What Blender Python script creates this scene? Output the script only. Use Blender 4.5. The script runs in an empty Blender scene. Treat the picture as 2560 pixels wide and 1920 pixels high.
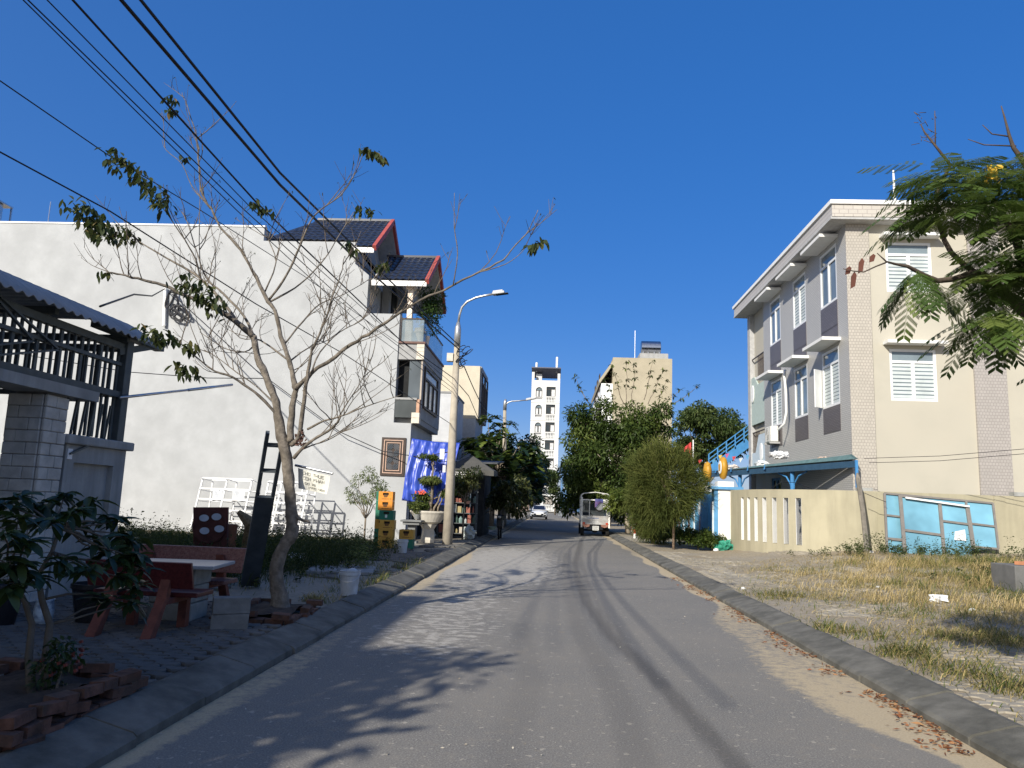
import bpy, math, random
import numpy as np
from mathutils import Vector, Matrix, noise as mnoise
random.seed(7); RNG = np.random.default_rng(7)
R = math.radians
scene = bpy.context.scene
col = scene.collection

# ------------------------------------------------------------------ camera
F, CX, CY, EYE = 1923.0, 1280.0, 960.0, 1.6          # photo 2560 x 1920
_d = Vector(((1382 - CX) / F, -(1260 - CY) / F, -1)).normalized()   # street direction seen by the camera
_z = Vector((math.sin(R(1.6)), math.cos(R(1.6)), 0)); _z = (_z - _d * _z.dot(_d)).normalized()
_x = _d.cross(_z)
BAS = Matrix((_x, _d, _z))                            # camera -> world
cam = bpy.data.cameras.new('camera'); camo = bpy.data.objects.new('camera', cam); col.objects.link(camo)
camo.matrix_world = Matrix.Translation((0, 0, EYE)) @ BAS.to_4x4()
cam.sensor_width = 36; cam.lens = 36 * F / 2560; cam.clip_start = 0.05; cam.clip_end = 5000
scene.camera = camo

# ------------------------------------------------------------------ sky, sun, exposure
SUN_EL, SHX, SHY = R(29), 0.469, 0.883                # shadows fall towards (SHX, SHY)
w = bpy.data.worlds.new('World'); scene.world = w; w.use_nodes = True
nt = w.node_tree; bg = nt.nodes['Background']
sky = nt.nodes.new('ShaderNodeTexSky'); sky.sky_type = 'NISHITA'; sky.sun_disc = False
sky.sun_elevation = SUN_EL; sky.sun_rotation = math.atan2(-SHX, -SHY)
sky.altitude = 0; sky.air_density = 0.6; sky.dust_density = 1.5; sky.ozone_density = 8.0
SKY_S = 0.115; bg.inputs[1].default_value = SKY_S
_sp = nt.nodes.new('ShaderNodeSeparateColor'); _sp.mode = 'HSV'; _cb = nt.nodes.new('ShaderNodeCombineColor'); _cb.mode = 'HSV'
nt.links.new(sky.outputs[0], _sp.inputs[0]); nt.links.new(_sp.outputs[0], _cb.inputs[0]); _sm = nt.nodes.new('ShaderNodeMath'); _sm.operation = 'MULTIPLY_ADD'; _sm.use_clamp = True; _sm.inputs[1].default_value = 2.8; _sm.inputs[2].default_value = -1.39; nt.links.new(_sp.outputs[1], _sm.inputs[0]); nt.links.new(_sm.outputs[0], _cb.inputs[1])
_pv = _sp.outputs[2]
for _op, _k in (('MULTIPLY', SKY_S), ('POWER', .42), ('MULTIPLY', .71 / SKY_S)):   # clear deep blue sky: its brightness range is compressed evenly all round
    _m = nt.nodes.new('ShaderNodeMath'); _m.operation = _op; _m.inputs[1].default_value = _k; nt.links.new(_pv, _m.inputs[0]); _pv = _m.outputs[0]
nt.links.new(_pv, _cb.inputs[2]); nt.links.new(_cb.outputs[0], bg.inputs[0])
sl = bpy.data.lights.new('sun', 'SUN'); so = bpy.data.objects.new('sun', sl); col.objects.link(so)
sl.energy = 4.7; sl.angle = R(0.53); sl.color = (1.0, 0.94, 0.84)
so.rotation_euler = Vector((SHX * math.cos(SUN_EL), SHY * math.cos(SUN_EL), -math.sin(SUN_EL))).to_track_quat('-Z', 'Y').to_euler()
so.location = (-20, -40, 40)
vs = scene.view_settings; vs.view_transform = 'Standard'; vs.look = 'None'; vs.gamma = 1; vs.exposure = 0.36; vs.use_curve_mapping = False
scene.render.engine = 'CYCLES'; scene.cycles.use_denoising = True; scene.cycles.max_bounces = 6
scene.cycles.transparent_max_bounces = 12; scene.cycles.sample_clamp_indirect = 4

# ------------------------------------------------------------------ pixel -> place
def ray(u, v): return BAS @ Vector(((u - CX) / F, -(v - CY) / F, -1))
EYEP = Vector((0, 0, EYE))
def P(u, v, Y): r = ray(u, v); return EYEP + r * (Y / r.y)
def PX(u, v, X): r = ray(u, v); return EYEP + r * (X / r.x)
def G(u, v, z=0.0): r = ray(u, v); return EYEP + r * ((z - EYE) / r.z)
def V(*a): return Vector(a)

# ------------------------------------------------------------------ materials
MATS = {}
def nodes_of(m):
    m.use_nodes = True; t = m.node_tree; return t, t.nodes['Principled BSDF'], t.nodes, t.links
def pos_node(n): return n.new('ShaderNodeNewGeometry').outputs['Position']
def noise(n, l, vec, scale, detail=4, rough=.55, dist=0):
    t = n.new('ShaderNodeTexNoise'); t.inputs['Scale'].default_value = scale; t.inputs['Detail'].default_value = detail
    t.inputs['Roughness'].default_value = rough; t.inputs['Distortion'].default_value = dist
    l.new(vec, t.inputs['Vector']); return t.outputs['Fac']
def ramp(n, l, fac, stops, interp='LINEAR'):
    r = n.new('ShaderNodeValToRGB'); r.color_ramp.interpolation = interp; e = r.color_ramp.elements
    while len(e) < len(stops): e.new(0.5)
    for i, (p, c) in enumerate(stops): e[i].position = p; e[i].color = (c[0], c[1], c[2], 1) if not isinstance(c, (int, float)) else (c, c, c, 1)
    l.new(fac, r.inputs[0]); return r.outputs[0]
def mixc(n, l, fac, a, b, mode='MIX'):
    m = n.new('ShaderNodeMix'); m.data_type = 'RGBA'; m.blend_type = mode
    for s, x in ((0, fac), (6, a), (7, b)):
        if isinstance(x, (int, float)): m.inputs[s].default_value = x
        elif isinstance(x, tuple): m.inputs[s].default_value = (*x, 1)
        else: l.new(x, m.inputs[s])
    return m.outputs[2]
def mathn(n, l, op, a, b=None, c=None, clamp=False):
    m = n.new('ShaderNodeMath'); m.operation = op; m.use_clamp = clamp
    for i, x in enumerate((a, b, c)):
        if x is None: continue
        if isinstance(x, (int, float)): m.inputs[i].default_value = x
        else: l.new(x, m.inputs[i])
    return m.outputs[0]
def scalevec(n, l, vec, s):
    m = n.new('ShaderNodeMapping'); m.inputs['Scale'].default_value = s; l.new(vec, m.inputs['Vector']); return m.outputs[0]
def bump(n, l, b, h, strength, dist=0.01):
    k = n.new('ShaderNodeBump'); k.inputs['Strength'].default_value = strength; k.inputs['Distance'].default_value = dist
    l.new(h, k.inputs['Height']); l.new(k.outputs[0], b.inputs['Normal'])
def clampc(c): return tuple(min(1, max(0, x)) for x in c)

def M(name, c, rough=.75, var=.12, scale=6, bmp=.15, bscale=60, metal=0, spec=.35, stain=None, stain_amt=.4, sscale=1.2, streak=False, coat=0):
    """plain surface: colour mottled at two sizes, optional stains, fine relief"""
    if name in MATS: return MATS[name]
    m = bpy.data.materials.new(name); t, b, n, l = nodes_of(m); p = pos_node(n)
    f = noise(n, l, p, scale, 5)
    cc = ramp(n, l, f, [(.34, clampc([x * (1 - var) for x in c])), (.66, clampc([x * (1 + var) for x in c]))])
    if stain:
        sv = scalevec(n, l, p, (3, 3, .35)) if streak else p
        sf = ramp(n, l, noise(n, l, sv, sscale, 6, .62), [(.45, 0.0), (.72, 1.0)])
        sf = mathn(n, l, 'MULTIPLY', sf, stain_amt)
        cc = mixc(n, l, sf, cc, tuple(stain))
    l.new(cc, b.inputs['Base Color'])
    b.inputs['Roughness'].default_value = rough; b.inputs['Metallic'].default_value = metal
    b.inputs['Specular IOR Level'].default_value = spec; b.inputs['Coat Weight'].default_value = coat
    if bmp: bump(n, l, b, noise(n, l, p, bscale, 4), bmp, .01)
    MATS[name] = m; return m

def LEAF(name, stops, trans=.35, rough=.5, spec=.3):
    if name in MATS: return MATS[name]
    m = bpy.data.materials.new(name); t, b, n, l = nodes_of(m)
    a = n.new('ShaderNodeAttribute'); a.attribute_name = 'rnd'
    c = ramp(n, l, a.outputs['Fac'], stops)
    l.new(c, b.inputs['Base Color']); b.inputs['Roughness'].default_value = rough; b.inputs['Specular IOR Level'].default_value = spec
    tr = n.new('ShaderNodeBsdfTranslucent'); l.new(mixc(n, l, .4, c, (.10, .14, .02)), tr.inputs['Color'])
    mx = n.new('ShaderNodeMixShader'); mx.inputs[0].default_value = trans
    l.new(b.outputs[0], mx.inputs[1]); l.new(tr.outputs[0], mx.inputs[2])
    l.new(mx.outputs[0], n['Material Output'].inputs['Surface']); MATS[name] = m; return m

def GLASS(name, c=(.02, .03, .035), rough=.06, spec=.6):
    if name in MATS: return MATS[name]
    m = bpy.data.materials.new(name); t, b, n, l = nodes_of(m); p = pos_node(n)
    cc = ramp(n, l, noise(n, l, p, .8, 3), [(.3, clampc([x * .7 for x in c])), (.7, clampc([x * 1.3 for x in c]))])
    l.new(cc, b.inputs['Base Color']); b.inputs['Roughness'].default_value = rough; b.inputs['Specular IOR Level'].default_value = spec
    MATS[name] = m; return m

# ------------------------------------------------------------------ geometry
def link(name, me, mat=None, parent=None):
    o = bpy.data.objects.new(name, me); col.objects.link(o)
    if mat is not None: me.materials.append(mat)
    if parent is not None:
        o.parent = parent
        if parent.type == 'EMPTY': o.matrix_parent_inverse = parent.matrix_basis.inverted()
    return o
def tag(o, label=None, cat=None, group=None, kind=None):
    for k, x in (('label', label), ('category', cat), ('group', group), ('kind', kind)):
        if x: o[k] = x
    return o
def thing(name, label, cat, loc=(0, 0, 0), group=None):
    e = bpy.data.objects.new(name, None); col.objects.link(e); e.location = loc; e.empty_display_size = .2
    e.matrix_basis = Matrix.Translation(loc)
    return tag(e, label, cat, group)
def dup(root, mtx, label=None, group=None):
    """copy of a thing with its parts and sub-parts; mtx is applied in world space on top"""
    r = root.copy(); col.objects.link(r); r.matrix_basis = mtx @ root.matrix_basis
    if label: r['label'] = label
    if group: r['group'] = group
    def rec(o, p):
        for ch in KIDS.get(o.name, []):
            c = ch.copy(); col.objects.link(c); c.parent = p; KIDS.setdefault(p.name, []).append(c); rec(ch, c)
    rec(root, r); return r
KIDS = {}

class MB:
    def __init__(s): s.v = []; s.f = []
    def add(s, vs, fs):
        k = len(s.v); s.v.extend([tuple(x) for x in vs]); s.f.extend([tuple(i + k for i in f) for f in fs]); return s
    def box(s, a, b):
        (x0, y0, z0), (x1, y1, z1) = a, b
        return s.add([(x0, y0, z0), (x1, y0, z0), (x1, y1, z0), (x0, y1, z0), (x0, y0, z1), (x1, y0, z1), (x1, y1, z1), (x0, y1, z1)],
                     [(3, 2, 1, 0), (4, 5, 6, 7), (0, 1, 5, 4), (1, 2, 6, 5), (2, 3, 7, 6), (3, 0, 4, 7)])
    def obox(s, c, ax, ay, az):
        c, ax, ay, az = map(Vector, (c, ax, ay, az))
        vs = [c + ax * i + ay * j + az * k for k in (-1, 1) for i, j in ((-1, -1), (1, -1), (1, 1), (-1, 1))]
        return s.add(vs, [(3, 2, 1, 0), (4, 5, 6, 7), (0, 1, 5, 4), (1, 2, 6, 5), (2, 3, 7, 6), (3, 0, 4, 7)])
    def bar(s, p, q, w, h=None, up=(0, 0, 1)):
        """square bar from p to q, full width w, height h"""
        p, q = Vector(p), Vector(q); h = h or w; d = q - p; L = d.length; d.normalize(); up = Vector(up)
        if abs(d.dot(up)) > .98: up = Vector((0, 1, 0))
        sx = d.cross(up).normalized(); uz = sx.cross(d).normalized()
        return s.obox((p + q) / 2, d * (L / 2), sx * (w / 2), uz * (h / 2))
    def prism(s, pts, axis, lo, hi):
        def mk(a, b, t): return {'x': (t, a, b), 'y': (a, t, b), 'z': (a, b, t)}[axis]
        n = len(pts); vs = [mk(a, b, lo) for a, b in pts] + [mk(a, b, hi) for a, b in pts]
        return s.add(vs, [tuple(range(n - 1, -1, -1)), tuple(range(n, 2 * n))] + [(i, (i + 1) % n, (i + 1) % n + n, i + n) for i in range(n)])
    def plate(s, pts, th):
        pts = [Vector(p) for p in pts]; nn = (pts[1] - pts[0]).cross(pts[2] - pts[0]).normalized() * th
        n = len(pts); return s.add(pts + [p - nn for p in pts], [tuple(range(n)), tuple(range(2 * n - 1, n - 1, -1))] + [((i + 1) % n, i, i + n, (i + 1) % n + n) for i in range(n)])
    def tube(s, pts, r, n=8, cap=True):
        pts = [Vector(p) for p in pts]; m = len(pts)
        rs = [r] * m if isinstance(r, (int, float)) else ([r[0] + (r[1] - r[0]) * i / (m - 1) for i in range(m)] if len(r) == 2 and m != 2 else list(r))
        k = len(s.v); ref = None
        for i, p in enumerate(pts):
            d = (pts[min(i + 1, m - 1)] - pts[max(i - 1, 0)]).normalized()
            if ref is None: ref = d.orthogonal().normalized()
            ref = (ref - d * ref.dot(d)).normalized(); b = d.cross(ref)
            for j in range(n):
                a = 2 * math.pi * j / n; s.v.append(tuple(p + (ref * math.cos(a) + b * math.sin(a)) * rs[i]))
        for i in range(m - 1):
            for j in range(n):
                s.f.append((k + i * n + j, k + i * n + (j + 1) % n, k + (i + 1) * n + (j + 1) % n, k + (i + 1) * n + j))
        if cap: s.f.append(tuple(k + j for j in range(n - 1, -1, -1))); s.f.append(tuple(k + (m - 1) * n + j for j in range(n)))
        return s
    def lathe(s, prof, c=(0, 0, 0), n=20, sx=1, sy=1):
        k = len(s.v)
        for r, z in prof:
            for j in range(n):
                a = 2 * math.pi * j / n; s.v.append((c[0] + r * sx * math.cos(a), c[1] + r * sy * math.sin(a), c[2] + z))
        for i in range(len(prof) - 1):
            for j in range(n): s.f.append((k + i * n + j, k + i * n + (j + 1) % n, k + (i + 1) * n + (j + 1) % n, k + (i + 1) * n + j))
        s.f.append(tuple(k + j for j in range(n - 1, -1, -1))); s.f.append(tuple(k + (len(prof) - 1) * n + j for j in range(n)))
        return s
    def disc(s, c, ax, ay, th, n=20):
        """thick disc (ellipse) with half axes ax, ay"""
        c, ax, ay = map(Vector, (c, ax, ay)); return s.plate([c + ax * math.cos(2 * math.pi * i / n) + ay * math.sin(2 * math.pi * i / n) for i in range(n)], th)
    def grid(s, fn, nu, nv):
        k = len(s.v)
        for j in range(nv + 1):
            for i in range(nu + 1): s.v.append(tuple(fn(i / nu, j / nv)))
        for j in range(nv):
            for i in range(nu):
                a = k + j * (nu + 1) + i; s.f.append((a, a + 1, a + nu + 2, a + nu + 1))
        return s
    def mesh(s, name, smooth=False):
        me = bpy.data.meshes.new(name); me.from_pydata(s.v, [], s.f); me.update()
        if smooth: me.polygons.foreach_set('use_smooth', [True] * len(me.polygons))
        return me
    def build(s, name, mat, parent=None, smooth=False, bevel=0):
        o = link(name, s.mesh(name, smooth), mat, parent)
        if parent is not None: KIDS.setdefault(parent.name, []).append(o)
        if bevel:
            b = o.modifiers.new('bevel', 'BEVEL'); b.width = bevel; b.segments = 2; b.limit_method = 'ANGLE'
        return o
def inst(src, name, mtx, parent):
    """another object that shares src's mesh; mtx in world space (parent sits at the origin or is an Empty)"""
    o = bpy.data.objects.new(name, src.data if hasattr(src, 'data') else src); col.objects.link(o); o.parent = parent
    if parent.type == 'EMPTY': o.matrix_parent_inverse = parent.matrix_basis.inverted()
    o.matrix_basis = mtx; KIDS.setdefault(parent.name, []).append(o); return o
def one(name, mb, mat, label, cat, group=None, smooth=False, bevel=0):
    return tag(mb.build(name, mat, None, smooth, bevel), label, cat, group)
def struct(name, mb, mat, smooth=False): return tag(mb.build(name, mat, None, smooth), kind='structure')

def arr_mesh(name, verts, faces, rnd=None, smooth=False):
    """fast mesh from numpy: verts (n,3), faces (m,k); rnd = one value per face"""
    me = bpy.data.meshes.new(name); verts = np.asarray(verts, np.float32); faces = np.asarray(faces, np.int32); m, k = faces.shape
    me.vertices.add(len(verts)); me.vertices.foreach_set('co', verts.ravel())
    me.loops.add(m * k); me.loops.foreach_set('vertex_index', faces.ravel())
    me.polygons.add(m); me.polygons.foreach_set('loop_start', np.arange(0, m * k, k, dtype=np.int32))
    me.update(calc_edges=True); me.validate()
    if rnd is not None:
        a = me.attributes.new('rnd', 'FLOAT', 'FACE'); a.data.foreach_set('value', np.asarray(rnd, np.float32))
    if smooth: me.polygons.foreach_set('use_smooth', np.ones(m, bool))
    return me
def unit(a): return a / (np.linalg.norm(a, axis=-1, keepdims=True) + 1e-9)
def leaf_mesh(name, pts, dirs, L, W, fold=.25, rnd=None, droop=.15, rng=RNG):
    """one folded leaf (two quads) per point: base at pts, running along dirs, length L, width W"""
    pts = np.asarray(pts, float); n = len(pts); d = unit(np.asarray(dirs, float)); L = np.broadcast_to(L, (n,))[:, None]; W = np.broadcast_to(W, (n,))[:, None]
    side = np.cross(d, unit(rng.normal(size=(n, 3)) * .55 + np.array([0, 0, 1.0]))); side = unit(side); up = np.cross(side, d)
    tip = pts + d * L - np.array([0, 0, 1.0]) * L * droop
    mid = pts + d * L * .5 + up * W * fold * .2
    l1 = pts + d * L * .45 + side * W * .5 + up * W * fold; r1 = pts + d * L * .45 - side * W * .5 + up * W * fold
    vs = np.stack([pts, mid, tip, l1, r1], 1).reshape(-1, 3); b = (np.arange(n) * 5)[:, None]
    fs = np.concatenate([b + np.array([[0, 1, 2, 3]]), b + np.array([[0, 4, 2, 1]])], 1).reshape(-1, 4)
    rr = rng.random(n) if rnd is None else np.asarray(rnd)
    return vs, fs, np.repeat(rr, 2)
def blob_pts(blobs, n, rng=RNG, shell=.55):
    """points + outward normals spread through ellipsoids (cx,cy,cz,rx,ry,rz), denser to the outside"""
    blobs = np.asarray(blobs, float); wgt = blobs[:, 3] * blobs[:, 4] * blobs[:, 5]; wgt = wgt ** (2 / 3); idx = rng.choice(len(blobs), n, p=wgt / wgt.sum())
    d = unit(rng.normal(size=(n, 3))); r = shell + (1 - shell) * rng.random(n)[:, None] ** .6
    r = r * (1 + .18 * rng.normal(size=(n, 1)) * (rng.random((n, 1)) < .25))
    B = blobs[idx]; return B[:, :3] + d * B[:, 3:] * r, d, idx
def foliage(name, mat, parent, blobs, n, L, W, out=.6, down=.2, rng=RNG, shell=.5):
    p, d, idx = blob_pts(blobs, n, rng, shell)
    dirs = d * out + rng.normal(size=(n, 3)) * .5 + np.array([0, 0, -down])
    clump = rng.random(len(blobs))[idx]
    vs, fs, rr = leaf_mesh(name, p, dirs, L * (0.7 + .6 * rng.random(n)), W * (.7 + .6 * rng.random(n)), rnd=np.clip(.55 * clump + .45 * rng.random(n), 0, 1), rng=rng)
    o = link(name, arr_mesh(name, vs, fs, rr), mat, parent); KIDS.setdefault(parent.name, []).append(o); return o
def clumps(c, r, n, size, rng=RNG, low=-1.0):
    """clump ellipsoids spread over an envelope ellipsoid c, r"""
    out = []
    while len(out) < n:
        d = unit(rng.normal(size=3)); 
        if d[2] < low: continue
        k = .35 + .62 * rng.random() ** .5; s = size * (.65 + .7 * rng.random())
        out.append((c[0] + d[0] * r[0] * k, c[1] + d[1] * r[1] * k, c[2] + d[2] * r[2] * k, s * 1.15, s * 1.15, s * .8))
    return out
def wander(p, q, n, amp, rng=random):
    p, q = Vector(p), Vector(q); out = []
    for i in range(n + 1):
        t = i / n; o = p.lerp(q, t)
        if 0 < i < n: o += Vector((rng.uniform(-1, 1), rng.uniform(-1, 1), rng.uniform(-1, 1))) * amp
        out.append(o)
    return out
def sm(a, b, x): t = min(1, max(0, (x - a) / (b - a))); return t * t * (3 - 2 * t)
def fbm(x, y, s=1.0): return mnoise.fractal(Vector((x * s, y * s, 3.7)), 1.0, 2.0, 4)
# ================================================================== GROUND, ROAD, KERBS, PAVING
XL, XR = -2.58, 3.02                                   # road edges
def attr_mat(name, build):
    m = bpy.data.materials.new(name); t, b, n, l = nodes_of(m); build(t, b, n, l); MATS[name] = m; return m
def attr(n, nm): a = n.new('ShaderNodeAttribute'); a.attribute_name = nm; return a.outputs['Fac']

def m_road(t, b, n, l):
    p = pos_node(n)
    grain = noise(n, l, p, 75, 5, .85); mid = noise(n, l, p, 9, 5, .6); big = noise(n, l, p, .55, 4)
    c = ramp(n, l, grain, [(.36, (.07, .068, .063)), (.46, (.155, .148, .134)), (.56, (.225, .214, .191)), (.66, (.50, .48, .43))])
    c = mixc(n, l, ramp(n, l, big, [(.35, 0.0), (.7, .55)]), c, (.24, .22, .186))
    c = mixc(n, l, ramp(n, l, mid, [(.52, 0.0), (.75, .35)]), c, (.28, .245, .19))
    # cement splashes on the left half: mask painted where they lie, broken up by noise
    lime = mathn(n, l, 'ADD', noise(n, l, scalevec(n, l, p, (.75, 1.25, 1)), 6.5, 6, .66), mathn(n, l, 'MULTIPLY', attr(n, 'lime'), .40))
    c = mixc(n, l, ramp(n, l, lime, [(.77, 0.0), (.85, .55)]), c, (.50, .47, .41))
    spots = noise(n, l, p, 14, 2, .5)
    c = mixc(n, l, ramp(n, l, spots, [(.66, 0.0), (.69, .55)]), c, (.45, .41, .33))
    ty = mathn(n, l, 'MULTIPLY', attr(n, 'tyre'), ramp(n, l, noise(n, l, p, 30, 3), [(.2, .55), (.6, 1.0)]))
    c = mixc(n, l, ty, c, (.075, .071, .066))
    sd = mathn(n, l, 'ADD', attr(n, 'sand'), mathn(n, l, 'MULTIPLY', mathn(n, l, 'SUBTRACT', noise(n, l, p, 9, 8, .75), .5), 1.1))
    sandc = ramp(n, l, noise(n, l, p, 60, 4, .7), [(.3, (.36, .29, .185)), (.7, (.50, .415, .28))])
    c = mixc(n, l, ramp(n, l, sd, [(.38, 0.0), (.62, 1.0)]), c, sandc)
    # ochre earth smears
    sm_ = ramp(n, l, noise(n, l, scalevec(n, l, p, (1.3, .7, 1)), 1.1, 5, .6), [(.66, 0.0), (.76, .45)])
    c = mixc(n, l, sm_, c, (.33, .245, .155))
    l.new(c, b.inputs['Base Color']); b.inputs['Roughness'].default_value = .88; b.inputs['Specular IOR Level'].default_value = .25
    bump(n, l, b, grain, .45, .006)
MROAD = attr_mat('worn_asphalt', m_road)

# marks left by tyres: polylines on the road
def gpoly(px): return [G(u, v, 0) for u, v in px]
TY = [(gpoly([(1462, 1340), (1452, 1354), (1438, 1408), (1445, 1452), (1470, 1510), (1524, 1586), (1586, 1644), (1669, 1727), (1741, 1806), (1796, 1864), (1850, 1925)]), .085, .66),
      (gpoly([(1456, 1350), (1450, 1394), (1467, 1452), (1506, 1531), (1560, 1602)]), .06, .36),
      (gpoly([(1416, 1383), (1420, 1463), (1434, 1517), (1456, 1589), (1506, 1669), (1557, 1767), (1579, 1843), (1600, 1925)]), .12, .26),
      (gpoly([(1300, 1560), (1330, 1700), (1270, 1860), (1260, 1925)]), .12, .16)]
def seg_dist(x, y, poly):
    best = np.full(x.shape, 9.0)
    for a, c in zip(poly[:-1], poly[1:]):
        dx, dy = c.x - a.x, c.y - a.y; L = dx * dx + dy * dy
        t = np.clip(((x - a.x) * dx + (y - a.y) * dy) / L, 0, 1); best = np.minimum(best, np.hypot(x - a.x - t * dx, y - a.y - t * dy))
    return best
def field_grid(name, xs, ys, zf, attrs, mat):
    X, Y = np.meshgrid(xs, ys); Z = np.vectorize(zf)(X, Y) if zf else np.zeros_like(X)
    vs = np.stack([X, Y, Z], -1).reshape(-1, 3); nx, ny = len(xs), len(ys)
    i = np.arange(nx - 1)[None, :] + (np.arange(ny - 1) * nx)[:, None]; i = i.ravel()
    me = arr_mesh(name, vs, np.stack([i, i + 1, i + nx + 1, i + nx], 1), smooth=True)
    for k, fn in attrs.items():
        a = me.attributes.new(k, 'FLOAT', 'POINT'); a.data.foreach_set('value', np.asarray(fn(X, Y), np.float32).ravel())
    return tag(link(name, me, mat), kind='structure')
def npsm(a, b, x): t = np.clip((x - a) / (b - a), 0, 1); return t * t * (3 - 2 * t)
FB = np.vectorize(lambda x, y: fbm(x, y))
def a_sand(X, Y):
    edge = .30 + .95 * npsm(5.2, 6.8, Y) * (1 - npsm(10.5, 14, Y)) * .75 + .10 * np.sin(Y * 1.7) + .25 * npsm(15, 40, Y) * .3
    s = 1 - npsm(edge * .55, edge * 1.1, XR - X)
    le = .30 + .12 * np.sin(Y * .9 + 1); s2 = 1 - npsm(le * .5, le * 1.3, X - XL)
    return np.maximum(s, .8 * s2) * (.75 + .25 * np.sin(Y * .35 + 1))
def a_lime(X, Y):
    base = np.exp(-((X + 1.4) / 1.3) ** 2) * npsm(6.5, 9, Y) * (1 - npsm(20, 33, Y))
    far = .9 * npsm(14, 18, Y) * (1 - npsm(26, 34, Y)) * (1 - npsm(-.2, 1.2, X))
    return np.clip(base * .75 + far * .6, 0, 1)
def a_tyre(X, Y):
    o = np.zeros_like(X)
    for poly, wd, amt in TY: o = np.maximum(o, amt * (1 - npsm(wd * .6, wd * 1.5, seg_dist(X, Y, poly))))
    return o
ys = [-14.0]
while ys[-1] < 150: ys.append(ys[-1] + max(.09, abs(ys[-1]) * .012))
road = field_grid('road', np.linspace(XL, XR, 94), np.array(ys), None, {'sand': a_sand, 'lime': a_lime, 'tyre': a_tyre}, MROAD)
MB_ = MB().box((-60, 150.02, -.4), (60, 158, 0)); struct('cross_street', MB_, MROAD)

soil = M('sandy_soil', (.34, .28, .19), .95, .2, 3, .4, 25, stain=(.16, .13, .085), stain_amt=.6, sscale=.5)
struct('ground', MB().box((-1500, -600, -1), (1500, 2600, -.03)), soil)

# ---- the left pavement: sand bed, kerb stones, interlocking pavers
def m_pave(t, b, n, l):
    p = pos_node(n)
    c = ramp(n, l, noise(n, l, p, 14, 6, .65), [(.3, (.15, .135, .11)), (.7, (.30, .275, .225))])
    c = mixc(n, l, ramp(n, l, noise(n, l, p, .7, 4), [(.4, 0.0), (.65, .5)]), c, (.20, .165, .11))
    l.new(c, b.inputs['Base Color']); b.inputs['Roughness'].default_value = .92
    bump(n, l, b, noise(n, l, p, 45, 5, .7), .5, .012)
MBED = attr_mat('sand_bed', m_pave)
bed_l = field_grid('left_pavement', np.linspace(-6.9, XL - .30, 30), np.concatenate([np.arange(-8, 36, .3), np.arange(36, 150, 2.5)]),
                   lambda x, y: .118 + .03 * fbm(x * 1.4, y * 1.4) * sm(9, 12, y), {}, MBED)
struct('house_lot', MB().box((-40, -30, -.5), (-6.9, 150, .115)), soil)
struct('far_left_lot', MB().box((-60, 36, -.5), (-40, 150, .11)), soil)

mk = M('kerb_concrete', (.135, .13, .112), .9, .22, 5, .5, 70, stain=(.045, .045, .037), stain_amt=.85, sscale=2.2)
def kerb_mesh(L, flip):
    w_, s = .40, (1 if flip else -1)                   # profile: low lip at the road, sloping slab up to the pavement
    prof = [(0, -.1), (0, .05), (.03, .075), (w_ - .06, .158), (w_, .15), (w_, -.1)]
    pts = [(s * a, z) for a, z in prof]
    if not flip: pts = pts[::-1]
    return MB().prism(pts, 'y', .008, L - .008).mesh('kerb_stone')
KM = {}
for side, x in (('left', XL), ('right', XR)):
    base = struct(side + '_kerb', MB().box((min(x, x + (.36 if side == 'right' else -.36)), -8, -.3), (max(x, x + (.36 if side == 'right' else -.36)), 150, -.02)), mk)
    me = kerb_mesh(1.0, side == 'right'); me.materials.append(mk)
    me2 = kerb_mesh(4.0, side == 'right'); me2.materials.append(mk)
    for i in range(44):
        rr = random.Random(i * 7 + len(side))
        m_ = Matrix.Translation((x + rr.uniform(-.012, .012), -2 + i, rr.uniform(-.012, .012))) @ Matrix.Rotation(rr.uniform(-.012, .012), 4, 'Y') @ Matrix.Rotation(rr.uniform(-.008, .008), 4, 'X') @ Matrix.Rotation(rr.uniform(-.006, .006), 4, 'Z')
        inst(me, 'kerb_stone', m_, base)
    for i in range(26): inst(me2, 'kerb_stone', Matrix.Translation((x, 42 + 4 * i, 0)), base)

# interlocking pavers (zigzag outline)
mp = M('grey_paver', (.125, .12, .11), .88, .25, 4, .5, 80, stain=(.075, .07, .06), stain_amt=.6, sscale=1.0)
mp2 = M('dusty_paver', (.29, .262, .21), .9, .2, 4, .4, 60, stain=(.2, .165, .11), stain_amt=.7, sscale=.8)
PA, PB = .235, .125                                     # pitch along x, y
def paver_mesh(mat, h=.045):
    a, b, k, g = PA / 2 - .005, PB / 2 - .005, .022, .012
    o = []
    for i, (sx, sy) in enumerate([(-1, -1), (-.33, -1), (.33, -1), (1, -1), (1, 0), (1, 1), (.33, 1), (-.33, 1), (-1, 1), (-1, 0)]):
        zx = {0: 0, 1: k, 2: -k, 3: 0, 4: 0, 5: 0, 6: -k, 7: k, 8: 0, 9: 0}[i]
        dx = k if i in (4,) else (k if i == 9 else 0)
        o.append((sx * a + dx, sy * b + zx))
    n = len(o); m = MB()
    top = [(x * .93, y * .9, h) for x, y in o]; low = [(x, y, h - g) for x, y in o]; bot = [(x, y, 0) for x, y in o]
    m.add(top + low + bot, [tuple(range(n))] + [(i + n, (i + 1) % n + n, (i + 1) % n, i) for i in range(n)] + [(i + 2 * n, (i + 1) % n + 2 * n, (i + 1) % n + n, i + n) for i in range(n)])
    me = m.mesh('paver'); me.materials.append(mat); return me, m
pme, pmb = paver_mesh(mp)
slots = []
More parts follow.
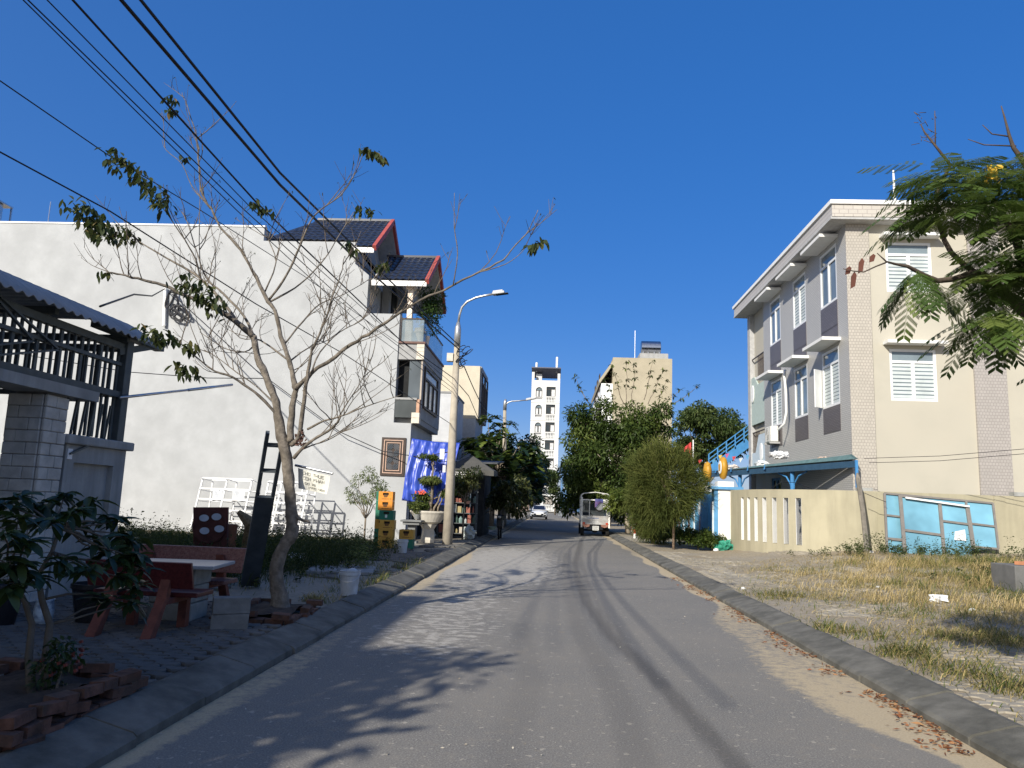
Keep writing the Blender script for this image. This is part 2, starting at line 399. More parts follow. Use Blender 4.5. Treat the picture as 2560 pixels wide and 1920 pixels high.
for j in range(int(4.0 / PB), int(26 / PB)):
    for i in range(17):
        x = XL - .42 - PA * (i + .5) - (PA / 2 if j % 2 else 0); y = j * PB
        if x < -6.75: continue
        if -3.95 < x < -2.7 and 4.1 < y < 5.75: continue
        if -3.85 < x < -2.75 and 8.75 < y < 10.25: continue
        bare = fbm(x * .5 + 4, y * .5)
        if y > 10.4 and bare > .10 + .25 * sm(17, 21, y): continue
        pu = (BAS.transposed() @ (V(x, y, .15) - EYEP)); 
        if pu.z >= -.1: continue
        uu = CX + F * pu.x / -pu.z; vv = CY - F * pu.y / -pu.z
        if uu < -60 or vv > 1990: continue
        slots.append((y * y + x * x, x, y))
slots.sort(); near, rest = slots[:300], slots[300:]
def paver_m(x, y):
    r = random.Random(int(x * 977) * 31 + int(y * 983))
    return Matrix.Translation((x, y, .108 + r.uniform(-.004, .006))) @ Matrix.Rotation(r.uniform(-.02, .02), 4, 'Z') @ Matrix.Rotation(r.uniform(-.02, .02), 4, 'X') @ Matrix.Rotation(r.uniform(-.02, .02), 4, 'Y')
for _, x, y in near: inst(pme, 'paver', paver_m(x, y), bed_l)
pv = np.array(pmb.v)
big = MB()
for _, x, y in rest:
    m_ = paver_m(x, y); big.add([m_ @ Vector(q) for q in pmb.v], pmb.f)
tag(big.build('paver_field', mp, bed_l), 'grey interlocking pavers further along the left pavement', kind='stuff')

# ---- the right verge: rising sandy ground with half buried pavers
def hz(x, y):
    return .128 + .40 * sm(10, 23, y) * sm(5.0, 9.5, x) * (1 - sm(26, 32, y)) + .05 * fbm(x * .8, y * .8) * sm(3.6, 5, x) + .10 * sm(8, 10, x) * sm(11, 15, y) * (fbm(x * .5, y * .5) + .4)
def m_verge(t, b, n, l):
    p = pos_node(n)
    c = ramp(n, l, noise(n, l, p, 11, 6, .68), [(.36, (.20, .165, .11)), (.64, (.38, .325, .235))])
    br = n.new('ShaderNodeTexBrick'); br.inputs['Scale'].default_value = 4.2; br.inputs['Mortar Size'].default_value = .02; br.offset = .5
    br.inputs['Color1'].default_value = (.30, .27, .215, 1); br.inputs['Color2'].default_value = (.34, .305, .25, 1); br.inputs['Mortar'].default_value = (.16, .13, .09, 1)
    l.new(p, br.inputs['Vector'])
    c = mixc(n, l, mathn(n, l, 'MULTIPLY', ramp(n, l, noise(n, l, p, 1.1, 5), [(.40, 0.0), (.60, .75)]), 1.0), c, br.outputs['Color'])
    c = mixc(n, l, ramp(n, l, noise(n, l, p, .45, 4), [(.5, 0.0), (.7, .6)]), c, (.29, .215, .12))
    l.new(c, b.inputs['Base Color']); b.inputs['Roughness'].default_value = .95
    bump(n, l, b, noise(n, l, p, 30, 6, .7), .6, .02)
MV = attr_mat('sandy_verge', m_verge)
verge = field_grid('right_pavement', np.concatenate([np.linspace(XR + .36, 12, 62), np.linspace(12.6, 32, 24)]), np.concatenate([np.arange(-8, 32, .22), np.arange(32, 150, 2.5)]), hz, {}, MV)
struct('far_right_lot', MB().box((32, -30, -.5), (80, 150, .1)), soil)
# pavers that still show near the kerb on the right
pme2, pmb2 = paver_mesh(mp2, .03)
near2, rest2 = [], []
for j in range(int(5.0 / PB), int(27 / PB)):
    for i in range(24):
        x = XR + .44 + PA * (i + .5) + (PA / 2 if j % 2 else 0); y = j * PB
        f = fbm(x * .55 + 9, y * .4)
        if f < -.02 + .22 * sm(16, 12, y) * sm(6, 9, x) or x > 3.6 + y * .38: continue
        (near2 if y < 12 else rest2).append((x, y))
near2 = near2[:280]
def pm2(x, y):
    r = random.Random(int(x * 977) * 31 + int(y * 983))
    return Matrix.Translation((x, y, hz(x, y) - .018 + r.uniform(-.006, .004))) @ Matrix.Rotation(r.uniform(-.03, .03), 4, 'Z') @ Matrix.Rotation(r.uniform(-.03, .03), 4, 'Y')
for x, y in near2: inst(pme2, 'paver', pm2(x, y), verge)
big = MB()
for x, y in rest2:
    m_ = pm2(x, y); big.add([m_ @ Vector(q) for q in pmb2.v], pmb2.f)
tag(big.build('paver_field', mp2, verge), 'dusty half buried pavers on the right verge', kind='stuff')
# ================================================================== BUILDINGS
def holes_wall(m, axis, at, th, u0, u1, z0, z1, holes):
    """wall slab facing -axis at coordinate `at` with rectangular openings (u0,u1,z0,z1)"""
    us = sorted({u0, u1} | {h[0] for h in holes} | {h[1] for h in holes}); zs = sorted({z0, z1} | {h[2] for h in holes} | {h[3] for h in holes})
    for a, b in zip(us[:-1], us[1:]):
        run = None
        for c, d in list(zip(zs[:-1], zs[1:])) + [(None, None)]:
            solid = c is not None and not any(h[0] < (a + b) / 2 < h[1] and h[2] < (c + d) / 2 < h[3] for h in holes)
            if solid: run = (run[0], d) if run else (c, d)
            elif run:
                if axis == 'y': m.box((a, at, run[0]), (b, at + th, run[1]))
                else: m.box((at, a, run[0]), (at + th, b, run[1]))
                run = None
    return m
def fwin(parent, o, ex, en, w_, h, fm, gm, cols=2, transom=0, fw=.06, dep=.07, name='window', open_leaf=False, blind=None):
    """framed window, lower corner o, ex along the wall, en out of the wall"""
    o, ex, en = Vector(o), Vector(ex), Vector(en); ez = Vector((0, 0, 1)); m = MB()
    def bar(a, b, c, d): # rectangle a..b across, c..d up
        m.obox(o + ex * ((a + b) / 2) + ez * ((c + d) / 2) + en * (dep / 2), ex * ((b - a) / 2), en * (dep / 2), ez * ((d - c) / 2))
    bar(0, w_, 0, fw); bar(0, w_, h - fw, h); bar(0, fw, fw, h - fw); bar(w_ - fw, w_, fw, h - fw)
    top = h - fw
    if transom: bar(fw, w_ - fw, h - transom - fw / 2, h - transom + fw / 2); top = h - transom - fw / 2
    for i in range(1, cols): x = w_ * i / cols; bar(x - fw * .6, x + fw * .6, fw, top)
    fr = m.build(name, fm, parent)
    g = MB().obox(o + ex * (w_ / 2) + ez * (h / 2) + en * (dep * .25), ex * (w_ / 2 - fw * .5), en * .004, ez * (h / 2 - fw * .5))
    g.build('pane', gm, fr)
    if blind:
        b = MB(); k = int((h - fw) / .17)
        for i in range(k):
            z = fw + (i + .5) * (top - fw) / k
            b.obox(o + ex * (w_ / 2) + ez * z + en * (dep * .25 + .008), ex * (w_ / 2 - fw), en * .002, ez * .045)
        b.build('blind', blind, fr)
    return fr

white = M('white_render', (.42, .432, .438), .88, .07, 1.6, .4, 22, stain=(.345, .355, .36), stain_amt=.7, sscale=.5)
whitep = M('white_paint', (.80, .80, .78), .6, .04, 3, .05)
greyw = M('grey_render', (.33, .33, .325), .85, .12, 2, .2)
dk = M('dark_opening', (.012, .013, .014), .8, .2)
dglass = GLASS('dark_glass'); bglass = GLASS('blue_grey_glass', (.10, .13, .145), .08)
tile_b = M('navy_roof_tile', (.022, .027, .042), .38, .3, 5, .1, spec=.5)
redc = M('red_barge_paint', (.36, .075, .06), .6, .15, 4)
cream = M('cream_paint', (.80, .68, .56), .7, .06, 2)
brickc = M('cream_quoin', (.66, .60, .50), .8, .12, 6)
brown = M('brown_frame', (.05, .035, .028), .5, .15)

# ---- white house on the left
HY = 28.0
t = thing('house', 'tall white side-walled house with navy tiled roofs and glazed corner bay', 'house', (-6, HY, 0))
MB().prism([(-24, 0), (-5.29, 0), (-5.29, 4.34), (-5.95, 4.36), (-5.95, 8.47), (-7.24, 8.47), (-7.24, 9.96), (-7.8, 10.4), (-7.8, 11.25), (-11.45, 11.25), (-11.45, 11.8), (-24, 11.8)], 'y', HY, 33).build('wall', white, t)
MB().box((-24.05, HY - .03, 11.8), (-11.43, HY + .25, 11.86)).build('coping', whitep, t)
# street side
MB().box((-7.2, 30.2, 8.49), (-6.9, 33, 10.6)).build('terrace_wall', greyw, t)
MB().box((-6.893, 30.6, 8.5), (-6.86, 31.6, 10.2)).build('terrace_door', dk, t)
MB().box((-5.945, HY + .3, 4.36), (-5.05, 33, 4.56)).build('bay_floor', greyw, t)
MB().box((-5.94, HY + .02, 4.56), (-5.15, HY + .10, 5.22)).build('bay_parapet', GLASS('smoked_glass', (.09, .10, .10), .15), t)
MB().box((-5.94, HY - .01, 5.22), (-5.13, HY + .12, 5.30)).build('parapet_coping', greyw, t)
for z in (4.36, 4.56): MB().box((-5.30, HY + .0, z), (-5.01, HY + .3, z + .19)).build('quoin', brickc, t)
MB().box((-5.26, HY + .03, 4.76), (-5.03, HY + .28, 5.25)).build('corner_panel', M('terracotta_panel', (.50, .30, .20), .7), t)
MB().box((-5.5, HY + .15, 5.0), (-5.06, HY + .22, 6.72)).build('bay_side_glass', GLASS('bay_glass', (.10, .12, .135), .04), t)
MB().box((-5.06, HY + .12, 5.25), (-5.0, HY + .3, 6.75)).build('bay_post', M('beige_post', (.42, .36, .30), .7), t)
MB().box((-5.93, HY + .4, 4.6), (-5.2, 32.9, 6.7)).build('bay_room', dk, t)
holes_wall(MB(), 'x', -5.1, .08, HY + .3, 33, 4.56, 6.75, [(28.6, 31.9, 5.0, 6.6)]).build('bay_front', greyw, t)
fwin(t, (-5.02, 31.9, 5.0), (0, -1, 0), (1, 0, 0), 3.3, 1.6, brown, GLASS('lit_glass', (.36, .36, .30), .1), cols=3, transom=.45, fw=.09)
MB().box((-5.945, HY + .06, 6.75), (-4.98, 33.0, 7.35)).build('bay_beam', greyw, t)
for k in range(4): MB().box((-5.24, HY + .03, 6.75 + .15 * k + .006), (-4.965, HY + .25, 6.75 + .15 * k + .145)).build('quoin', brickc, t)
MB().box((-5.945, HY + .0, 7.352), (-4.93, 33.05, 7.43)).build('ledge', M('brown_ledge', (.14, .075, .06), .6), t)
gr = GLASS('railing_glass', (.30, .37, .40), .05); 
_m = gr.node_tree; _b = _m.nodes['Principled BSDF']; _b.inputs['Alpha'].default_value = .45
r_ = MB().box((-5.85, HY + .05, 7.44), (-5.02, HY + .07, 8.28)).box((-5.04, HY + .05, 7.44), (-5.02, 32.9, 8.28)); rl = r_.build('glass_railing', gr, t)
MB().box((-5.87, HY + .03, 8.285), (-5.0, HY + .09, 8.33)).box((-5.07, HY + .09, 8.285), (-5.0, 32.95, 8.33)).build('handrail', brown, rl)
MB().box((-5.75, HY + .12, 7.44), (-5.50, HY + .38, 8.3)).box((-5.72, HY + .13, 8.3), (-5.53, HY + .37, 9.5)).box((-5.79, HY + .08, 9.5), (-5.46, HY + .42, 9.58)).box((-5.83, HY + .04, 9.58), (-5.42, HY + .46, 9.66)).build('column', cream, t)
MB().box((-5.72, HY + .13, 9.66), (-5.53, HY + .37, 9.8)).build('column_top', redc, t)
def s_tile():
    n = 6; a, b, th = .25, .36, .018; m = MB(); top = []
    for i in range(n + 1):
        x = a * i / n; z = .034 * (1 - math.cos(2 * math.pi * i / n)) * .6 + .006; top.append((x, z))
    for i in range(n):
        (x0, z0), (x1, z1) = top[i], top[i + 1]
        m.add([(x0, 0, z0 + .02), (x1, 0, z1 + .02), (x1, b, z1), (x0, b, z0), (x0, 0, z0 + .02 - th - .012), (x1, 0, z1 + .02 - th - .012)], [(0, 1, 2, 3), (4, 5, 1, 0)])
    me = m.mesh('roof_tile'); me.materials.append(tile_b); return me
TILE = s_tile()
def tiled_slope(parent, x0, x1, e, r, hip=0, xw=-99, yk=-99):
    """tiles from eave point e=(y,z) up to ridge r=(y,z); hip = how far the left edge moves in at the ridge"""
    sl_ = Vector((0, r[0] - e[0], r[1] - e[1])); L = sl_.length; d = sl_.normalized(); nn = Vector((1, 0, 0)).cross(d)
    rows = int(L / .32); cols_ = int((x1 - x0) / .25)
    for j in range(rows):
        for i in range(cols_):
            x = x1 - (i + 1) * .25
            if x < x0 + hip * j / rows or (x < xw and e[0] + (r[0] - e[0]) * j / rows < yk - .05): continue
            o = Vector((x, e[0], e[1])) + d * (j * L / rows) + nn * .02
            m_ = Matrix(((1, d.x, nn.x, o.x), (0, d.y, nn.y, o.y), (0, d.z, nn.z, o.z), (0, 0, 0, 1)))
            inst(TILE, 'roof_tile', m_, parent)
def gable(parent, x0, x1, ye, ze, yr, zr, yb, hip=0, xw=None):
    xw = x0 if xw is None else xw; f = .19 if xw > x0 else 0                 # left of xw the roof starts behind the parapet
    yk, zk = ye + (yr - ye) * f, ze + (zr - ze) * f
    m = MB().prism([(ye, ze), (yr, zr), (yb, ze), (yb, ze - .12), (yr, zr - .14), (ye, ze - .12)], 'x', max(x0 + hip, xw), x1)
    if xw > x0: m.prism([(yk, zk), (yr, zr), (yb, ze), (yb, ze - .12), (yr, zr - .14), (yk, zk - .12)], 'x', x0 + hip, xw).plate([(x0, yk, zk - .02), (x0 + hip, yk, zk - .02), (x0 + hip, yr, zr - .02)], .08)
    rf = m.build('roof', M('roof_soffit', (.42, .42, .415), .85), parent)
    tiled_slope(rf, x0, x1, (ye - .04, ze + .02), (yr, zr + .02), hip, xw, yk)
    if xw > x0: MB().plate([(x0, yk, zk + .03), (x0 + hip, yk, zk + .03), (x0 + hip, yr, zr + .03)], .04).plate([(x0 - .02, yk, zk), (x0 + hip, yr, zr + .03), (x0 - .02, yb, ze)], .04).build('hip_slope', tile_b, rf)
    MB().box((xw + .02, ye - .08, ze - .2), (x1 + .02, ye - .02, ze + .0)).build('fascia', whitep, rf)
    MB().add([], []).bar((x1 + .04, ye - .1, ze - .02), (x1 + .04, yr + .02, zr + .06), .14, .2, up=(0, 0, 1)).build('barge_board', redc, rf)
    MB().bar((x1 + .04, yb + .1, ze - .02), (x1 + .04, yr - .02, zr + .03), .14, .2).build('barge_board', redc, rf)
    MB().bar((x0 + hip, yr, zr + .07), (x1, yr, zr + .07), .2, .09).build('ridge_cap', tile_b, rf)
    return rf
gable(t, -11.7, -7.05, 27.75, 10.95, 30.5, 13.0, 33.25, hip=1.5, xw=-7.82)
rf = gable(t, -7.1, -5.0, 27.9, 9.72, 30.2, 11.35, 32.5)
MB().prism([(28.2, 9.75), (30.2, 11.1), (32.2, 9.75)], 'x', -6.1, -6.0).build('gable_wall', greyw, t)
MB().prism([(28.2, 11.0), (30.5, 12.75), (32.8, 11.0)], 'x', -7.85, -7.8).build('gable_wall', greyw, t)
MB().box((-6.9, HY + .9, 7.5), (-6.6, 33, 8.45)).build('terrace_back', greyw, t)
# lattice window on the white wall
wx0, wx1, wz0, wz1 = -6.33, -5.44, 2.40, 3.80
wi = MB().box((wx0, HY - .05, wz0), (wx1, HY - .002, wz1)).build('lattice_window', brown, t)
pk = M('pink_trim', (.62, .42, .32), .7)
for k, (ins, wd) in enumerate(((.09, .025), (.185, .022))):
    m = MB(); a, b, c, d = wx0 + ins, wx1 - ins, wz0 + ins, wz1 - ins; y0, y1 = HY - .07, HY - .052
    m.box((a, y0, c), (b, y1, c + wd)).box((a, y0, d - wd), (b, y1, d)).box((a, y0, c + wd), (a + wd, y1, d - wd)).box((b - wd, y0, c + wd), (b, y1, d - wd)); m.build('trim', pk, wi)
lat = M('slate_lattice', (.085, .10, .12), .6); m = MB()
lx0, lx1, lz0, lz1 = wx0 + .22, wx1 - .22, wz0 + .22, wz1 - .22
cw = (lx1 - lx0) / 2; chh = (lz1 - lz0) / 4
for i in range(2):
    for j in range(4):
        ox, oz = lx0 + i * cw, lz0 + j * chh; s_ = 1 if (i + j) % 2 else -1
        for q in (-.28, -.14, 0, .14, .28):
            L = (.5 - abs(q)) ; c = Vector((ox + cw / 2 + q * cw * .9, HY - .06, oz + chh / 2 - s_ * q * chh * .9)); dd = Vector((cw * L * .92, 0, s_ * chh * L * .92))
            m.bar(c - dd, c + dd, .022, .02, up=(0, 1, 0))
m.build('lattice', lat, wi)
# shop front under the house
MB().box((-5.28, 28.6, 0.16), (-5.26, 32.6, 3.2)).build('shop_opening', dk, t)
m = MB()
for y in (28.6, 29.9, 31.2, 32.5): m.box((-5.255, y, .16), (-5.2, y + .06, 3.2))
m.box((-5.255, 28.6, 1.6), (-5.2, 32.6, 1.65)); m.build('shop_grille', greyw, t)
# rooftop plant and tank
g_dark = LEAF('leaf_shrub', [(0, (.012, .030, .010)), (.5, (.035, .075, .018)), (1, (.085, .13, .03))])
t2 = thing('terrace_shrub', 'dense green shrub on the terrace behind the glass railing', 'shrub', (-5.2, 28.9, 7.44))
foliage('foliage', g_dark, t2, clumps((-5.0, 29.2, 9.0), (.38, .5, .9), 14, .3), 2600, .10, .05)
MB().lathe([(.16, 0), (.22, .4), (.2, .4)], (-5.15, 29.0, 7.44)).build('pot', cream, t2)
t2 = thing('flower_pot', 'ornate white flower pot behind the glass railing on the ledge', 'pot', (-5.2, 28.35, 7.44))
MB().lathe([(.07, 0), (.10, .05), (.06, .09), (.13, .25), (.19, .5), (.22, .55), (.2, .56)], (-5.22, 28.35, 7.44)).build('bowl', cream, t2)
m = MB()
for i in range(12): a = i * .52; m.obox((-5.22 + .19 * math.cos(a), 28.35 + .19 * math.sin(a), 7.87), (.03, 0, 0), (0, .03, 0), (0, 0, .03))
m.build('relief', cream, t2)
tank = thing('water_tank', 'steel water tank in a stand on the roof at far left', 'tank', (-23.75, 29, 11.8))
st = M('steel', (.55, .56, .57), .3, .1, metal=.9)
MB().lathe([(.3, 0), (.55, .15), (.55, 1.1), (.3, 1.25)], (-23.75, 29.2, 11.95)).build('drum', st, tank, smooth=False)
m = MB()
for dx in (-.6, .6):
    for dy in (-.6, .6): m.box((-23.75 + dx - .03, 29.2 + dy - .03, 11.8), (-23.75 + dx + .03, 29.2 + dy + .03, 13.1))
m.box((-24.4, 28.57, 13.1), (-23.1, 29.83, 13.16)); m.build('stand', st, tank)
one('roof_aerial', MB().tube([(-20.9, 29, 11.8), (-20.9, 29, 13.1)], .018, 6), st, 'thin bare aerial rod on the white wall beside the tank', 'aerial')
# small meter bracket with coils on the white wall
t2 = thing('cable_bracket', 'bundle of black cable coils hung from a bracket on the white wall', 'cable', (-16, HY, 7))
blackc = M('black_cable', (.012, .012, .016), .6, .2)
c0 = P(417, 760, HY - .15)
MB().tube([P(414, 720, HY - .1), P(410, 815, HY - .1)], .07, 8).build('bracket', whitep, t2)
m = MB()
for k, (u, v, a, b) in enumerate(((445, 782, 22, 18), (440, 788, 17, 15), (452, 778, 21, 17), (432, 760, 14, 30), (425, 745, 12, 24))):
    m.tube([P(u + a * math.cos(i * .4), v + b * math.sin(i * .4 + k), HY - .2) for i in range(17)], .035, 5)
m.build('coil', blackc, t2)

# ---- neighbours behind on the left
t = thing('house', 'plain grey side wall of a house behind the blue tarpaulin', 'house', (-8, 44, 0))
MB().box((-24, 44, 0), (-5.9, 48.9, 7.75)).build('wall', M('pale_grey_wall', (.55, .56, .57), .85, .08, 2, .2, stain=(.42, .43, .44), stain_amt=.5), t)
MB().box((-24.05, 43.95, 7.75), (-5.85, 48.9, 7.85)).build('coping', greyw, t)
t = thing('house', 'cream upper-storey house with dark street windows behind the lamp pole', 'house', (-8, 50, 0))
MB().box((-24, 50, 6.95), (-5.05, 55, 10.45)).build('wall', M('cream_wall', (.55, .495, .385), .85, .06, 2, .15), t)
MB().box((-24, 49.99, 0), (-5.2, 55, 6.94)).build('lower_wall', M('lower_grey', (.45, .46, .47), .85, .1), t)
MB().box((-5.05, 50.2, 6.95), (-4.95, 55, 10.45)).build('street_face', greyw, t)
for y in (50.6, 52.8): fwin(t, (-4.95, y + 1.9, 7.2), (0, -1, 0), (1, 0, 0), 1.9, 2.9, brown, bglass, cols=2, transom=.7, fw=.08)

# ---- white tower at the end of the street
t = thing('tower_house', 'narrow white seven-storey tower with arched windows at street end', 'building', (-1.7, 146, 0))
TY0 = 146.0
a0, a1 = P(1323, 1150, TY0).x, P(1395, 1150, TY0).x
zt = P(1326, 950, TY0).z; fl = 3.41
wt = M('tower_white', (.62, .625, .61), .8, .04, 1, .1)
cxw = a0 + (a1 - a0) * .27; cxb = a0 + (a1 - a0) * .69
ztop = P(1360, 968, TY0).z
rows = [ztop - fl * k for k in range(7)]
holes = []
for z in rows: holes += [(cxw - .62, cxw + .62, z - 2.35, z), (cxb - .88, cxb + .88, z - 1.75, z + .1), (cxb - .88, cxb + .88, z - 2.9, z - 1.95)]
holes_wall(MB(), 'y', TY0, .3, a0, a1, 4.2, zt, holes).build('wall', wt, t)
MB().box((a0 + .05, TY0 + .6, 0), (a1 - .05, TY0 + 15, zt - .5)).build('core', M('tower_core', (.30, .31, .32), .8), t)
MB().box((a0, TY0 + .31, 0), (a0 + .049, TY0 + 15, zt)).box((a1 - .049, TY0 + .31, 0), (a1, TY0 + 15, zt)).build('side_wall', wt, t)
curt = M('curtain', (.55, .56, .56), .9, .2, 3)
for z in rows:
    # arched window: spandrels turn the square head into an arch
    m = MB(); n = 8; cx_, r_ = cxw, .62
    for s_ in (-1, 1):
        pts = [(cx_ + s_ * .62, z), (cx_, z)] + [(cx_ + s_ * r_ * math.sin(i / n * math.pi / 2), z - r_ + r_ * math.cos(i / n * math.pi / 2)) for i in range(1, n + 1)]
        m.prism(pts if s_ < 0 else pts[::-1], 'y', TY0 + .005, TY0 + .29)
    m.build('arch', wt, t)
    f = fwin(t, (cxw - .62, TY0 + .25, z - 1.9), (1, 0, 0), (0, -1, 0), 1.24, 1.9, brown, bglass, cols=2, transom=.65, fw=.09)
    MB().box((cxw - .5, TY0 + .21, z - 1.85), (cxw - .12, TY0 + .225, z - .7)).box((cxw + .14, TY0 + .21, z - 1.85), (cxw + .5, TY0 + .225, z - .7)).build('curtain', curt, f)
    MB().box((cxw - .62, TY0 + .2, z - 2.34), (cxw + .62, TY0 + .28, z - 1.93)).build('sill_panel', M('tower_grey_panel', (.36, .36, .36), .8), t)
    MB().box((cxw - .72, TY0 - .08, z - 1.99), (cxw + .72, TY0 - .002, z - 1.9)).build('sill', wt, t)
    f = fwin(t, (cxb - .88, TY0 + .27, z - 1.75), (1, 0, 0), (0, -1, 0), 1.76, 1.85, brown, dglass, cols=2, transom=.45, fw=.09)
    MB().box((cxb + .1, TY0 + .24, z - 1.7), (cxb + .75, TY0 + .252, z - .4)).build('curtain', curt, f)
    m = MB()
    for i in range(6): m.lathe([(.10, -2.9), (.15, -2.6), (.09, -2.25), (.12, -1.95)], (cxb - .75 + i * .3, TY0 + .15, z), 6)
    m.build('balustrade', wt, t)
    MB().box((a0 - .04, TY0 - .07, z - 3.02), (a1 + .04, TY0 - .002, z - 2.92)).build('string_course', wt, t)
m = MB().box((a0, TY0, zt), (a0 + .5, TY0 + .4, zt + 1.6)).box((a1 - .5, TY0, zt), (a1, TY0 + .4, zt + 1.4)); m.build('parapet_post', wt, t)
MB().prism([(TY0 - .5, zt + 2.5), (TY0 + 5, zt + 1.4), (TY0 + 5, zt + 1.2), (TY0 - .5, zt + 2.3)], 'x', a0 - .1, a1 + .1).build('roof_sheet', M('roof_underside', (.10, .11, .15), .6), t)
MB().box((a0 + .8, TY0 + 1.5, zt - .5), (a0 + 1.9, TY0 + 3, zt + 1.5)).build('stair_head', wt, t)
for x, h in ((a0 + .8, 1.5), (a1 - .7, 2.7)): MB().tube([(x, TY0 + 1.5, zt + 1.9), (x, TY0 + 1.5, zt + 2.2 + h)], .22, 8).build('vent_pipe', whitep, t)
MB().box((a0 - .3, TY0 - .9, 3.9), (a1 + .3, TY0, 4.15)).build('canopy', greyw, t)
MB().box((a0, TY0 + .02, 0), (a0 + .7, TY0 + .5, 3.9)).box((a1 - .5, TY0 + .02, 0), (a1, TY0 + .5, 3.9)).box((a0 + .7, TY0 + .02, 3.0), (a1 - .5, TY0 + .5, 3.9)).build('ground_wall', wt, t)
m = MB()
for i in range(9): m.box((a0 + .75, TY0 + .2, .05 + i * .32), (a1 - .55, TY0 + .25, .33 + i * .32))
m.build('garage_shutter', M('shutter_grey', (.32, .29, .26), .6), t)

# neighbours at the street end
t = thing('house', 'low blue painted house beside the white tower', 'house', (4, 140, 0))
bl = M('far_blue', (.10, .20, .36), .8); MB().box((a1 + .6, 142, 0), (a1 + 9, 150, 8.5)).build('wall', bl, t)
fwin(t, (a1 + 1.2, 142, 4.2), (1, 0, 0), (0, -1, 0), 1.6, 1.8, whitep, dglass)
MB().box((a1 + 1.4, 141.9, 0.02), (a1 + 3.4, 141.99, 2.8)).build('door', M('far_navy', (.02, .035, .09), .7), t)
t = thing('house', 'grey garage house with wide shutter left of the white tower', 'house', (-6, 140, 0))
MB().box((-16, 141, 0), (a0 - .3, 150, 6.8)).build('wall', greyw, t)
MB().box((-7.6, 140.9, .02), (-4.2, 140.99, 2.9)).build('garage_door', M('shutter_brown', (.17, .13, .11), .6), t)
MB().box((-8.6, 139.7, 3.3), (-3.6, 141, 3.55)).build('awning', whitep, t)

# ---- beige block with a steel tank on the right
t = thing('apartment_block', 'beige windowless apartment block with a steel tank on its roof', 'building', (9, 75, 0))
by = 75.0; bx0, bx1 = P(1531, 1000, by).x, P(1680, 1000, by).x; bz = P(1600, 895, by).z
beige = M('beige_render', (.40, .355, .26), .88, .08, 1.0, .2, stain=(.33, .29, .205), stain_amt=.5, sscale=.4)
xf = bx0 - .05
MB().box((bx0, by, 0), (bx1, by + 16, bz)).build('wall', beige, t)
z2 = P(1502, 912, by + 2).z
MB().box((bx0 - 1.1, by + .02, 0), (bx0, by + 16, z2 - 2.2)).build('street_face', whitep, t)
MB().prism([(bx0 - 1.35, z2 - 1.9), (bx0, z2 + .1), (bx0, z2 - .3), (bx0 - 1.25, z2 - 2.2)], 'y', by + .01, by + 16).build('sloping_parapet', beige, t)
for k in range(4):
    for y in (by + 2, by + 6, by + 10): fwin(t, (bx0 - 1.1, y + 1.6, 3.2 + 3.3 * k), (0, -1, 0), (-1, 0, 0), 1.6, 1.7, brown, dglass)
MB().box((bx0 + 3.6, by - .02, P(1640, 1043, by).z), (bx0 + 4.7, by - .001, P(1640, 1034, by).z)).build('vent_grille', greyw, t)
tk = P(1627, 882, by + 2)
MB().box((tk.x - 1.2, by + 1, bz), (tk.x + 1.6, by + 3.4, bz + .7)).build('tank_plinth', greyw, t)
t2 = thing('water_tank', 'horizontal polished steel water tank on the beige block', 'tank', (tk.x, by + 2.2, bz + .7))
MB().tube([(tk.x - 1.0, by + 2.2, bz + 1.5), (tk.x - .95, by + 2.2, bz + 1.5), (tk.x + .95, by + 2.2, bz + 1.5), (tk.x + 1.0, by + 2.2, bz + 1.5)], [.55, .68, .68, .55], 20).build('drum', M('polished_steel', (.50, .51, .53), .18, .1, metal=1), t2, smooth=False)
m = MB()
for dx in (-.8, -.3, .3, .8): m.box((tk.x + dx - .04, by + 1.7, bz + .7), (tk.x + dx + .04, by + 2.7, bz + 1.0))
m.build('cradle', st, t2)
one('roof_aerial', MB().tube([(tk.x - 1.6, by + 2, bz), (tk.x - 1.6, by + 2, bz + 3.2)], .035, 6), st, 'thin lightning rod standing beside the steel roof tank', 'aerial')

# ---- school on the right
sx, sy = 9.5, 25.15
gt = bpy.data.materials.new('grey_facade_tile'); MATS['grey_facade_tile'] = gt
def tile_mat(name, c1, c2, mo, sc, wd, hh, plane, msz=.012, rough=.45):
    m = bpy.data.materials.new(name); tt, b, n, l = nodes_of(m); p = pos_node(n)
    sep = n.new('ShaderNodeSeparateXYZ'); l.new(p, sep.inputs[0]); cb = n.new('ShaderNodeCombineXYZ')
    l.new(sep.outputs['Y' if plane == 'x' else 'X'], cb.inputs[0]); l.new(sep.outputs['Z'], cb.inputs[1])
    br = n.new('ShaderNodeTexBrick'); br.inputs['Scale'].default_value = 1; br.inputs['Brick Width'].default_value = wd; br.inputs['Row Height'].default_value = hh
    br.inputs['Mortar Size'].default_value = msz; br.inputs['Color1'].default_value = (*c1, 1); br.inputs['Color2'].default_value = (*c2, 1); br.inputs['Mortar'].default_value = (*mo, 1)
    l.new(cb.outputs[0], br.inputs['Vector'])
    c = mixc(n, l, ramp(n, l, noise(n, l, p, .8, 4), [(.4, 0.0), (.7, .25)]), br.outputs['Color'], tuple(x * .75 for x in c1))
    l.new(c, b.inputs['Base Color']); b.inputs['Roughness'].default_value = rough; bump(n, l, b, br.outputs['Fac'], -.3, .004); MATS[name] = m; return m
gtile = tile_mat('grey_tile', (.44, .43, .405), (.475, .465, .435), (.32, .31, .29), 1, .22, .065, 'x')
dtile = tile_mat('dark_tile', (.125, .11, .11), (.165, .145, .145), (.07, .062, .06), 1, .20, .055, 'x')
ltile = tile_mat('beige_tile', (.43, .40, .345), (.48, .445, .385), (.31, .28, .245), 1, .10, .10, 'y', .01)
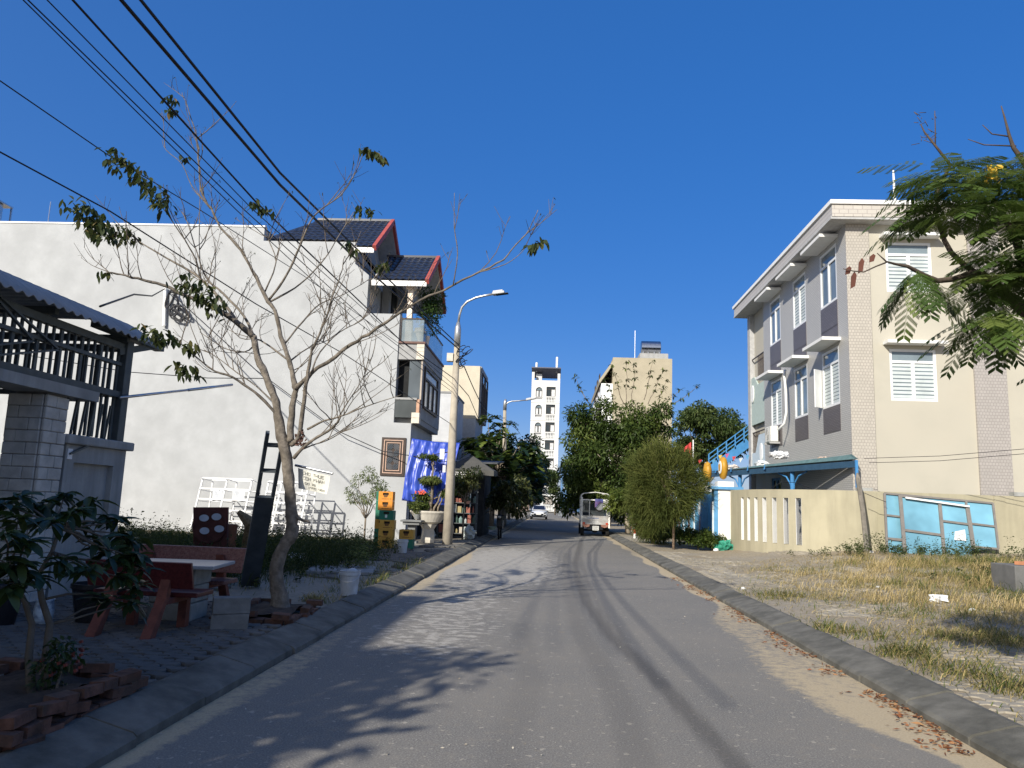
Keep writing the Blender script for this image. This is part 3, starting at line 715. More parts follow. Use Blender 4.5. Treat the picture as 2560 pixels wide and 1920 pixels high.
ltile2 = tile_mat('beige_tile_band', (.48, .45, .40), (.53, .495, .44), (.36, .325, .295), 1, .30, .15, 'y', .012)
gtile2 = tile_mat('grey_tile_front', (.36, .335, .31), (.40, .37, .345), (.27, .25, .235), 1, .10, .10, 'y', .01)
creamw = M('cream_school', (.45, .425, .355), .88, .05, 1.0, .15, stain=(.40, .37, .305), stain_amt=.5, sscale=.5)
slab = M('white_slab', (.76, .76, .74), .8, .06, 3, .1, stain=(.5, .49, .46), stain_amt=.5, sscale=3)
upvc = M('white_upvc', (.74, .75, .75), .4, .03)
sch = thing('school_building', 'three-storey school block with grey tiled street side and cream end wall', 'building', (12, 25, 0))
cols3 = [(26.05, 27.68), (29.32, 30.9), (32.65, 34.25)]; rowz = [(5.27, 7.25), (8.88, 10.86)]
hl = [(a, b, c, d) for a, b in cols3 for c, d in rowz] + [(33.0, 34.4, .6, 3.05)]
holes_wall(MB(), 'x', sx, .22, sy + .02, 35.3, 0, 11.3, hl).build('street_wall', gtile, sch)
MB().box((sx, sy, 0), (sx + .75, sy + .02, 11.3)).box((sx + .002, sy + .001, 0), (sx + .74, sy + .5, 11.28)).build('corner_pilaster', ltile, sch)
fcols = [(10.80, 12.28), (15.9, 17.4)]; frow = [(5.30, 7.0), (8.92, 10.62)]
holes_wall(MB(), 'y', sy + .06, .22, sx + .75, 13.42, 0, 11.3, [(10.80, 12.28, c, d) for c, d in frow]).build('end_wall', creamw, sch)
MB().box((13.42, sy - .02, 0), (14.42, sy + .3, 11.3)).build('pilaster', gtile2, sch)
holes_wall(MB(), 'y', sy + .06, .22, 14.42, 24, 0, 11.3, [(15.9, 17.4, c, d) for c, d in frow]).build('end_wall', creamw, sch)
MB().box((sx + .24, sy + .3, 0), (24, 38, 11.28)).build('core', M('school_inside', (.05, .055, .06), .8), sch)
MB().box((8.92, 24.7, 11.30), (24.5, 38.6, 11.72)).build('roof_band', ltile2, sch)
MB().box((8.86, 24.64, 11.722), (24.6, 38.7, 11.86)).build('roof_cap', whitep, sch)
MB().box((8.88, 24.72, 11.22), (24.5, 38.5, 11.30)).build('soffit', M('soffit_grey', (.45, .45, .445), .85), sch)
shut = M('grey_blind', (.50, .55, .55), .7, .08, 3); pane_s = GLASS('school_glass', (.16, .20, .22), .05)
for i, (a, b) in enumerate(cols3):
    for j, (c, d) in enumerate(rowz):
        fwin(sch, (sx + .06, b, c), (0, -1, 0), (-1, 0, 0), b - a, d - c, upvc, pane_s, cols=2, transom=.5, fw=.08, dep=.06, blind=shut if (i + j) % 2 == 0 else None)
        MB().box((sx - .012, a, c - .9), (sx - .001, b, c - .01)).build('dark_panel', dtile, sch)
        MB().box((sx - .62, a - .22, d + .14), (sx - .001, b + .22, d + .25)).build('sunshade', slab, sch)
        if j == 0: MB().box((sx - .012, a, d + .252), (sx - .001, b, d + .75)).build('dark_panel', dtile, sch)
# the half open casement on the nearest lower window
m = MB(); o_ = Vector((sx - .02, cols3[0][1] - .05, rowz[0][0] + .05)); m.obox(o_ + V(-.16, 0, .68), (.16, .12, 0), (.012, -.016, 0), (0, 0, .68)); m.build('open_casement', upvc, sch)
for (a, b) in fcols:
    for c, d in frow:
        fwin(sch, (a, sy + .14, c), (1, 0, 0), (0, -1, 0), b - a, d - c, upvc, pane_s, cols=2, transom=.42, fw=.085, dep=.06, blind=shut)
        MB().box((a - .2, sy - .36, d + .12), (b + .2, sy + .05, d + .22)).build('sunshade', slab, sch)
# far balcony bay
greenp = M('mint_paint', (.42, .50, .46), .8, .06); paleb = M('pale_blue_paint', (.48, .56, .62), .8, .06)
MB().box((sx + .02, 35.3, 0), (sx + .2, 35.42, 11.28)).box((sx - .02, 37.75, 0), (sx + .25, 38.2, 11.28)).build('balcony_pier', M('school_grey', (.40, .40, .40), .8), sch)
MB().box((sx + .2, 35.45, 0), (sx + .23, 37.75, 11.2)).build('balcony_back', creamw, sch)
for k, (z, mat) in enumerate(((3.4, paleb), (7.0, greenp))):
    m = MB()
    m.prism([(35.43, z), (37.74, z), (37.74, z + .95), (37.1, z + .95), (36.5, z + 1.75), (35.43, z + 1.75)][::-1] if k == 0 else [(35.43, z - 1.3), (37.74, z - 1.3), (37.74, z + 1.0), (37.2, z + 1.0), (36.6, z + .55), (35.43, z + .55)][::-1], 'x', sx + .03, sx + .10)
    m.build('balcony_panel', mat, sch)
    MB().disc((sx + .02, 36.0 if k == 0 else 37.4, z + (.9 if k == 0 else .2)), (0, .22, 0), (0, 0, .42), .04).build('oval_ornament', whitep, sch)
    m = MB()
    for i in range(9): m.box((sx + .06, 36.5 + i * .14 if k == 0 else 35.5 + i * .14, z + .9), (sx + .08, 36.52 + i * .14 if k == 0 else 35.52 + i * .14, z + 1.9))
    m.box((sx + .05, 35.5, z + 1.9), (sx + .09, 37.7, z + 1.95)); m.build('balcony_rail', brown, sch)
MB().prism([(35.43, 7.0), (35.43, 6.4), (35.9, 6.85), (36.6, 7.05), (37.3, 6.85), (37.74, 6.4), (37.74, 7.0)], 'x', sx + .04, sx + .09).build('arch', greyw, sch)
MB().box((sx + .05, 36.0, 6.1), (sx + .07, 37.2, 7.0)).build('roller_screen', M('screen_grey', (.25, .25, .26), .8), sch)
# door and wall under the canopy
fwin(sch, (sx + .1, 34.4, .6), (0, -1, 0), (-1, 0, 0), 1.4, 2.45, M('blue_paint', (.09, .24, .44), .55, .1), dglass, cols=2, fw=.1)
# air conditioner, drain pipe, aerial
t2 = thing('air_conditioner', 'white air conditioner outdoor unit bracketed to grey tiled wall', 'air conditioner', (9.2, 33.5, 4.6))
acw = M('ac_white', (.68, .67, .62), .5, .06); MB().box((9.1, 32.95, 4.55), (9.42, 33.8, 5.2)).build('casing', acw, t2, bevel=.02)
m = MB(); 
for k in range(4): m.tube([(9.09, 33.45 + .06 * (k + 1) * math.cos(i * .55), 4.87 + .07 * (k + 1) * math.sin(i * .55)) for i in range(12)], .008, 4)
m.build('fan_grille', greyw, t2); MB().box((9.05, 32.95, 4.46), (9.499, 33.0, 4.54)).box((9.05, 33.75, 4.46), (9.499, 33.8, 4.54)).build('bracket', greyw, t2)
one('drain_pipe', MB().tube([P(1945, 1075, 31.6), P(1961, 1058, 31.4), P(1966, 1030, 31.2), P(1964, 970, 31.2), P(1961, 940, 31.2), P(1963, 925, 31.3)], .05, 8), whitep, 'white bent drain pipe running down the grey tiled wall', 'pipe', smooth=True)
ap = P(2240, 490, 27.5)
one('roof_aerial', MB().tube([(ap.x, 27.5, 11.86), (ap.x - .05, 27.5, 13.1), (ap.x - .06, 27.5, 14.2)], [.07, .05, .03], 8).bar((ap.x - .5, 27.5, 11.87), (ap.x - .02, 27.5, 12.3), .015).bar((ap.x + .45, 27.5, 11.87), (ap.x - .02, 27.5, 12.3), .015), whitep, 'tall white aerial mast on the school roof', 'aerial')
# ================================================================== LEFT SIDE: GATEWAY, FURNITURE, SHOP CORNER
grey_st = M('grey_steel', (.085, .10, .10), .55, .15, 8, .1, metal=.2)
conc = M('weathered_concrete', (.33, .335, .32), .9, .15, 2, .3, 30, stain=(.16, .165, .155), stain_amt=.6, sscale=1.0, streak=True)
blk = M('split_stone', (.47, .455, .41), .92, .16, 5, .6, 35); jnt = M('stone_joint', (.22, .21, .19), .95)
gx = -6.5
gw = thing('gateway', 'stone pillar and dark steel gateway under a corrugated roof at left', 'gateway', (gx, 10, .12))
# stone pillar of split blocks
pil = MB().box((-7.0, 9.43, .1), (gx - .012, 9.88, 2.64)).build('pillar', jnt, gw)
BL = {}
def stone(a, b):
    me = MB().box(a, b).mesh('stone_block'); me.materials.append(blk); o = link('stone_block', me, None, pil); KIDS.setdefault(pil.name, []).append(o)
    bb = o.modifiers.new('b', 'BEVEL'); bb.width = .008; bb.segments = 1
rs = random.Random(3)
zs = .12; row = 0
while zs < 2.6:
    h = .155; cut = .17 + .14 * (row % 2) + rs.uniform(-.03, .03)
    for y0, y1 in ((9.425, 9.425 + cut), (9.425 + cut, 9.885)): stone((gx - .03, y0 + .004, zs + .004), (gx + .004 + rs.uniform(0, .014), y1 - .004, zs + h - .004))
    cut = .16 + .15 * ((row + 1) % 2)
    for x0, x1 in ((-7.005, -7.005 + cut), (-7.005 + cut, gx - .034)): stone((x0 + .004, 9.418 - rs.uniform(0, .012), zs + .004), (x1 - .004, 9.445, zs + h - .004))
    zs += h; row += 1
MB().box((-6.95, 9.47, 2.645), (gx - .03, 9.86, 2.78)).build('pillar_head', M('dark_concrete', (.16, .165, .165), .9, .15), gw)
MB().box((-6.95, 4.0, 2.782), (-6.42, 10.42, 2.92)).build('lintel', conc, gw)
# concrete panel wall with cap
MB().box((-6.8, 9.95, .1), (gx - .08, 11.40, 2.16)).box((gx - .0801, 9.95, .1), (gx, 10.15, 2.16)).box((gx - .0801, 11.1, .1), (gx, 11.40, 2.16)).box((gx - .0801, 10.15, 1.92), (gx, 11.1, 2.16)).build('panel_wall', conc, gw)
MB().box((-6.88, 9.9, 2.162), (gx + .07, 11.50, 2.29)).build('wall_cap', conc, gw, bevel=.02)
MB().box((gx + .002, 9.98, 1.96), (gx + .012, 10.08, 2.1)).build('hinge_plate', whitep, gw)
MB().bar((gx + .03, 10.0, 2.03), (gx + .05, 10.45, 2.2), .025).build('stay', grey_st, gw)
MB().box((gx - .16, 11.12, 2.292), (gx, 11.30, 3.82)).build('corner_post', grey_st, gw, bevel=.01)
# railings: along the street and round the corner
for k in range(46):
    y = 4.2 + k * .152; wd = .055 if k % 3 == 0 else .034
    MB().box((gx - .11, y, 2.94 if y < 10.3 else 2.31), (gx - .11 + .03, y + wd, 3.66)).build('rail_bar', grey_st, gw)
for k in range(13):
    x = -9.4 + k * .215
    if x < gx - .2: MB().box((x, 11.2, 2.31), (x + .04, 11.23, 3.66)).build('rail_bar', grey_st, gw)
for k in range(6): y = 9.95 + k * .2; MB().bar((gx - .10, y, 2.3), (gx - .08, y + .04, 2.8), .028).build('rail_bar', grey_st, gw)
MB().box((gx - .14, 4.0, 3.66), (gx - .04, 11.12, 3.76)).box((gx - .14, 4.0, 3.42), (gx - .05, 11.12, 3.47)).build('top_rail', grey_st, gw)
MB().box((gx - .15, 4.0, 2.94), (gx - .03, 11.12, 3.03)).build('mid_rail', grey_st, gw)
MB().box((-9.6, 11.17, 3.66), (gx - .16, 11.27, 3.76)).box((-9.6, 11.17, 2.96), (gx - .16, 11.27, 3.03)).build('side_rail', grey_st, gw)
m = MB()
for pts in ([(8.0, 3.9), (9.07, 3.37), (7.4, 2.9)], [(8.3, 3.8), (9.57, 3.36), (7.2, 2.75)]):
    for a, b in zip(pts[:-1], pts[1:]): m.bar((gx - .02, a[0], a[1]), (gx - .02, b[0], b[1]), .025, .035, up=(1, 0, 0))
m.build('chevron_brace', grey_st, gw)
MB().bar((gx - .05, 11.0, 3.62), (gx + .02, 12.15, 3.97), .03, .10).box((gx - .1, 10.3, 3.84), (gx + .05, 12.1, 3.92)).build('bracket_arm', grey_st, gw)
# corrugated curved roof
def cr(u, v):
    y = 3.6 + v * 7.9; s_ = u
    x = -9.8 + s_ * 3.55; z = 4.24 - .02 * s_ - .40 * max(0, (s_ - .74) / .26) ** 2 + .022 * math.sin(y * 2 * math.pi / .19)
    return (x, y, z)
m = MB().grid(cr, 22, 330)
zf = M('zinc_sheet', (.34, .35, .355), .55, .12, 3, .1, metal=.3, stain=(.25, .26, .27), stain_amt=.5, sscale=2)
ro = m.build('corrugated_roof', zf, gw, smooth=True); sd_ = ro.modifiers.new('s', 'SOLIDIFY'); sd_.thickness = .012
m = MB()
for k in range(5): m.box((-9.7, 4.2 + 1.7 * k, 3.78), (gx + .05, 4.28 + 1.7 * k, 3.88))
m.build('rafter', grey_st, gw)
one('banner_pole', MB().tube([PX(300, 994, -6.42), PX(470, 975, -6.35)], .022, 8).tube([PX(470, 975, -6.35), PX(580, 962, -6.3)], .026, 8), st, 'slanting steel pipe sticking out beyond the gateway corner post', 'pole', smooth=True)
# house behind the gateway, out of view: added and sized to shade the pavement
t = thing('house', 'plain unseen house behind the corrugated gateway roof, added to shade the pavement', 'house', (-16, -4, 0))
MB().box((-26, -2, 0), (-10.2, 11.2, 8.2)).build('wall', greyw, t)
MB().box((-26.2, -1.99, 8.2), (-10.0, 11.4, 8.4)).build('roof_slab', slab, t)
MB().box((-26, -30, 0), (-10.2, -2.01, 9.3)).build('rear_shade_wall', greyw, t)  # taller unseen block, added to carry the shade further over the road
MB().box((-26.2, -30.2, 9.3), (-10.0, -1.99, 9.5)).build('rear_shade_slab', slab, t)
fwin(t, (-10.2, 6.0, 1.2), (0, -1, 0), (1, 0, 0), 1.6, 1.5, upvc, dglass)

# ---- stone bench set
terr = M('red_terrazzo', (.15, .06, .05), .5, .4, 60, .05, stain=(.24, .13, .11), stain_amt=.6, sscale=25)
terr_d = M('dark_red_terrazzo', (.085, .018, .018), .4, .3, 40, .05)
benchleg = M('bench_leg', (.15, .05, .035), .75, .25, 10, .3)
def bench(label, x0, x1, yb, face, mat, backh=(.55, .88)):
    """face=+1: sitter looks to +Y. yb = y of the backrest"""
    t = thing('stone_bench', label, 'bench', ((x0 + x1) / 2, yb + .25 * face, .14), 'stone benches round the table')
    MB().box((x0, min(yb + .12 * face, yb + .52 * face), .50), (x1, max(yb + .12 * face, yb + .52 * face), .55)).build('seat', mat, t, bevel=.01)
    b0, b1 = backh
    MB().obox(((x0 + x1) / 2, yb - .02 * face, (b0 + b1) / 2), ((x1 - x0) / 2, 0, 0), (0, .02, .004), (0, -.05 * face, (b1 - b0) / 2)).build('backrest', mat, t, bevel=.008)
    for x in (x0 + .28, x1 - .28):
        s_ = face
        prof = [(yb - .30 * s_, .14), (yb - .18 * s_, .14), (yb - .05 * s_, .42), (yb + .06 * s_, .42), (yb + .12 * s_, .30), (yb + .40 * s_, .44), (yb + .42 * s_, .14), (yb + .50 * s_, .14), (yb + .50 * s_, .497), (yb + .05 * s_, .497), (yb + .02 * s_, .84), (yb - .03 * s_, .84)]
        prof = [(yb - .34 * s_, .14), (yb - .22 * s_, .14), (yb - .06 * s_, .44), (yb + .0 * s_, .495), (yb + .07 * s_, .82), (yb + .02 * s_, .82), (yb - .1 * s_, .48)]
        MB().prism(prof if s_ < 0 else prof[::-1], 'x', x - .05, x + .05).build('back_leg', benchleg, t)
        MB().box((x - .045, min(yb + .40 * s_, yb + .49 * s_), .14), (x + .045, max(yb + .40 * s_, yb + .49 * s_), .44)).box((x - .045, min(yb - .02 * s_, yb + .50 * s_), .441), (x + .045, max(yb - .02 * s_, yb + .50 * s_), .498)).build('front_leg', benchleg, t)
    return t
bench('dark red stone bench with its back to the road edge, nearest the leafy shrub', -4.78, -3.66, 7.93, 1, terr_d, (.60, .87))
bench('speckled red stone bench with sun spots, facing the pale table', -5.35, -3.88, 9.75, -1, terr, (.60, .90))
t = thing('stone_table', 'pale slab table on rough concrete blocks between the red benches', 'table', (-4.35, 8.95, .14))
MB().obox((-4.30, 8.95, .755), (.50, .06, 0), (-.05, .42, 0), (0, 0, .02)).build('table_top', M('pale_granite', (.24, .27, .30), .35, .12, 60), t, bevel=.008)
for k in range(3): MB().obox((-4.28, 8.95, .245 + .195 * k), (.26 - .012 * (k % 2), .015 * (k - 1), 0), (-.01, .24, 0), (0, 0, .094)).build('base_block', M('pale_block', (.24, .245, .225), .92, .15, 6, .6, 20), t, bevel=.015)
hb = M('hollow_block', (.17, .175, .17), .95, .18, 8, .6, 50)
for k in range(2):
    t = thing('concrete_block', 'grey hollow concrete block, %s of the pair beside the tree planter' % ('lower' if k == 0 else 'upper'), 'block', (-3.45, 8.42, .14 + .17 * k), 'hollow concrete blocks')
    z = .14 + .172 * k; o_ = V(-3.44, 8.42, z + .085); a = .12 * k
    ex, ey = V(math.cos(.35 + a), math.sin(.35 + a), 0), V(-math.sin(.35 + a), math.cos(.35 + a), 0)
    MB().obox(o_, ex * .19, ey * .09, (0, 0, .084)).build('body', hb, t, bevel=.006)
    m = MB()
    for dx in (-.05, .05): m.obox(o_ + ex * .191 + ey * dx, ex * .002, ey * .02, (0, 0, .028))
    m.build('core_hole', dk, t)

# ---- brick rings
brk = M('old_brick', (.12, .06, .042), .95, .4, 9, .7, 40, stain=(.05, .047, .04), stain_amt=.85, sscale=4)
earth = M('dark_earth', (.055, .04, .03), .95, .3, 12, .8, 20)
brme = MB().box((-.1, -.05, 0), (.1, .05, .062)).mesh('brick'); brme.materials.append(brk)
def brick_ring(label, x0, x1, y0, y1, courses, messy=.03):
    t = thing('brick_planter', label, 'planter', ((x0 + x1) / 2, (y0 + y1) / 2, .13))
    so_ = MB().grid(lambda u, v: (x0 + .08 + u * (x1 - x0 - .16), y0 + .08 + v * (y1 - y0 - .16), .13 + .062 * courses * (.75 + .3 * fbm(u * 4, v * 4 + x0))), 12, 12).build('soil', earth, t, smooth=True)
    r = random.Random(int(x0 * 100)); skip = lambda c: c > 0 and r.random() < .3
    for c in range(courses):
        z = .13 + c * .066; off = .1 * (c % 2)
        for a, b, fx in ((x0, x1, y0), (x0, x1, y1)):
            x = a + off
            while x < b:
                if not skip(c): inst(brme, 'brick', Matrix.Translation((x + r.uniform(-.01, .01), fx + r.uniform(-messy, messy), z - .01 * r.random())) @ Matrix.Rotation(r.uniform(-.22, .22), 4, 'Z') @ Matrix.Rotation(r.uniform(-.14, .14), 4, 'X') @ Matrix.Rotation(r.uniform(-.1, .1), 4, 'Y'), t)
                x += .212
        for a, b, fx in ((y0 + .1, y1 - .1, x0), (y0 + .1, y1 - .1, x1)):
            y = a + off
            while y < b:
                if not skip(c): inst(brme, 'brick', Matrix.Translation((fx + r.uniform(-messy, messy), y + r.uniform(-.01, .01), z - .01 * r.random())) @ Matrix.Rotation(math.pi / 2 + r.uniform(-.22, .22), 4, 'Z') @ Matrix.Rotation(r.uniform(-.14, .14), 4, 'X') @ Matrix.Rotation(r.uniform(-.1, .1), 4, 'Y'), t)
                y += .212
    return t
brick_ring('low ragged brick planter ring round the two-stemmed shrub', -3.95, -2.98, 4.35, 5.75, 3, .04)
brick_ring('low brick planter ring round the bare tree trunk', -3.78, -2.98, 8.95, 10.15, 2)

# ---- pots behind the shrub
t = thing('ceramic_pot', 'small white ceramic pot painted with blue flowers beside pillar', 'pot', (-5.38, 8.2, .14))
MB().lathe([(.07, 0), (.095, .05), (.10, .16), (.085, .24), (.095, .26), (.08, .26)], (-5.38, 8.2, .14)).build('body', M('blue_white_glaze', (.50, .60, .66), .3, .1, stain=(.04, .08, .18), stain_amt=.95, sscale=14), t, smooth=True)
bp = M('black_plastic', (.012, .013, .016), .5, .2)
for i, (x, y, r_, lab) in enumerate(((-5.0, 8.45, .22, 'big black plant pot right of the painted ceramic pot'), (-5.75, 8.05, .2, 'black plant pot left of the painted ceramic pot'))):
    one('plant_pot', MB().lathe([(r_ * .7, 0), (r_, .36), (r_ * 1.08, .37), (r_ * 1.08, .42), (r_ * .95, .42), (r_ * .9, .36)], (x, y, .14)), bp, lab, 'pot', 'black plant pots')

# ---- rusty board on a drum
t = thing('rusty_stove_board', 'square rust-red board with four pale round openings among weeds', 'board', (-6.4, 14.6, .12))
rust = M('rust_red', (.11, .035, .028), .7, .3, 6, .2, stain=(.05, .02, .02), stain_amt=.7, sscale=3)
bY = 14.6; q = [P(483, 1268, bY), P(569, 1268, bY), P(567, 1370, bY), P(483, 1370, bY)]
MB().plate([V(p.x, bY, p.z) for p in (q[3], q[2], q[1], q[0])], .06).build('board', rust, t)
c = P(527, 1316, bY); cm = V(c.x, bY - .085, c.z)
MB().disc(cm, (.33, 0, 0), (0, 0, .31), .022, 32).build('disc', M('rust_disc', (.085, .028, .022), .6, .3, 8), t)
for (u, v) in ((510, 1295), (541, 1292), (511, 1327), (548, 1322)):
    p = P(u, v, bY - .112); MB().disc(V(p.x, bY - .112, p.z), (.095, 0, 0), (0, 0, .065), .004, 18).build('opening', M('pale_tin', (.50, .56, .62), .5, .1), t)
MB().tube([(c.x + .1, bY + .32, .12), (c.x + .1, bY + .32, .98)], .27, 18).build('drum', M('rusty_drum', (.20, .09, .05), .85, .35, 5, .3), t)
MB().tube([(c.x + .62, bY + .25, .5), (c.x + .75, bY + .2, 1.0), (c.x + .4, bY + .3, 1.22)], [.10, .17, .05], 10).build('straw_bundle', M('old_straw', (.17, .12, .06), .95, .4, 20), t)

# ---- leaning steel trestle
t = thing('leaning_trestle', 'long dark steel trestle leaning against the bare tree', 'trestle', (-4.75, 12.2, .12))
slate = M('slate_steel', (.055, .068, .078), .6, .2, 5, .2, stain=(.11, .125, .14), stain_amt=.5, sscale=3)
b0, b1 = V(-4.80, 12.4, .13), P(690, 1082, 10.35)
dv = (b1 - b0); sx_ = V(.105, .03, 0)
for s_ in (-1, 1): MB().bar(b0 + sx_ * s_, b1 + sx_ * s_, .05, .07).build('side_rail', slate, t)
for f in (.30, .45, .60, .78, .93): MB().bar(b0 + dv * f - sx_, b0 + dv * f + sx_, .05, .06).build('rung', slate, t)
nrm = dv.cross(sx_).normalized() * .03
MB().bar(b0 + dv * .02 - nrm, b0 + dv * .63 - nrm, .24, .05).build('trough', slate, t)

# ---- two white metal racks by the wall
rk = M('white_rack', (.78, .78, .77), .5, .05)
def rack(label, x0, x1, zt, ncol, lean):
    t = thing('metal_rack', label, 'rack', ((x0 + x1) / 2, 26.6, .12), 'white metal racks')
    yf, yb_ = 26.25, 27.1
    for i in range(ncol + 1):
        x = x0 + (x1 - x0) * i / ncol
        MB().bar((x - lean, yf - .1, .12), (x, yf + .1, zt), .05).build('upright', rk, t)
        MB().bar((x - lean * .5, yb_ + .1, .12), (x + .02, yb_, zt - .1), .045).build('upright', rk, t)
        for k in range(5): MB().bar((x - lean * (1 - (k + 1) / 5.5), yf, .12 + (zt - .12) * (k + 1) / 5.05), (x, yb_, .12 + (zt - .2) * (k + 1) / 5.05), .025).build('side_bar', rk, t)
    for k in range(6):
        f = (k + .4) / 5.4; z = .12 + (zt - .12) * f
        MB().bar((x0 - lean * (1 - f), yf - .1 + .2 * f, z), (x1 - lean * (1 - f), yf - .1 + .2 * f, z), .035, .05).build('shelf_bar', rk, t)
        MB().bar((x0 - lean * .4 * (1 - f), yb_, z - .05), (x1 - lean * .4 * (1 - f), yb_, z - .05), .03).build('shelf_bar', rk, t)
    return t
r1 = rack('two-bay white metal rack with plastic sheets against the white wall', P(506, 1196, 26.3).x, P(630, 1196, 26.3).x, 2.06, 2, .22)
r2 = rack('empty white metal rack right of the leaning trestle by the wall', P(672, 1194, 26.3).x, P(772, 1205, 26.3).x, 2.02, 3, .20)
clr = M('clear_plastic_sheet', (.62, .64, .66), .35, .1, 6, .3); 
for u0, u1 in ((534, 556), (583, 612)):
    a, b = P(u0, 1226, 26.35), P(u1, 1255, 26.35); MB().grid(lambda s_, v: (a.x + (b.x - a.x) * s_, 26.3 + .02 * math.sin(s_ * 9 + v * 4), b.z + (a.z - b.z) * v), 10, 6).build('plastic_sheet', clr, r1)

# ---- hanging paper sign on the tree
t = thing('hanging_sign', 'faded white paper sign hanging from a rod tied to bare tree', 'sign', (-3.3, 10.2, 1.9))
SY = 9.95
MB().tube([P(738, 1163, SY), P(832, 1184, SY - .1)], .016, 8).build('rod', st, t)
A, B_, C_, D = P(745, 1170, SY), P(826, 1190, SY - .1), P(818, 1236, SY - .1), P(748, 1221, SY)
def sheet(u, v):
    p = A.lerp(B_, u).lerp(D.lerp(C_, u), v); return p + V(0, -.03 * math.sin(u * 5 + v * 2) * v - .015 * math.sin(u * 13), 0)
MB().grid(sheet, 14, 10).build('paper', M('faded_paper', (.66, .65, .58), .8, .05, 4), t)
ink = M('faded_ink', (.55, .54, .475), .85)
def sheet_text(rows_, parent):
    # washed out hand lettering: strokes following the sheet
    rr = random.Random(5); GL = {'C': [((1, 1), (0, .8)), ((0, .8), (0, .2)), ((0, .2), (1, 0))], 'H': [((0, 0), (0, 1)), ((1, 0), (1, 1)), ((0, .5), (1, .5))], 'O': [((0, 0), (1, 0)), ((1, 0), (1, 1)), ((1, 1), (0, 1)), ((0, 1), (0, 0))], 'T': [((0, 1), (1, 1)), ((.5, 0), (.5, 1))], 'U': [((0, 1), (0, 0)), ((0, 0), (1, 0)), ((1, 0), (1, 1))], 'E': [((0, 0), (0, 1)), ((0, 1), (1, 1)), ((0, .5), (.8, .5)), ((0, 0), (1, 0))],
          'M': [((0, 0), (0, 1)), ((0, 1), (.5, .4)), ((.5, .4), (1, 1)), ((1, 1), (1, 0))], 'P': [((0, 0), (0, 1)), ((0, 1), (1, .8)), ((1, .8), (0, .5))], 'A': [((0, 0), (.5, 1)), ((.5, 1), (1, 0)), ((.2, .4), (.8, .4))], 'N': [((0, 0), (0, 1)), ((0, 1), (1, 0)), ((1, 0), (1, 1))], '1': [((.5, 0), (.5, 1))], '7': [((0, 1), (1, 1)), ((1, 1), (.3, 0))], '8': [((0, 0), (1, 0)), ((1, 0), (1, 1)), ((1, 1), (0, 1)), ((0, 1), (0, 0)), ((0, .5), (1, .5))], '0': [((0, 0), (1, 0)), ((1, 0), (1, 1)), ((1, 1), (0, 1)), ((0, 1), (0, 0))], '9': [((0, .5), (0, 1)), ((0, 1), (1, 1)), ((1, 1), (1, 0)), ((0, .5), (1, .5))], '4': [((0, 1), (0, .5)), ((0, .5), (1, .5)), ((.8, 1), (.8, 0))], '6': [((1, 1), (0, .6)), ((0, .6), (0, 0)), ((0, 0), (1, 0)), ((1, 0), (1, .5)), ((1, .5), (0, .5))]}
    m = MB()
    for s_, v0, h, u0, w_ in rows_:
        for i, ch in enumerate(s_):
            for (a, b) in GL.get(ch, []):
                f = lambda q: sheet(u0 + (i + q[0] * .72) * w_, v0 + (1 - q[1]) * h) + V(0, -.006, 0)
                m.bar(f(a), f(b), .003, .012, up=(0, 1, 0))
    m.build('lettering', ink, parent)
sheet_text([('CHO THUE', .10, .14, .14, .085), ('COM PHAN', .34, .15, .16, .085), ('1990 486', .80, .10, .30, .075), ('00 78', .62, .09, .22, .07)], t)

# ---- buckets, rubbish
bw = M('grubby_white_plastic', (.50, .53, .55), .5, .12, 5, .1, stain=(.30, .29, .26), stain_amt=.6, sscale=4)
def bucket(label, x, y, r_, h):
    t = thing('paint_bucket', label, 'bucket', (x, y, .14), 'white buckets on the left pavement')
    MB().lathe([(r_ * .82, 0), (r_ * .96, h * .8), (r_ * 1.06, h * .82), (r_ * 1.06, h * .92), (r_, h * .93), (r_ * 1.05, h), (r_ * .95, h), (r_ * .9, h * .9), (r_ * .8, h * .7)], (x, y, .14), 24).build('body', bw, t, smooth=False)
    MB().tube([(x + r_ * 1.08 * math.cos(a), y - r_ * .35 + r_ * .75 * -abs(math.sin(a)), .14 + h * .87 - .11 * abs(math.sin(a))) for a in [math.pi * i / 12 for i in range(13)]], .005, 5).build('handle', st, t)
    return t
tb = bucket('white paint bucket with wire handle near the kerb', -3.02, 11.75, .15, .36)
MB().lathe([(.09, 0), (.08, .02), (.03, .05)], (-2.97, 11.7, .49), 7).build('rag', bw, tb)
bucket('grey white bucket standing in front of the beer crates', -4.03, 21.1, .14, .36)
def crumple(name, label, c, r, n, mat, cat='litter', grp=None, flat=.35, seed=1):
    rr = np.random.default_rng(seed); m = MB()
    def fn(u, v):
        a, b = u * 2 * math.pi, v * math.pi; q0 = Vector((math.cos(a) * math.sin(b) + seed, math.sin(a) * math.sin(b), math.cos(b))); k = 1 + .5 * mnoise.noise(q0 * 2.5) + .45 * mnoise.noise(q0 * 6)
        return (c[0] + r * k * math.cos(a) * math.sin(b), c[1] + r * .7 * k * math.sin(a) * math.sin(b), c[2] + r * flat * (k * math.cos(b) + .8))
    return one(name, m.grid(fn, n, n // 2), mat, label, cat, grp)
plast = M('white_plastic_film', (.72, .73, .74), .45, .08, 10, .5)
p = G(745, 1402, .16); crumple('plastic_bag', 'crumpled white plastic bag at the edge of the weeds', p, .26, 22, plast, seed=4)
slabm = M('manhole_slab', (.26, .27, .27), .9, .15, 4, .3)
p = G(855, 1425, .16); t = thing('manhole_cover', 'flat square concrete cover slab behind the white bucket', 'cover', p)
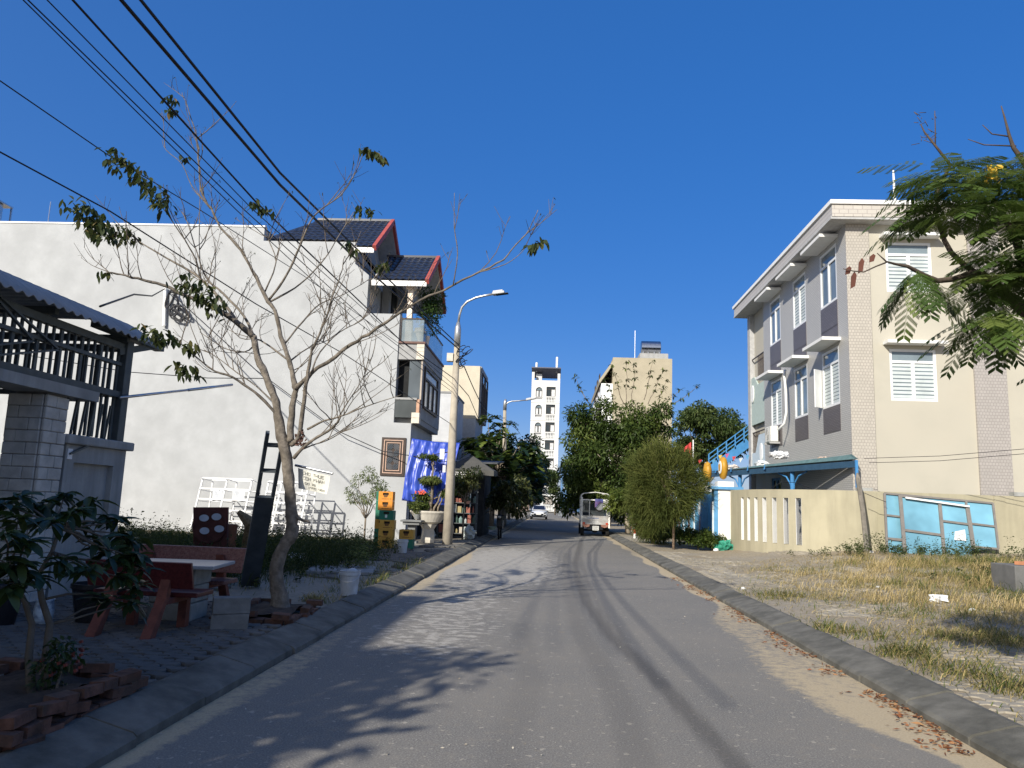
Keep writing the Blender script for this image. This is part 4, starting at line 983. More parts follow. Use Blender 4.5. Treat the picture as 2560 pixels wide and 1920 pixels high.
MB().obox(p, (.62, .1, 0), (-.12, .65, 0), (0, 0, .03)).build('slab', slabm, t, bevel=.01); MB().tube([p + V(.25 + .04 * math.cos(a), -.2, .02 + .07 * math.sin(a)) for a in [math.pi * i / 8 for i in range(9)]], .008, 5).build('lifting_ring', blackc, t)

# ---- crates
def crate_mats(nm, c): return M(nm, c, .55, .08, 4, .05, stain=tuple(x * .6 for x in c), stain_amt=.4, sscale=3)
yel, grn, ora = crate_mats('yellow_crate', (.52, .30, .055)), crate_mats('green_crate', (.02, .16, .10)), crate_mats('orange_crate', (.72, .27, .03))
def crate(label, x, y, z, mat, emblem, rot=0):
    w_, d_, h = .42, .33, .272; t = thing('beer_crate', label, 'crate', (x, y, z), 'stacked beer crates')
    ex, ey = V(math.cos(rot), math.sin(rot), 0), V(-math.sin(rot), math.cos(rot), 0); o_ = V(x, y, z)
    m = MB(); th = .012
    for sgn in (-1, 1):
        m.obox(o_ + ey * sgn * (d_ / 2 - th) + V(0, 0, h * .30), ex * (w_ / 2), ey * th, (0, 0, h * .30))
        m.obox(o_ + ey * sgn * (d_ / 2 - th) + V(0, 0, h * .93), ex * (w_ / 2), ey * th, (0, 0, h * .065))
        for q in (-1, 1): m.obox(o_ + ey * sgn * (d_ / 2 - th) + ex * q * w_ * .355 + V(0, 0, h * .735), ex * (w_ * .145), ey * th, (0, 0, h * .13))
        m.obox(o_ + ex * sgn * (w_ / 2 - th) + V(0, 0, h / 2), ex * th, ey * (d_ / 2 - 2 * th), (0, 0, h * .49))
    m.obox(o_ + V(0, 0, .012), ex * (w_ / 2 - .02), ey * (d_ / 2 - .03), (0, 0, .01))
    m.build('shell', mat, t)
    MB().obox(o_ + ey * (-d_ / 2 + .045) + V(0, 0, h * .735), ex * (w_ * .2), ey * .004, (0, 0, h * .12)).build('handle_hole', M('crate_dark', (.03, .022, .012), .8), t)
    fy = o_ + ey * (-d_ / 2 - .002)
    if emblem == 'y':
        e = MB(); e.plate([fy + ex * a + V(0, 0, b) for a, b in ((-.07, .165), (-.05, .10), (.05, .10), (.07, .165))], .002).build('emblem', M('emblem_brown', (.16, .075, .025), .7), t)
        e = MB().obox(fy + V(0, 0, .055), ex * .11, ey * .001, (0, 0, .008)).obox(fy + ex * .15 + V(0, 0, .058), ex * .012, ey * .001, (0, 0, .012)); e.build('lettering', M('emblem_brown', (.16, .075, .025), .7), t)
    else:
        MB().plate([fy + ex * a + V(0, 0, b) for a, b in ((-.035, .14), (-.03, .06), (.03, .06), (.035, .14), (.0, .155))], .002).build('emblem', M('emblem_white', (.55, .62, .58), .7), t)
    return t
cx0, cy0 = -4.86, 22.8
front = [('lowest yellow crate of the front stack', yel, 'y', .0), ('second yellow crate from the ground in the front stack', yel, 'y', .01), ('third yellow crate, under the green one, in the front stack', yel, 'y', .03), ('green crate with white emblem in the middle of the front stack', grn, 'g', .0), ('orange yellow crate resting on the green one in the stack', ora, 'y', -.05), ('topmost orange yellow crate of the tall front stack', ora, 'y', -.05)]
for k, (lab, mt, em, dx) in enumerate(front): crate(lab, cx0 + dx, cy0, .14 + .275 * k, mt, em, random.uniform(-.02, .02))
ordn = ['lowest', 'second lowest', 'third', 'fourth', 'fifth', 'topmost']
for k in range(6): crate('%s crate of the stack behind and left of the yellow ones' % ordn[k], cx0 - .22, cy0 + .42, .14 + .275 * k, grn if k != 2 else yel, 'g', .04)
crate('green crate under the bottles, right of the tall crate stack', cx0 + .55, cy0 + .35, .14, grn, 'g'); cb_ = crate('yellow brown crate holding bottles, right of the tall stack', cx0 + .55, cy0 + .35, .415, yel, 'y')
ORD4 = ['first', 'second', 'third', 'fourth']
bot = GLASS('bottle_glass', (.03, .02, .01), .1)
btm = MB().lathe([(.032, 0), (.032, .14), (.014, .19), (.013, .25)], (0, 0, 0), 8).mesh('beer_bottle'); btm.materials.append(bot)
for i in range(4):
    for j in range(2):
        o = bpy.data.objects.new('beer_bottle', btm); col.objects.link(o); o.location = (cx0 + .42 + i * .085, cy0 + .27 + j * .1, .45)
        tag(o, 'brown glass bottle, %s from the left in the %s row of the open crate' % (ORD4[i], ('front', 'back')[j]), 'bottle', 'bottles in the open crate')

# ---- concrete table, bonsai
t = thing('concrete_table', 'dark concrete pedestal table beside the bonsai bowl', 'table', (-4.65, 26.1, .14))
tc = M('table_concrete', (.20, .205, .20), .9, .15, 4, .3)
MB().box((-5.05, 25.75, .84), (-4.35, 26.45, .90)).box((-4.98, 25.82, .74), (-4.42, 26.38, .84)).build('table_top', tc, t, bevel=.01)
MB().box((-4.82, 25.98, .14), (-4.58, 26.22, .74)).build('pedestal', tc, t); MB().box((-4.9, 25.9, .13), (-4.5, 26.3, .2)).build('foot', tc, t)
t = thing('bonsai', 'tiered bonsai with red blossom in a wide white bowl', 'bonsai', (-4.3, 26.7, .14))
stonew = M('white_stone', (.58, .54, .46), .85, .1, 5, .3, stain=(.40, .37, .31), stain_amt=.5)
MB().lathe([(.22, .0), (.24, .10), (.2, .45), (.28, .58), (.30, .62)], (-4.25, 26.7, .14), 6).build('pedestal', stonew, t)
MB().lathe([(.30, .64), (.42, .70), (.60, .95), (.66, 1.02), (.66, 1.07), (.60, 1.07), (.58, 1.0)], (-4.25, 26.7, .14), 28, 1, .7).build('bowl', stonew, t, smooth=False)
bark = M('grey_bark', (.20, .165, .125), .95, .3, 14, .7, 40)
tr = wander((-4.15, 26.7, 1.1), (-4.2, 26.7, 3.2), 7, .07); MB().tube(tr, (.07, .02), 7).tube(wander((-4.1, 26.7, 1.15), (-3.85, 26.65, 1.9), 4, .05), (.045, .02), 6).tube(wander((-3.95, 26.7, 1.15), (-3.75, 26.7, 2.0), 4, .04), (.04, .015), 6).build('trunk', bark, t, smooth=True)
tiers = [(-4.25, 3.05, .42, .12), (-4.2, 2.25, .72, .17), (-4.55, 1.72, .42, .2), (-3.72, 1.85, .34, .16), (-4.55, 1.4, .28, .22)]
m = MB()
for x, z, r_, h in tiers: m.tube(wander((-4.17, 26.7, z - .25), (x, 26.7, z - .05), 3, .03), (.03, .012), 5)
m.build('branch', bark, t, smooth=True)
bl_ = []
for x, z, r_, h in tiers:
    for k in range(9): a = random.uniform(0, 6.3); q_ = random.uniform(0, 1); bl_.append((x + r_ * q_ * math.cos(a), 26.7 + r_ * .6 * q_ * math.sin(a), z + random.uniform(-.04, .05), r_ * .32, r_ * .3, h * .55))
leafb = LEAF('leaf_bonsai', [(0, (.03, .055, .012)), (.5, (.09, .13, .03)), (1, (.20, .23, .06))])
foliage('foliage', leafb, t, bl_, 5200, .085, .035, down=.35)
m = MB()
for i in range(26): m.obox((-4.5 + random.gauss(0, .08), 26.45 + random.gauss(0, .04), 1.83 + random.gauss(0, .035)), (.02, 0, .01), (0, .02, 0), (-.01, 0, .02))
m.build('blossom', M('red_blossom', (.62, .10, .05), .6), t)
bl_ = clumps((-4.62, 26.35, 1.28), (.22, .2, .26), 9, .12); t = thing('potted_herb', 'small leafy green plant trailing over the white bowl rim', 'plant', (-4.6, 26.4, 1.0)); foliage('foliage', leafb, t, bl_, 900, .07, .035)
MB().lathe([(.09, 0), (.12, .16), (.1, .16)], (-4.6, 26.35, .93), 10).build('pot', tc, t)

# ---- blue tarpaulin
tp = M('blue_tarpaulin', (.035, .075, .42), .35, .15, 5, .35, 12, spec=.5)
tl, tr_, br_, bl2 = P(1030, 1096, 27.3), P(1150, 1107, 27.55), P(1116, 1264, 26.95), P(1004, 1251, 26.9)
def tarp(u, v):
    p = tl.lerp(tr_, u).lerp(bl2.lerp(br_, u), v); w_ = .035 * math.sin(u * 34 + 3 * math.sin(v * 3)) * (.3 + .7 * v) + .03 * mnoise.noise(Vector((u * 9, v * 3, 1))) + .02 * mnoise.noise(Vector((u * 25, v * 10, 4)))
    return p + V(0, w_ - .25 * math.sin(v * math.pi) * .4, -.04 * math.sin(u * math.pi) * (1 - v))
to = one('tarpaulin', MB().grid(tarp, 70, 40), tp, 'big creased blue tarpaulin hung as a screen behind the lamp pole', 'tarpaulin', smooth=True)
sm_ = to.modifiers.new('s', 'SOLIDIFY'); sm_.thickness = .004

# ---- shop corner: racks of goods, umbrella
t = thing('goods_rack', 'metal rack crowded with bottles and bags in the shop shade', 'rack', (-4.0, 31, .14))
fr = M('rack_iron', (.10, .11, .11), .6)
for x in (-4.55, -3.05):
    for y in (30.7, 31.2): MB().box((x, y, .13), (x + .04, y + .04, 2.4)).build('upright', fr, t)
for k in range(6): MB().box((-4.55, 30.7, .3 + .4 * k), (-3.02, 31.25, .33 + .4 * k)).build('shelf', fr, t)
gcol = [(.42, .45, .44), (.10, .16, .13), (.28, .10, .07), (.36, .30, .15), (.14, .16, .22), (.46, .40, .33), (.2, .3, .28)]
n_g = 0; ORD = ['first', 'second', 'third', 'fourth', 'fifth', 'sixth', 'seventh', 'eighth', 'ninth', 'tenth', 'eleventh', 'twelfth']
for k in range(5):
    x = -4.48; pos_i = 0
    while x < -3.15:
        w_ = random.uniform(.09, .2); h = random.uniform(.15, .33); ci = random.randrange(7)
        m = MB()
        if random.random() < .5: m.lathe([(w_ * .4, 0), (w_ * .45, h * .6), (w_ * .2, h * .8), (w_ * .18, h)], (x + w_ / 2, 30.85, .331 + .4 * k), 8)
        else: m.box((x, 30.75, .331 + .4 * k), (x + w_ * .9, 30.75 + w_ * .8, .331 + .4 * k + h))
        pos_i += 1; side = ORD[min(pos_i - 1, len(ORD) - 1)]
        o = one('shop_item', m, M('goods_%d' % ci, gcol[ci], .5, .1), '%s item, %s from the left on the %s shelf of the goods rack' % (['pale grey', 'dark green', 'rust red', 'ochre', 'slate blue', 'beige', 'teal grey'][ci], side, ['lowest', 'second', 'third', 'fourth', 'top'][k]), 'goods', 'goods on the shop rack'); n_g += 1
        x += w_ + random.uniform(.01, .06)
for i, (x, y, z, r_, lab) in enumerate(((-3.25, 30.45, .36, .26, 'translucent sack of bottles leaning at the right end of the goods rack'), (-4.75, 30.3, .3, .2, 'pale bundle of sacks left of the goods rack'))): crumple('sack', lab, (x, y, z - .2), r_, 20, M('pale_sack', (.40, .44, .42), .5, .15, 8, .4), 'sack', None, 1.0, 9 + i)
t = thing('lean_to_shed', 'dark lean-to shed behind the shop racks', 'shed', (-4.5, 33, .12))
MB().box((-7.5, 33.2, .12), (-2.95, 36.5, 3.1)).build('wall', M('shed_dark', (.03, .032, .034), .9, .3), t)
MB().obox((-4.9, 33.6, 3.3), (2.6, 0, 0), (0, 2.2, .15), (0, 0, .03)).build('roof', M('shed_sheet', (.07, .075, .08), .7), t)
t = thing('parasol', 'grey square parasol with a white striped cloth over the shop', 'parasol', (-3.1, 31.2, .14))
gcl = M('grey_canvas', (.085, .083, .075), .85, .1, 4, .2)
pc = V(-3.35, 31.4, 3.45); cs = [V(-4.35, 30.4, 2.86), V(-2.35, 30.4, 2.80), V(-2.35, 32.4, 2.86), V(-4.35, 32.4, 2.86)]
m = MB()
for a, b in zip(cs, cs[1:] + cs[:1]): m.add([pc, a, b], [(0, 1, 2)]); m.add([a, b, b + V(0, 0, -.2), a + V(0, 0, -.2)], [(3, 2, 1, 0)])
m.build('canopy', gcl, t); MB().tube([(-3.35, 31.4, .14), (-3.35, 31.4, 3.42)], .025, 8).build('pole', st, t)
m = MB()
for k in range(3): m.plate([V(-4.0 + .02 * k, 30.37, 2.66 - .07 * k), V(-3.1, 30.37, 2.70 - .08 * k), V(-3.1, 30.37, 2.74 - .08 * k), V(-4.0 + .02 * k, 30.37, 2.71 - .07 * k)], .004)
m.build('striped_cloth', M('white_stripes', (.62, .61, .60), .8), t)
t = thing('hanging_planter', 'small pink hanging flower bowl on the shop pole', 'planter', (-3.9, 30.3, 1.2))
hp = P(1169, 1256, 30.2); MB().lathe([(.06, -.06), (.12, .05), (.13, .06), (.1, .06)], hp, 12).build('bowl', M('pink_clay', (.62, .34, .25), .7), t); MB().tube([hp + V(0, 0, .05), hp + V(.01, 0, .35)], .01, 5).build('wire', st, t)
foliage('foliage', leafb, t, [(hp.x, hp.y, hp.z + .12, .1, .1, .09)], 120, .06, .03)
# parked motorbike in the shade
t = thing('motorbike', 'dark motorbike parked in the shade by the left kerb', 'motorbike', (-2.3, 34.6, .05))
bk = M('bike_black', (.012, .014, .018), .3, .2, coat=.3); tyre = M('tyre_rubber', (.014, .014, .014), .85, .2)
def wheel(x, y, z, r_, w_, parent, axis='x'):
    m = MB(); n = 18; prof = [(r_ * .72, -w_ / 2), (r_ * .95, -w_ / 2), (r_, -w_ * .25), (r_, w_ * .25), (r_ * .95, w_ / 2), (r_ * .72, w_ / 2)]; k = len(prof)
    for i in range(n):
        a = 2 * math.pi * i / n
        for rr, q_ in prof: m.v.append((x + q_, y + rr * math.cos(a), z + rr * math.sin(a)) if axis == 'x' else (x + rr * math.cos(a), y + q_, z + rr * math.sin(a)))
    for i in range(n):
        for j in range(k): m.f.append((i * k + j, ((i + 1) % n) * k + j, ((i + 1) % n) * k + (j + 1) % k, i * k + (j + 1) % k))
    wo = m.build('wheel', tyre, parent)
    r2 = MB().disc(V(x + (w_ * .3 if axis == 'x' else 0), y + (w_ * .3 if axis == 'y' else 0), z), (0, r_ * .72, 0) if axis == 'x' else (r_ * .72, 0, 0), (0, 0, r_ * .72), w_ * .6 if axis == 'x' else -w_ * .6, 16); r2.build('rim', st, wo); return wo
wheel(-2.3, 33.9, .29, .29, .08, t); wheel(-2.3, 35.1, .29, .29, .09, t)
MB().prism([(33.85, .55), (34.1, .95), (34.15, .5), (34.6, .38), (35.2, .55), (35.45, .85), (34.7, .78), (34.35, .62), (34.2, 1.02), (34.0, 1.02)], 'x', -2.42, -2.18).build('body', bk, t, bevel=.03)
MB().box((-2.42, 34.55, .79), (-2.18, 35.4, .87)).build('seat', tyre, t, bevel=.03); MB().tube([(-2.62, 34.15, 1.05), (-2.45, 34.05, 1.02), (-2.15, 34.05, 1.02), (-1.98, 34.15, 1.05)], .018, 6).build('handlebar', bk, t)
MB().lathe([(.02, 0), (.075, .03), (.08, .09), (.02, .1)], (-2.3, 33.85, .9), 10).build('headlight', whitep, t)
for s_ in (-1, 1): MB().tube([(-2.3 + .25 * s_, 34.1, 1.04), (-2.3 + .3 * s_, 34.0, 1.2)], .008, 5).disc((-2.3 + .33 * s_, 33.98, 1.22), (.07, 0, 0), (0, 0, .045), .015, 10).build('mirror', bk, t)
MB().lathe([(.12, 0), (.2, .12), (.18, .14)], (-2.55, 33.2, .42), 12).build('basin', M('mint_plastic', (.25, .33, .27), .6), thing('basin', 'pale green basin on a stool beside the dark motorbike', 'basin', (-2.55, 33.2, .42)))

# ---- lamp poles
pcx = M('pole_concrete', (.40, .355, .28), .9, .12, 4, .35, 40, stain=(.27, .24, .19), stain_amt=.5, sscale=2, streak=True); galv = M('galvanised', (.46, .47, .47), .38, .08, 6, .05, metal=.7)
def lamp_pole(label, base, top, sleeve, arm, head, detail=True, grp='street lamp poles'):
    t = thing('street_lamp', label, 'street lamp', base, grp); base, top = Vector(base), Vector(top)
    MB().tube([base - V(0, 0, .1), base.lerp(top, .5), top], [.175, .14, .105], 14).build('pole', pcx, t, smooth=True)
    MB().tube([top - (top - base) * .02, sleeve[0], sleeve[1]], [.118, .115, .06], 14).build('sleeve', galv, t, smooth=True)
    MB().tube(arm, .042, 8).build('arm', galv, t, smooth=True)
    h0, h1 = Vector(head[0]), Vector(head[1]); d = (h1 - h0).normalized(); s_ = d.cross(V(0, 0, 1)).normalized(); u_ = s_.cross(d)
    hd = MB().obox((h0 + h1) / 2, d * ((h1 - h0).length / 2), s_ * .13, u_ * .045).obox(h0 + d * .2 + u_ * .06, d * .18, s_ * .1, u_ * .04).build('lamp_head', M('lamp_grey', (.45, .46, .47), .4), t, bevel=.02)
    MB().obox((h0 + h1) / 2 + d * .12 - u_ * .05, d * .22, s_ * .1, u_ * .01).build('lens', GLASS('lamp_lens', (.02, .02, .02), .1), hd)
    return t
PY = 26.75
b0 = G(1118, 1362, .14); tp0 = P(1143, 858, PY)
arm = [P(u, v, PY - .25 * k / 6) for k, (u, v) in enumerate(((1146, 806), (1149, 786), (1155, 768), (1168, 754), (1190, 744), (1212, 739), (1233, 735)))]
pole = lamp_pole('concrete street lamp pole with curved steel arm, nearest the tarpaulin', b0, tp0, (P(1145, 822, PY), P(1146, 806, PY)), arm, (P(1232, 735, PY - .25), P(1262, 731, PY - .3)))
MB().box((tp0.x - .32, PY - .2, P(1130, 905, PY).z), (tp0.x - .10, PY + .05, P(1130, 885, PY).z)).build('meter_box', M('box_beige', (.55, .52, .45), .6), pole)
for u, v, w_, h in ((1105, 1135, .16, .36), (1110, 1172, .10, .24), (1121, 1255, .13, .28), (1121, 1280, .10, .32)):
    p = P(u, v, PY - .22); MB().box((p.x - w_ / 2, PY - .2, p.z - h / 2), (p.x + w_ / 2, PY - .17, p.z + h / 2)).build('notice', plast, pole)
y2 = 50.0; b2 = V(P(1262, 1255, y2).x, y2, .14)
lamp_pole('second street lamp rising behind the breadfruit tree', b2, P(1262, 1020, y2), (P(1263, 1005, y2), P(1264, 998, y2)), [P(u, v, y2) for u, v in ((1264, 1000), (1266, 990), (1272, 983), (1282, 1002 - 22), (1300, 1001 - 24 + 21 * 0), (1318, 999 - 1 * 0))] if False else [P(u, v, y2) for u, v in ((1263, 1022), (1265, 1012), (1270, 1006), (1280, 1003), (1298, 1002), (1316, 1000))], (P(1315, 1000, y2), P(1340, 995, y2)))
y3 = 78.0; lamp_pole('small distant street lamp in front of the white tower', V(P(1296, 1262, y3).x, y3, .14), P(1297, 1110, y3), (P(1297, 1105, y3), P(1297, 1101, y3)), [P(u, v, y3) for u, v in ((1297, 1106), (1300, 1101), (1312, 1100), (1340, 1100))], (P(1338, 1100, y3), P(1357, 1096, y3)))

# ---- overhead cables
def cable(label, pts, r_, sag=0.0, n=40, back=True, grp='overhead cables along the left kerb'):
    """pts: (u,v,Y) points from far to near; extended behind the camera"""
    W = [P(*p) for p in pts]; out = []
    for a, b in zip(W[:-1], W[1:]):
        for i in range(n): q_ = i / n; out.append(a.lerp(b, q_) + V(0, 0, -sag * 4 * q_ * (1 - q_)))
    out.append(W[-1])
    if back: d = (out[-1] - out[-3]) / 2; d.normalize(); out += [out[-1] + d * k * 2 + V(0, 0, .006 * k * k) for k in range(1, 8)]
    m = MB().tube(out, r_, 6); return one('overhead_cable', m, blackc, label, 'cable', grp, smooth=True)
cable('thick twisted black cable, lower right of the pair overhead', [(1146, 872, 26.6), (900, 658, 16), (700, 462, 10.9), (303, 0, 7.2)], .021)
cable('thick twisted black cable, uppermost of the pair overhead', [(1146, 862, 26.6), (930, 660, 16.5), (700, 432, 10.7), (352, 0, 7.2)], .018)
cable('medium black cable just left of the thick twisted pair', [(1140, 950, 26.7), (1000, 850, 20), (640, 505, 10.6), (182, 0, 7.0)], .013)
cable('thin cable, right one of the three running to top left', [(1138, 965, 26.7), (940, 800, 18), (630, 522, 10.8), (118, 0, 7.0)], .007)
cable('thin cable, middle one of the three running to top left', [(1138, 975, 26.7), (930, 815, 18), (610, 524, 10.8), (70, 0, 7.0)], .008)
cable('thin cable, left one of the three running to top left', [(1138, 985, 26.7), (900, 810, 17.5), (590, 524, 10.6), (58, 0, 7.0)], .007)
cable('single wire sloping from the left edge above the white wall', [(1010, 868, 27.2), (760, 690, 18), (500, 525, 12.2), (265, 384, 9.6), (0, 202, 7.8)], .008, n=12)
cable('single wire low on the left, crossing the top of the white wall', [(1135, 1065, 26.7), (860, 885, 17), (640, 760, 13), (275, 528, 9.4), (0, 380, 7.8)], .010, n=12)
cable('black wire from the wall coils past lattice window to lamp pole', [(430, 735, 27.7), (640, 925, 27.6), (850, 1080, 27.6), (957, 1128, 27.7), (1050, 1143, 27.0), (1132, 1128, 26.7)], .016, back=False, n=6)
cable('cable pair member dropping from the pole to the second lamp', [(1262, 1045, 49.8), (1215, 1030, 42), (1160, 915, 28), (1150, 900, 26.8)], .02, .1, back=False, n=8)
cable('slack wire from pole down to the shop parasol', [(1200, 1056, 33), (1172, 990, 29), (1148, 962, 26.8)], .014, back=False, n=8)
cable('loose black cable curving from the wall bracket to the gateway roof', [(412, 722, 27.8), (380, 740, 22), (335, 736, 18), (250, 766, 13.5)], .022, back=False, n=8)
cable('thin horizontal wire between gateway rail and the bare tree', [(662, 946, 10.4), (520, 945, 11), (320, 930, 11.4), (20, 880, 11.6)], .006, back=False, n=6)
m = MB(); rr = random.Random(8)
for k in range(9):
    c_ = P(1160 + rr.uniform(-12, 12), 893 + rr.uniform(-22, 20), 26.6); a_ = rr.uniform(0, 3); m.tube([c_ + V(.13 * math.cos(i * .6), .1 * math.sin(a_) * math.cos(i * .6), .14 * math.sin(i * .6 + a_)) for i in range(10)], .014, 5)
one('cable_tangle', m, blackc, 'tangle of black cable loops tied to the lamp pole', 'cable')
m = MB()
for k in range(3): m.tube([P(1140 + 3 * k, 960 + 20 * k, 26.5), P(1131 + 4 * k, 1040, 26.5), P(1128 + 3 * k, 1130, 26.5), P(1124 + 2 * k, 1190 + 10 * k, 26.52)], .014, 5)
one('pole_cable', m, blackc, 'black cables running down the front of the lamp pole', 'cable')
# ================================================================== RIGHT SIDE: WALL, GATE, CANOPY, GLAZED FRAME
yw = M('yellow_wall', (.39, .355, .25), .88, .08, 1.2, .25, 25, stain=(.27, .245, .175), stain_amt=.55, sscale=.9, streak=True)
wz = 2.34
t = thing('boundary_wall', 'curved yellow boundary wall with seven upright slots', 'wall', (7, 27, .2))
C0, RA, RB = V(9.5, 28.9, 0), 3.0, 4.65
def cur(th, off=0.0): return V(C0.x - (RA - off) * math.cos(th), C0.y - (RB - off) * math.sin(th), 0)
# slot positions along the arc: uniform arc length between u=1858 and u=2000
N = 400; ths = [math.pi / 2 * i / N for i in range(N + 1)]; acc = [0]
for a, b in zip(ths[:-1], ths[1:]): acc.append(acc[-1] + (cur(b) - cur(a)).length)
def uof(th):
    p = cur(th); p.z = 1.3; c = BAS.transposed() @ (p - EYEP); return CX + F * c.x / -c.z
def th_at(u): return min(ths, key=lambda q: abs(uof(q) - u))
def th_len(s_): return ths[min(range(N + 1), key=lambda i: abs(acc[i] - s_))]
s0, s1 = acc[ths.index(th_at(1856))], acc[ths.index(th_at(1997))]
pitch = (s1 - s0) / 6; sw = .20
cuts = [0.0]; isslot = []
for k in range(7):
    c_ = s0 + pitch * k
    for a in (c_ - sw / 2, c_ + sw / 2): cuts.append(a)
cuts.append(acc[-1])
m = MB(); TH = .24
def seg(a, b, z0, z1, n):
    for i in range(n):
        p, q_ = th_len(a + (b - a) * i / n), th_len(a + (b - a) * (i + 1) / n)
        A, B_, C_, D = cur(p), cur(q_), cur(q_, TH), cur(p, TH)
        vs = [V(x.x, x.y, z) for z in (z0, z1) for x in (A, B_, C_, D)]
        m.add(vs, [(3, 2, 1, 0), (4, 5, 6, 7), (0, 1, 5, 4), (1, 2, 6, 5), (2, 3, 7, 6), (3, 0, 4, 7)])
for i in range(len(cuts) - 1):
    a, b = cuts[i], cuts[i + 1]; slot = i % 2 == 1
    if slot: seg(a, b, -.05, .60, 1); seg(a, b, 2.07, wz, 1)
    else: seg(a, b, -.05, wz, max(1, int((b - a) / .25)))
m.build('curved_wall', yw, t)
for k in range(7):
    c_ = s0 + pitch * k; p = cur(th_len(c_ + sw / 2 - .001)); q_ = cur(th_len(c_ + sw / 2 - .001), TH)
    d = (cur(th_len(c_ + sw / 2)) - cur(th_len(c_ - sw / 2))).normalized()
    MB().plate([V(p.x, p.y, .61) - d * .004, V(q_.x, q_.y, .61) - d * .004, V(q_.x, q_.y, 2.06) - d * .004, V(p.x, p.y, 2.06) - d * .004], -.01).build('slot_reveal', whitep, t)
    p2, q2 = cur(th_len(c_ - sw / 2 + .001)), cur(th_len(c_ - sw / 2 + .001), TH)
    MB().plate([V(q2.x, q2.y, .61) + d * .004, V(p2.x, p2.y, .61) + d * .004, V(p2.x, p2.y, 2.06) + d * .004, V(q2.x, q2.y, 2.06) + d * .004], .01).build('slot_reveal', whitep, t)
fy = C0.y - RB
MB().box((9.5, fy, -.05), (22, fy + TH, wz)).build('straight_wall', yw, t)
for x in (9.52, 13.3, 17.2): MB().box((x, fy - .025, -.05), (x + .32, fy - .001, wz - .02)).build('pier', yw, t)
MB().box((13.9, fy - .02, wz), (14.3, fy + TH, wz + .12)).box((9.3, fy + .03, wz), (9.75, fy + .2, wz + .1)).build('wall_lump', conc, t)
# gate pillars and painted wall
whp = M('marble_white', (.74, .72, .68), .6, .08, 2, .1, stain=(.55, .52, .50), stain_amt=.4, sscale=3); gbl = M('gate_blue', (.10, .29, .52), .6, .1, 3, .1); gold = M('gold_paint', (.45, .24, .025), .45, .15, 4); teal = M('teal_boulder', (.03, .22, .15), .7, .25, 3, .3)
t = thing('gate_pillar', 'white and blue gate pillar topped with a golden ring ornament', 'pillar', (6.2, 29, .2), 'school gate pillars')
gp = P(1812, 1300, 29.2); px0 = gp.x
MB().box((px0 - .28, 29.0, .5), (px0 + .19, 29.5, 2.34)).build('shaft', whp, t); MB().box((px0 - .42, 29.02, .3), (px0 - .285, 29.5, 2.35)).build('blue_edge', gbl, t)
MB().box((px0 - .55, 28.9, 2.36), (px0 + .62, 29.6, 2.46)).build('cap', gbl, t); MB().box((px0 - .3, 28.95, 2.462), (px0 + .28, 29.5, 2.65)).build('block', whitep, t)
dz = P(1797, 1170, 29.2).z; MB().lathe([(.05, -.42), (.2, -.36), (.30, -.1), (.31, .1), (.22, .34), (.06, .42)], (px0 - .05, 29.2, dz), 18, .55, 1).build('ring', gold, t, smooth=True)
MB().disc((px0 - .20, 29.1, dz + .02), (.02, -.17, 0), (0, 0, .24), .02, 18).build('ring_disc', whitep, t)
crumple('boulder', 'green painted boulder at the foot of the gate pillar', (px0 - .12, 28.75, .12), .36, 26, teal, 'boulder', None, .62, 3)
t = thing('gate_pillar', 'farther gate pillar with golden ring, half hidden by the round tree', 'pillar', (6.0, 31, .2), 'school gate pillars')
g2 = P(1772, 1300, 32.0); MB().box((g2.x - .3, 31.8, .1), (g2.x + .2, 32.2, 2.3)).build('shaft', gbl, t); MB().box((g2.x - .4, 31.7, 2.31), (g2.x + .3, 32.3, 2.55)).build('block', whitep, t)
dz2 = P(1768, 1180, 32).z; MB().lathe([(.05, -.42), (.2, -.36), (.30, -.1), (.31, .1), (.22, .34), (.06, .42)], (g2.x - .05, 32, dz2), 18, .55, 1).build('ring', gold, t, smooth=True)
skyb = M('mural_blue', (.13, .42, .66), .75, .12, 2, .1, stain=(.30, .58, .72), stain_amt=.7, sscale=1.4); muw = M('mural_white', (.70, .74, .74), .75); mug = M('mural_green', (.16, .30, .05), .8, .3, 6); mur = M('mural_mauve', (.40, .33, .34), .8); mdk = M('mural_maroon', (.14, .07, .07), .8)
t = thing('mural_wall', 'blue painted wall panels with mural shapes beside the school gate', 'wall', (6.2, 36, .2))
for k in range(6):
    y0 = 29.6 + k * 2.6; x = 6.25 - .02 * k
    pts = [(y0, .1), (y0 + 2.4, .1), (y0 + 2.4, 1.75)] + [(y0 + 1.2 + 1.2 * math.cos(a), 1.75 + .55 * math.sin(a)) for a in [math.pi * i / 12 for i in range(1, 12)]] + [(y0, 1.75)]
    pn = MB().prism(pts, 'x', x, x + .12).build('panel', skyb, t)
    MB().prism([(y0 + .05, .11), (y0 + 2.35, .11), (y0 + 2.35, .45), (y0 + 1.6, .6), (y0 + .9, .4), (y0 + .05, .55)], 'x', x - .006, x - .001).build('painted_grass', mug, pn)
    MB().disc((x - .008, y0 + 1.3, 1.65), (0, .35, 0), (0, 0, .3), -.004, 18).build('painted_cloud', muw, pn)
    MB().prism([(y0 + .7, .5), (y0 + 1.5, .5), (y0 + 1.3, 1.3), (y0 + 1.0, 1.35)], 'x', x - .010, x - .007).build('painted_shape', mur, pn)
    MB().disc((x - .012, y0 + 1.15, .95), (0, .1, 0), (0, 0, .22), -.003, 14).build('painted_petal', mdk, pn)
    MB().box((x - .04, y0 + 2.4, .1), (x + .14, y0 + 2.6, 2.2)).build('post', muw, t)
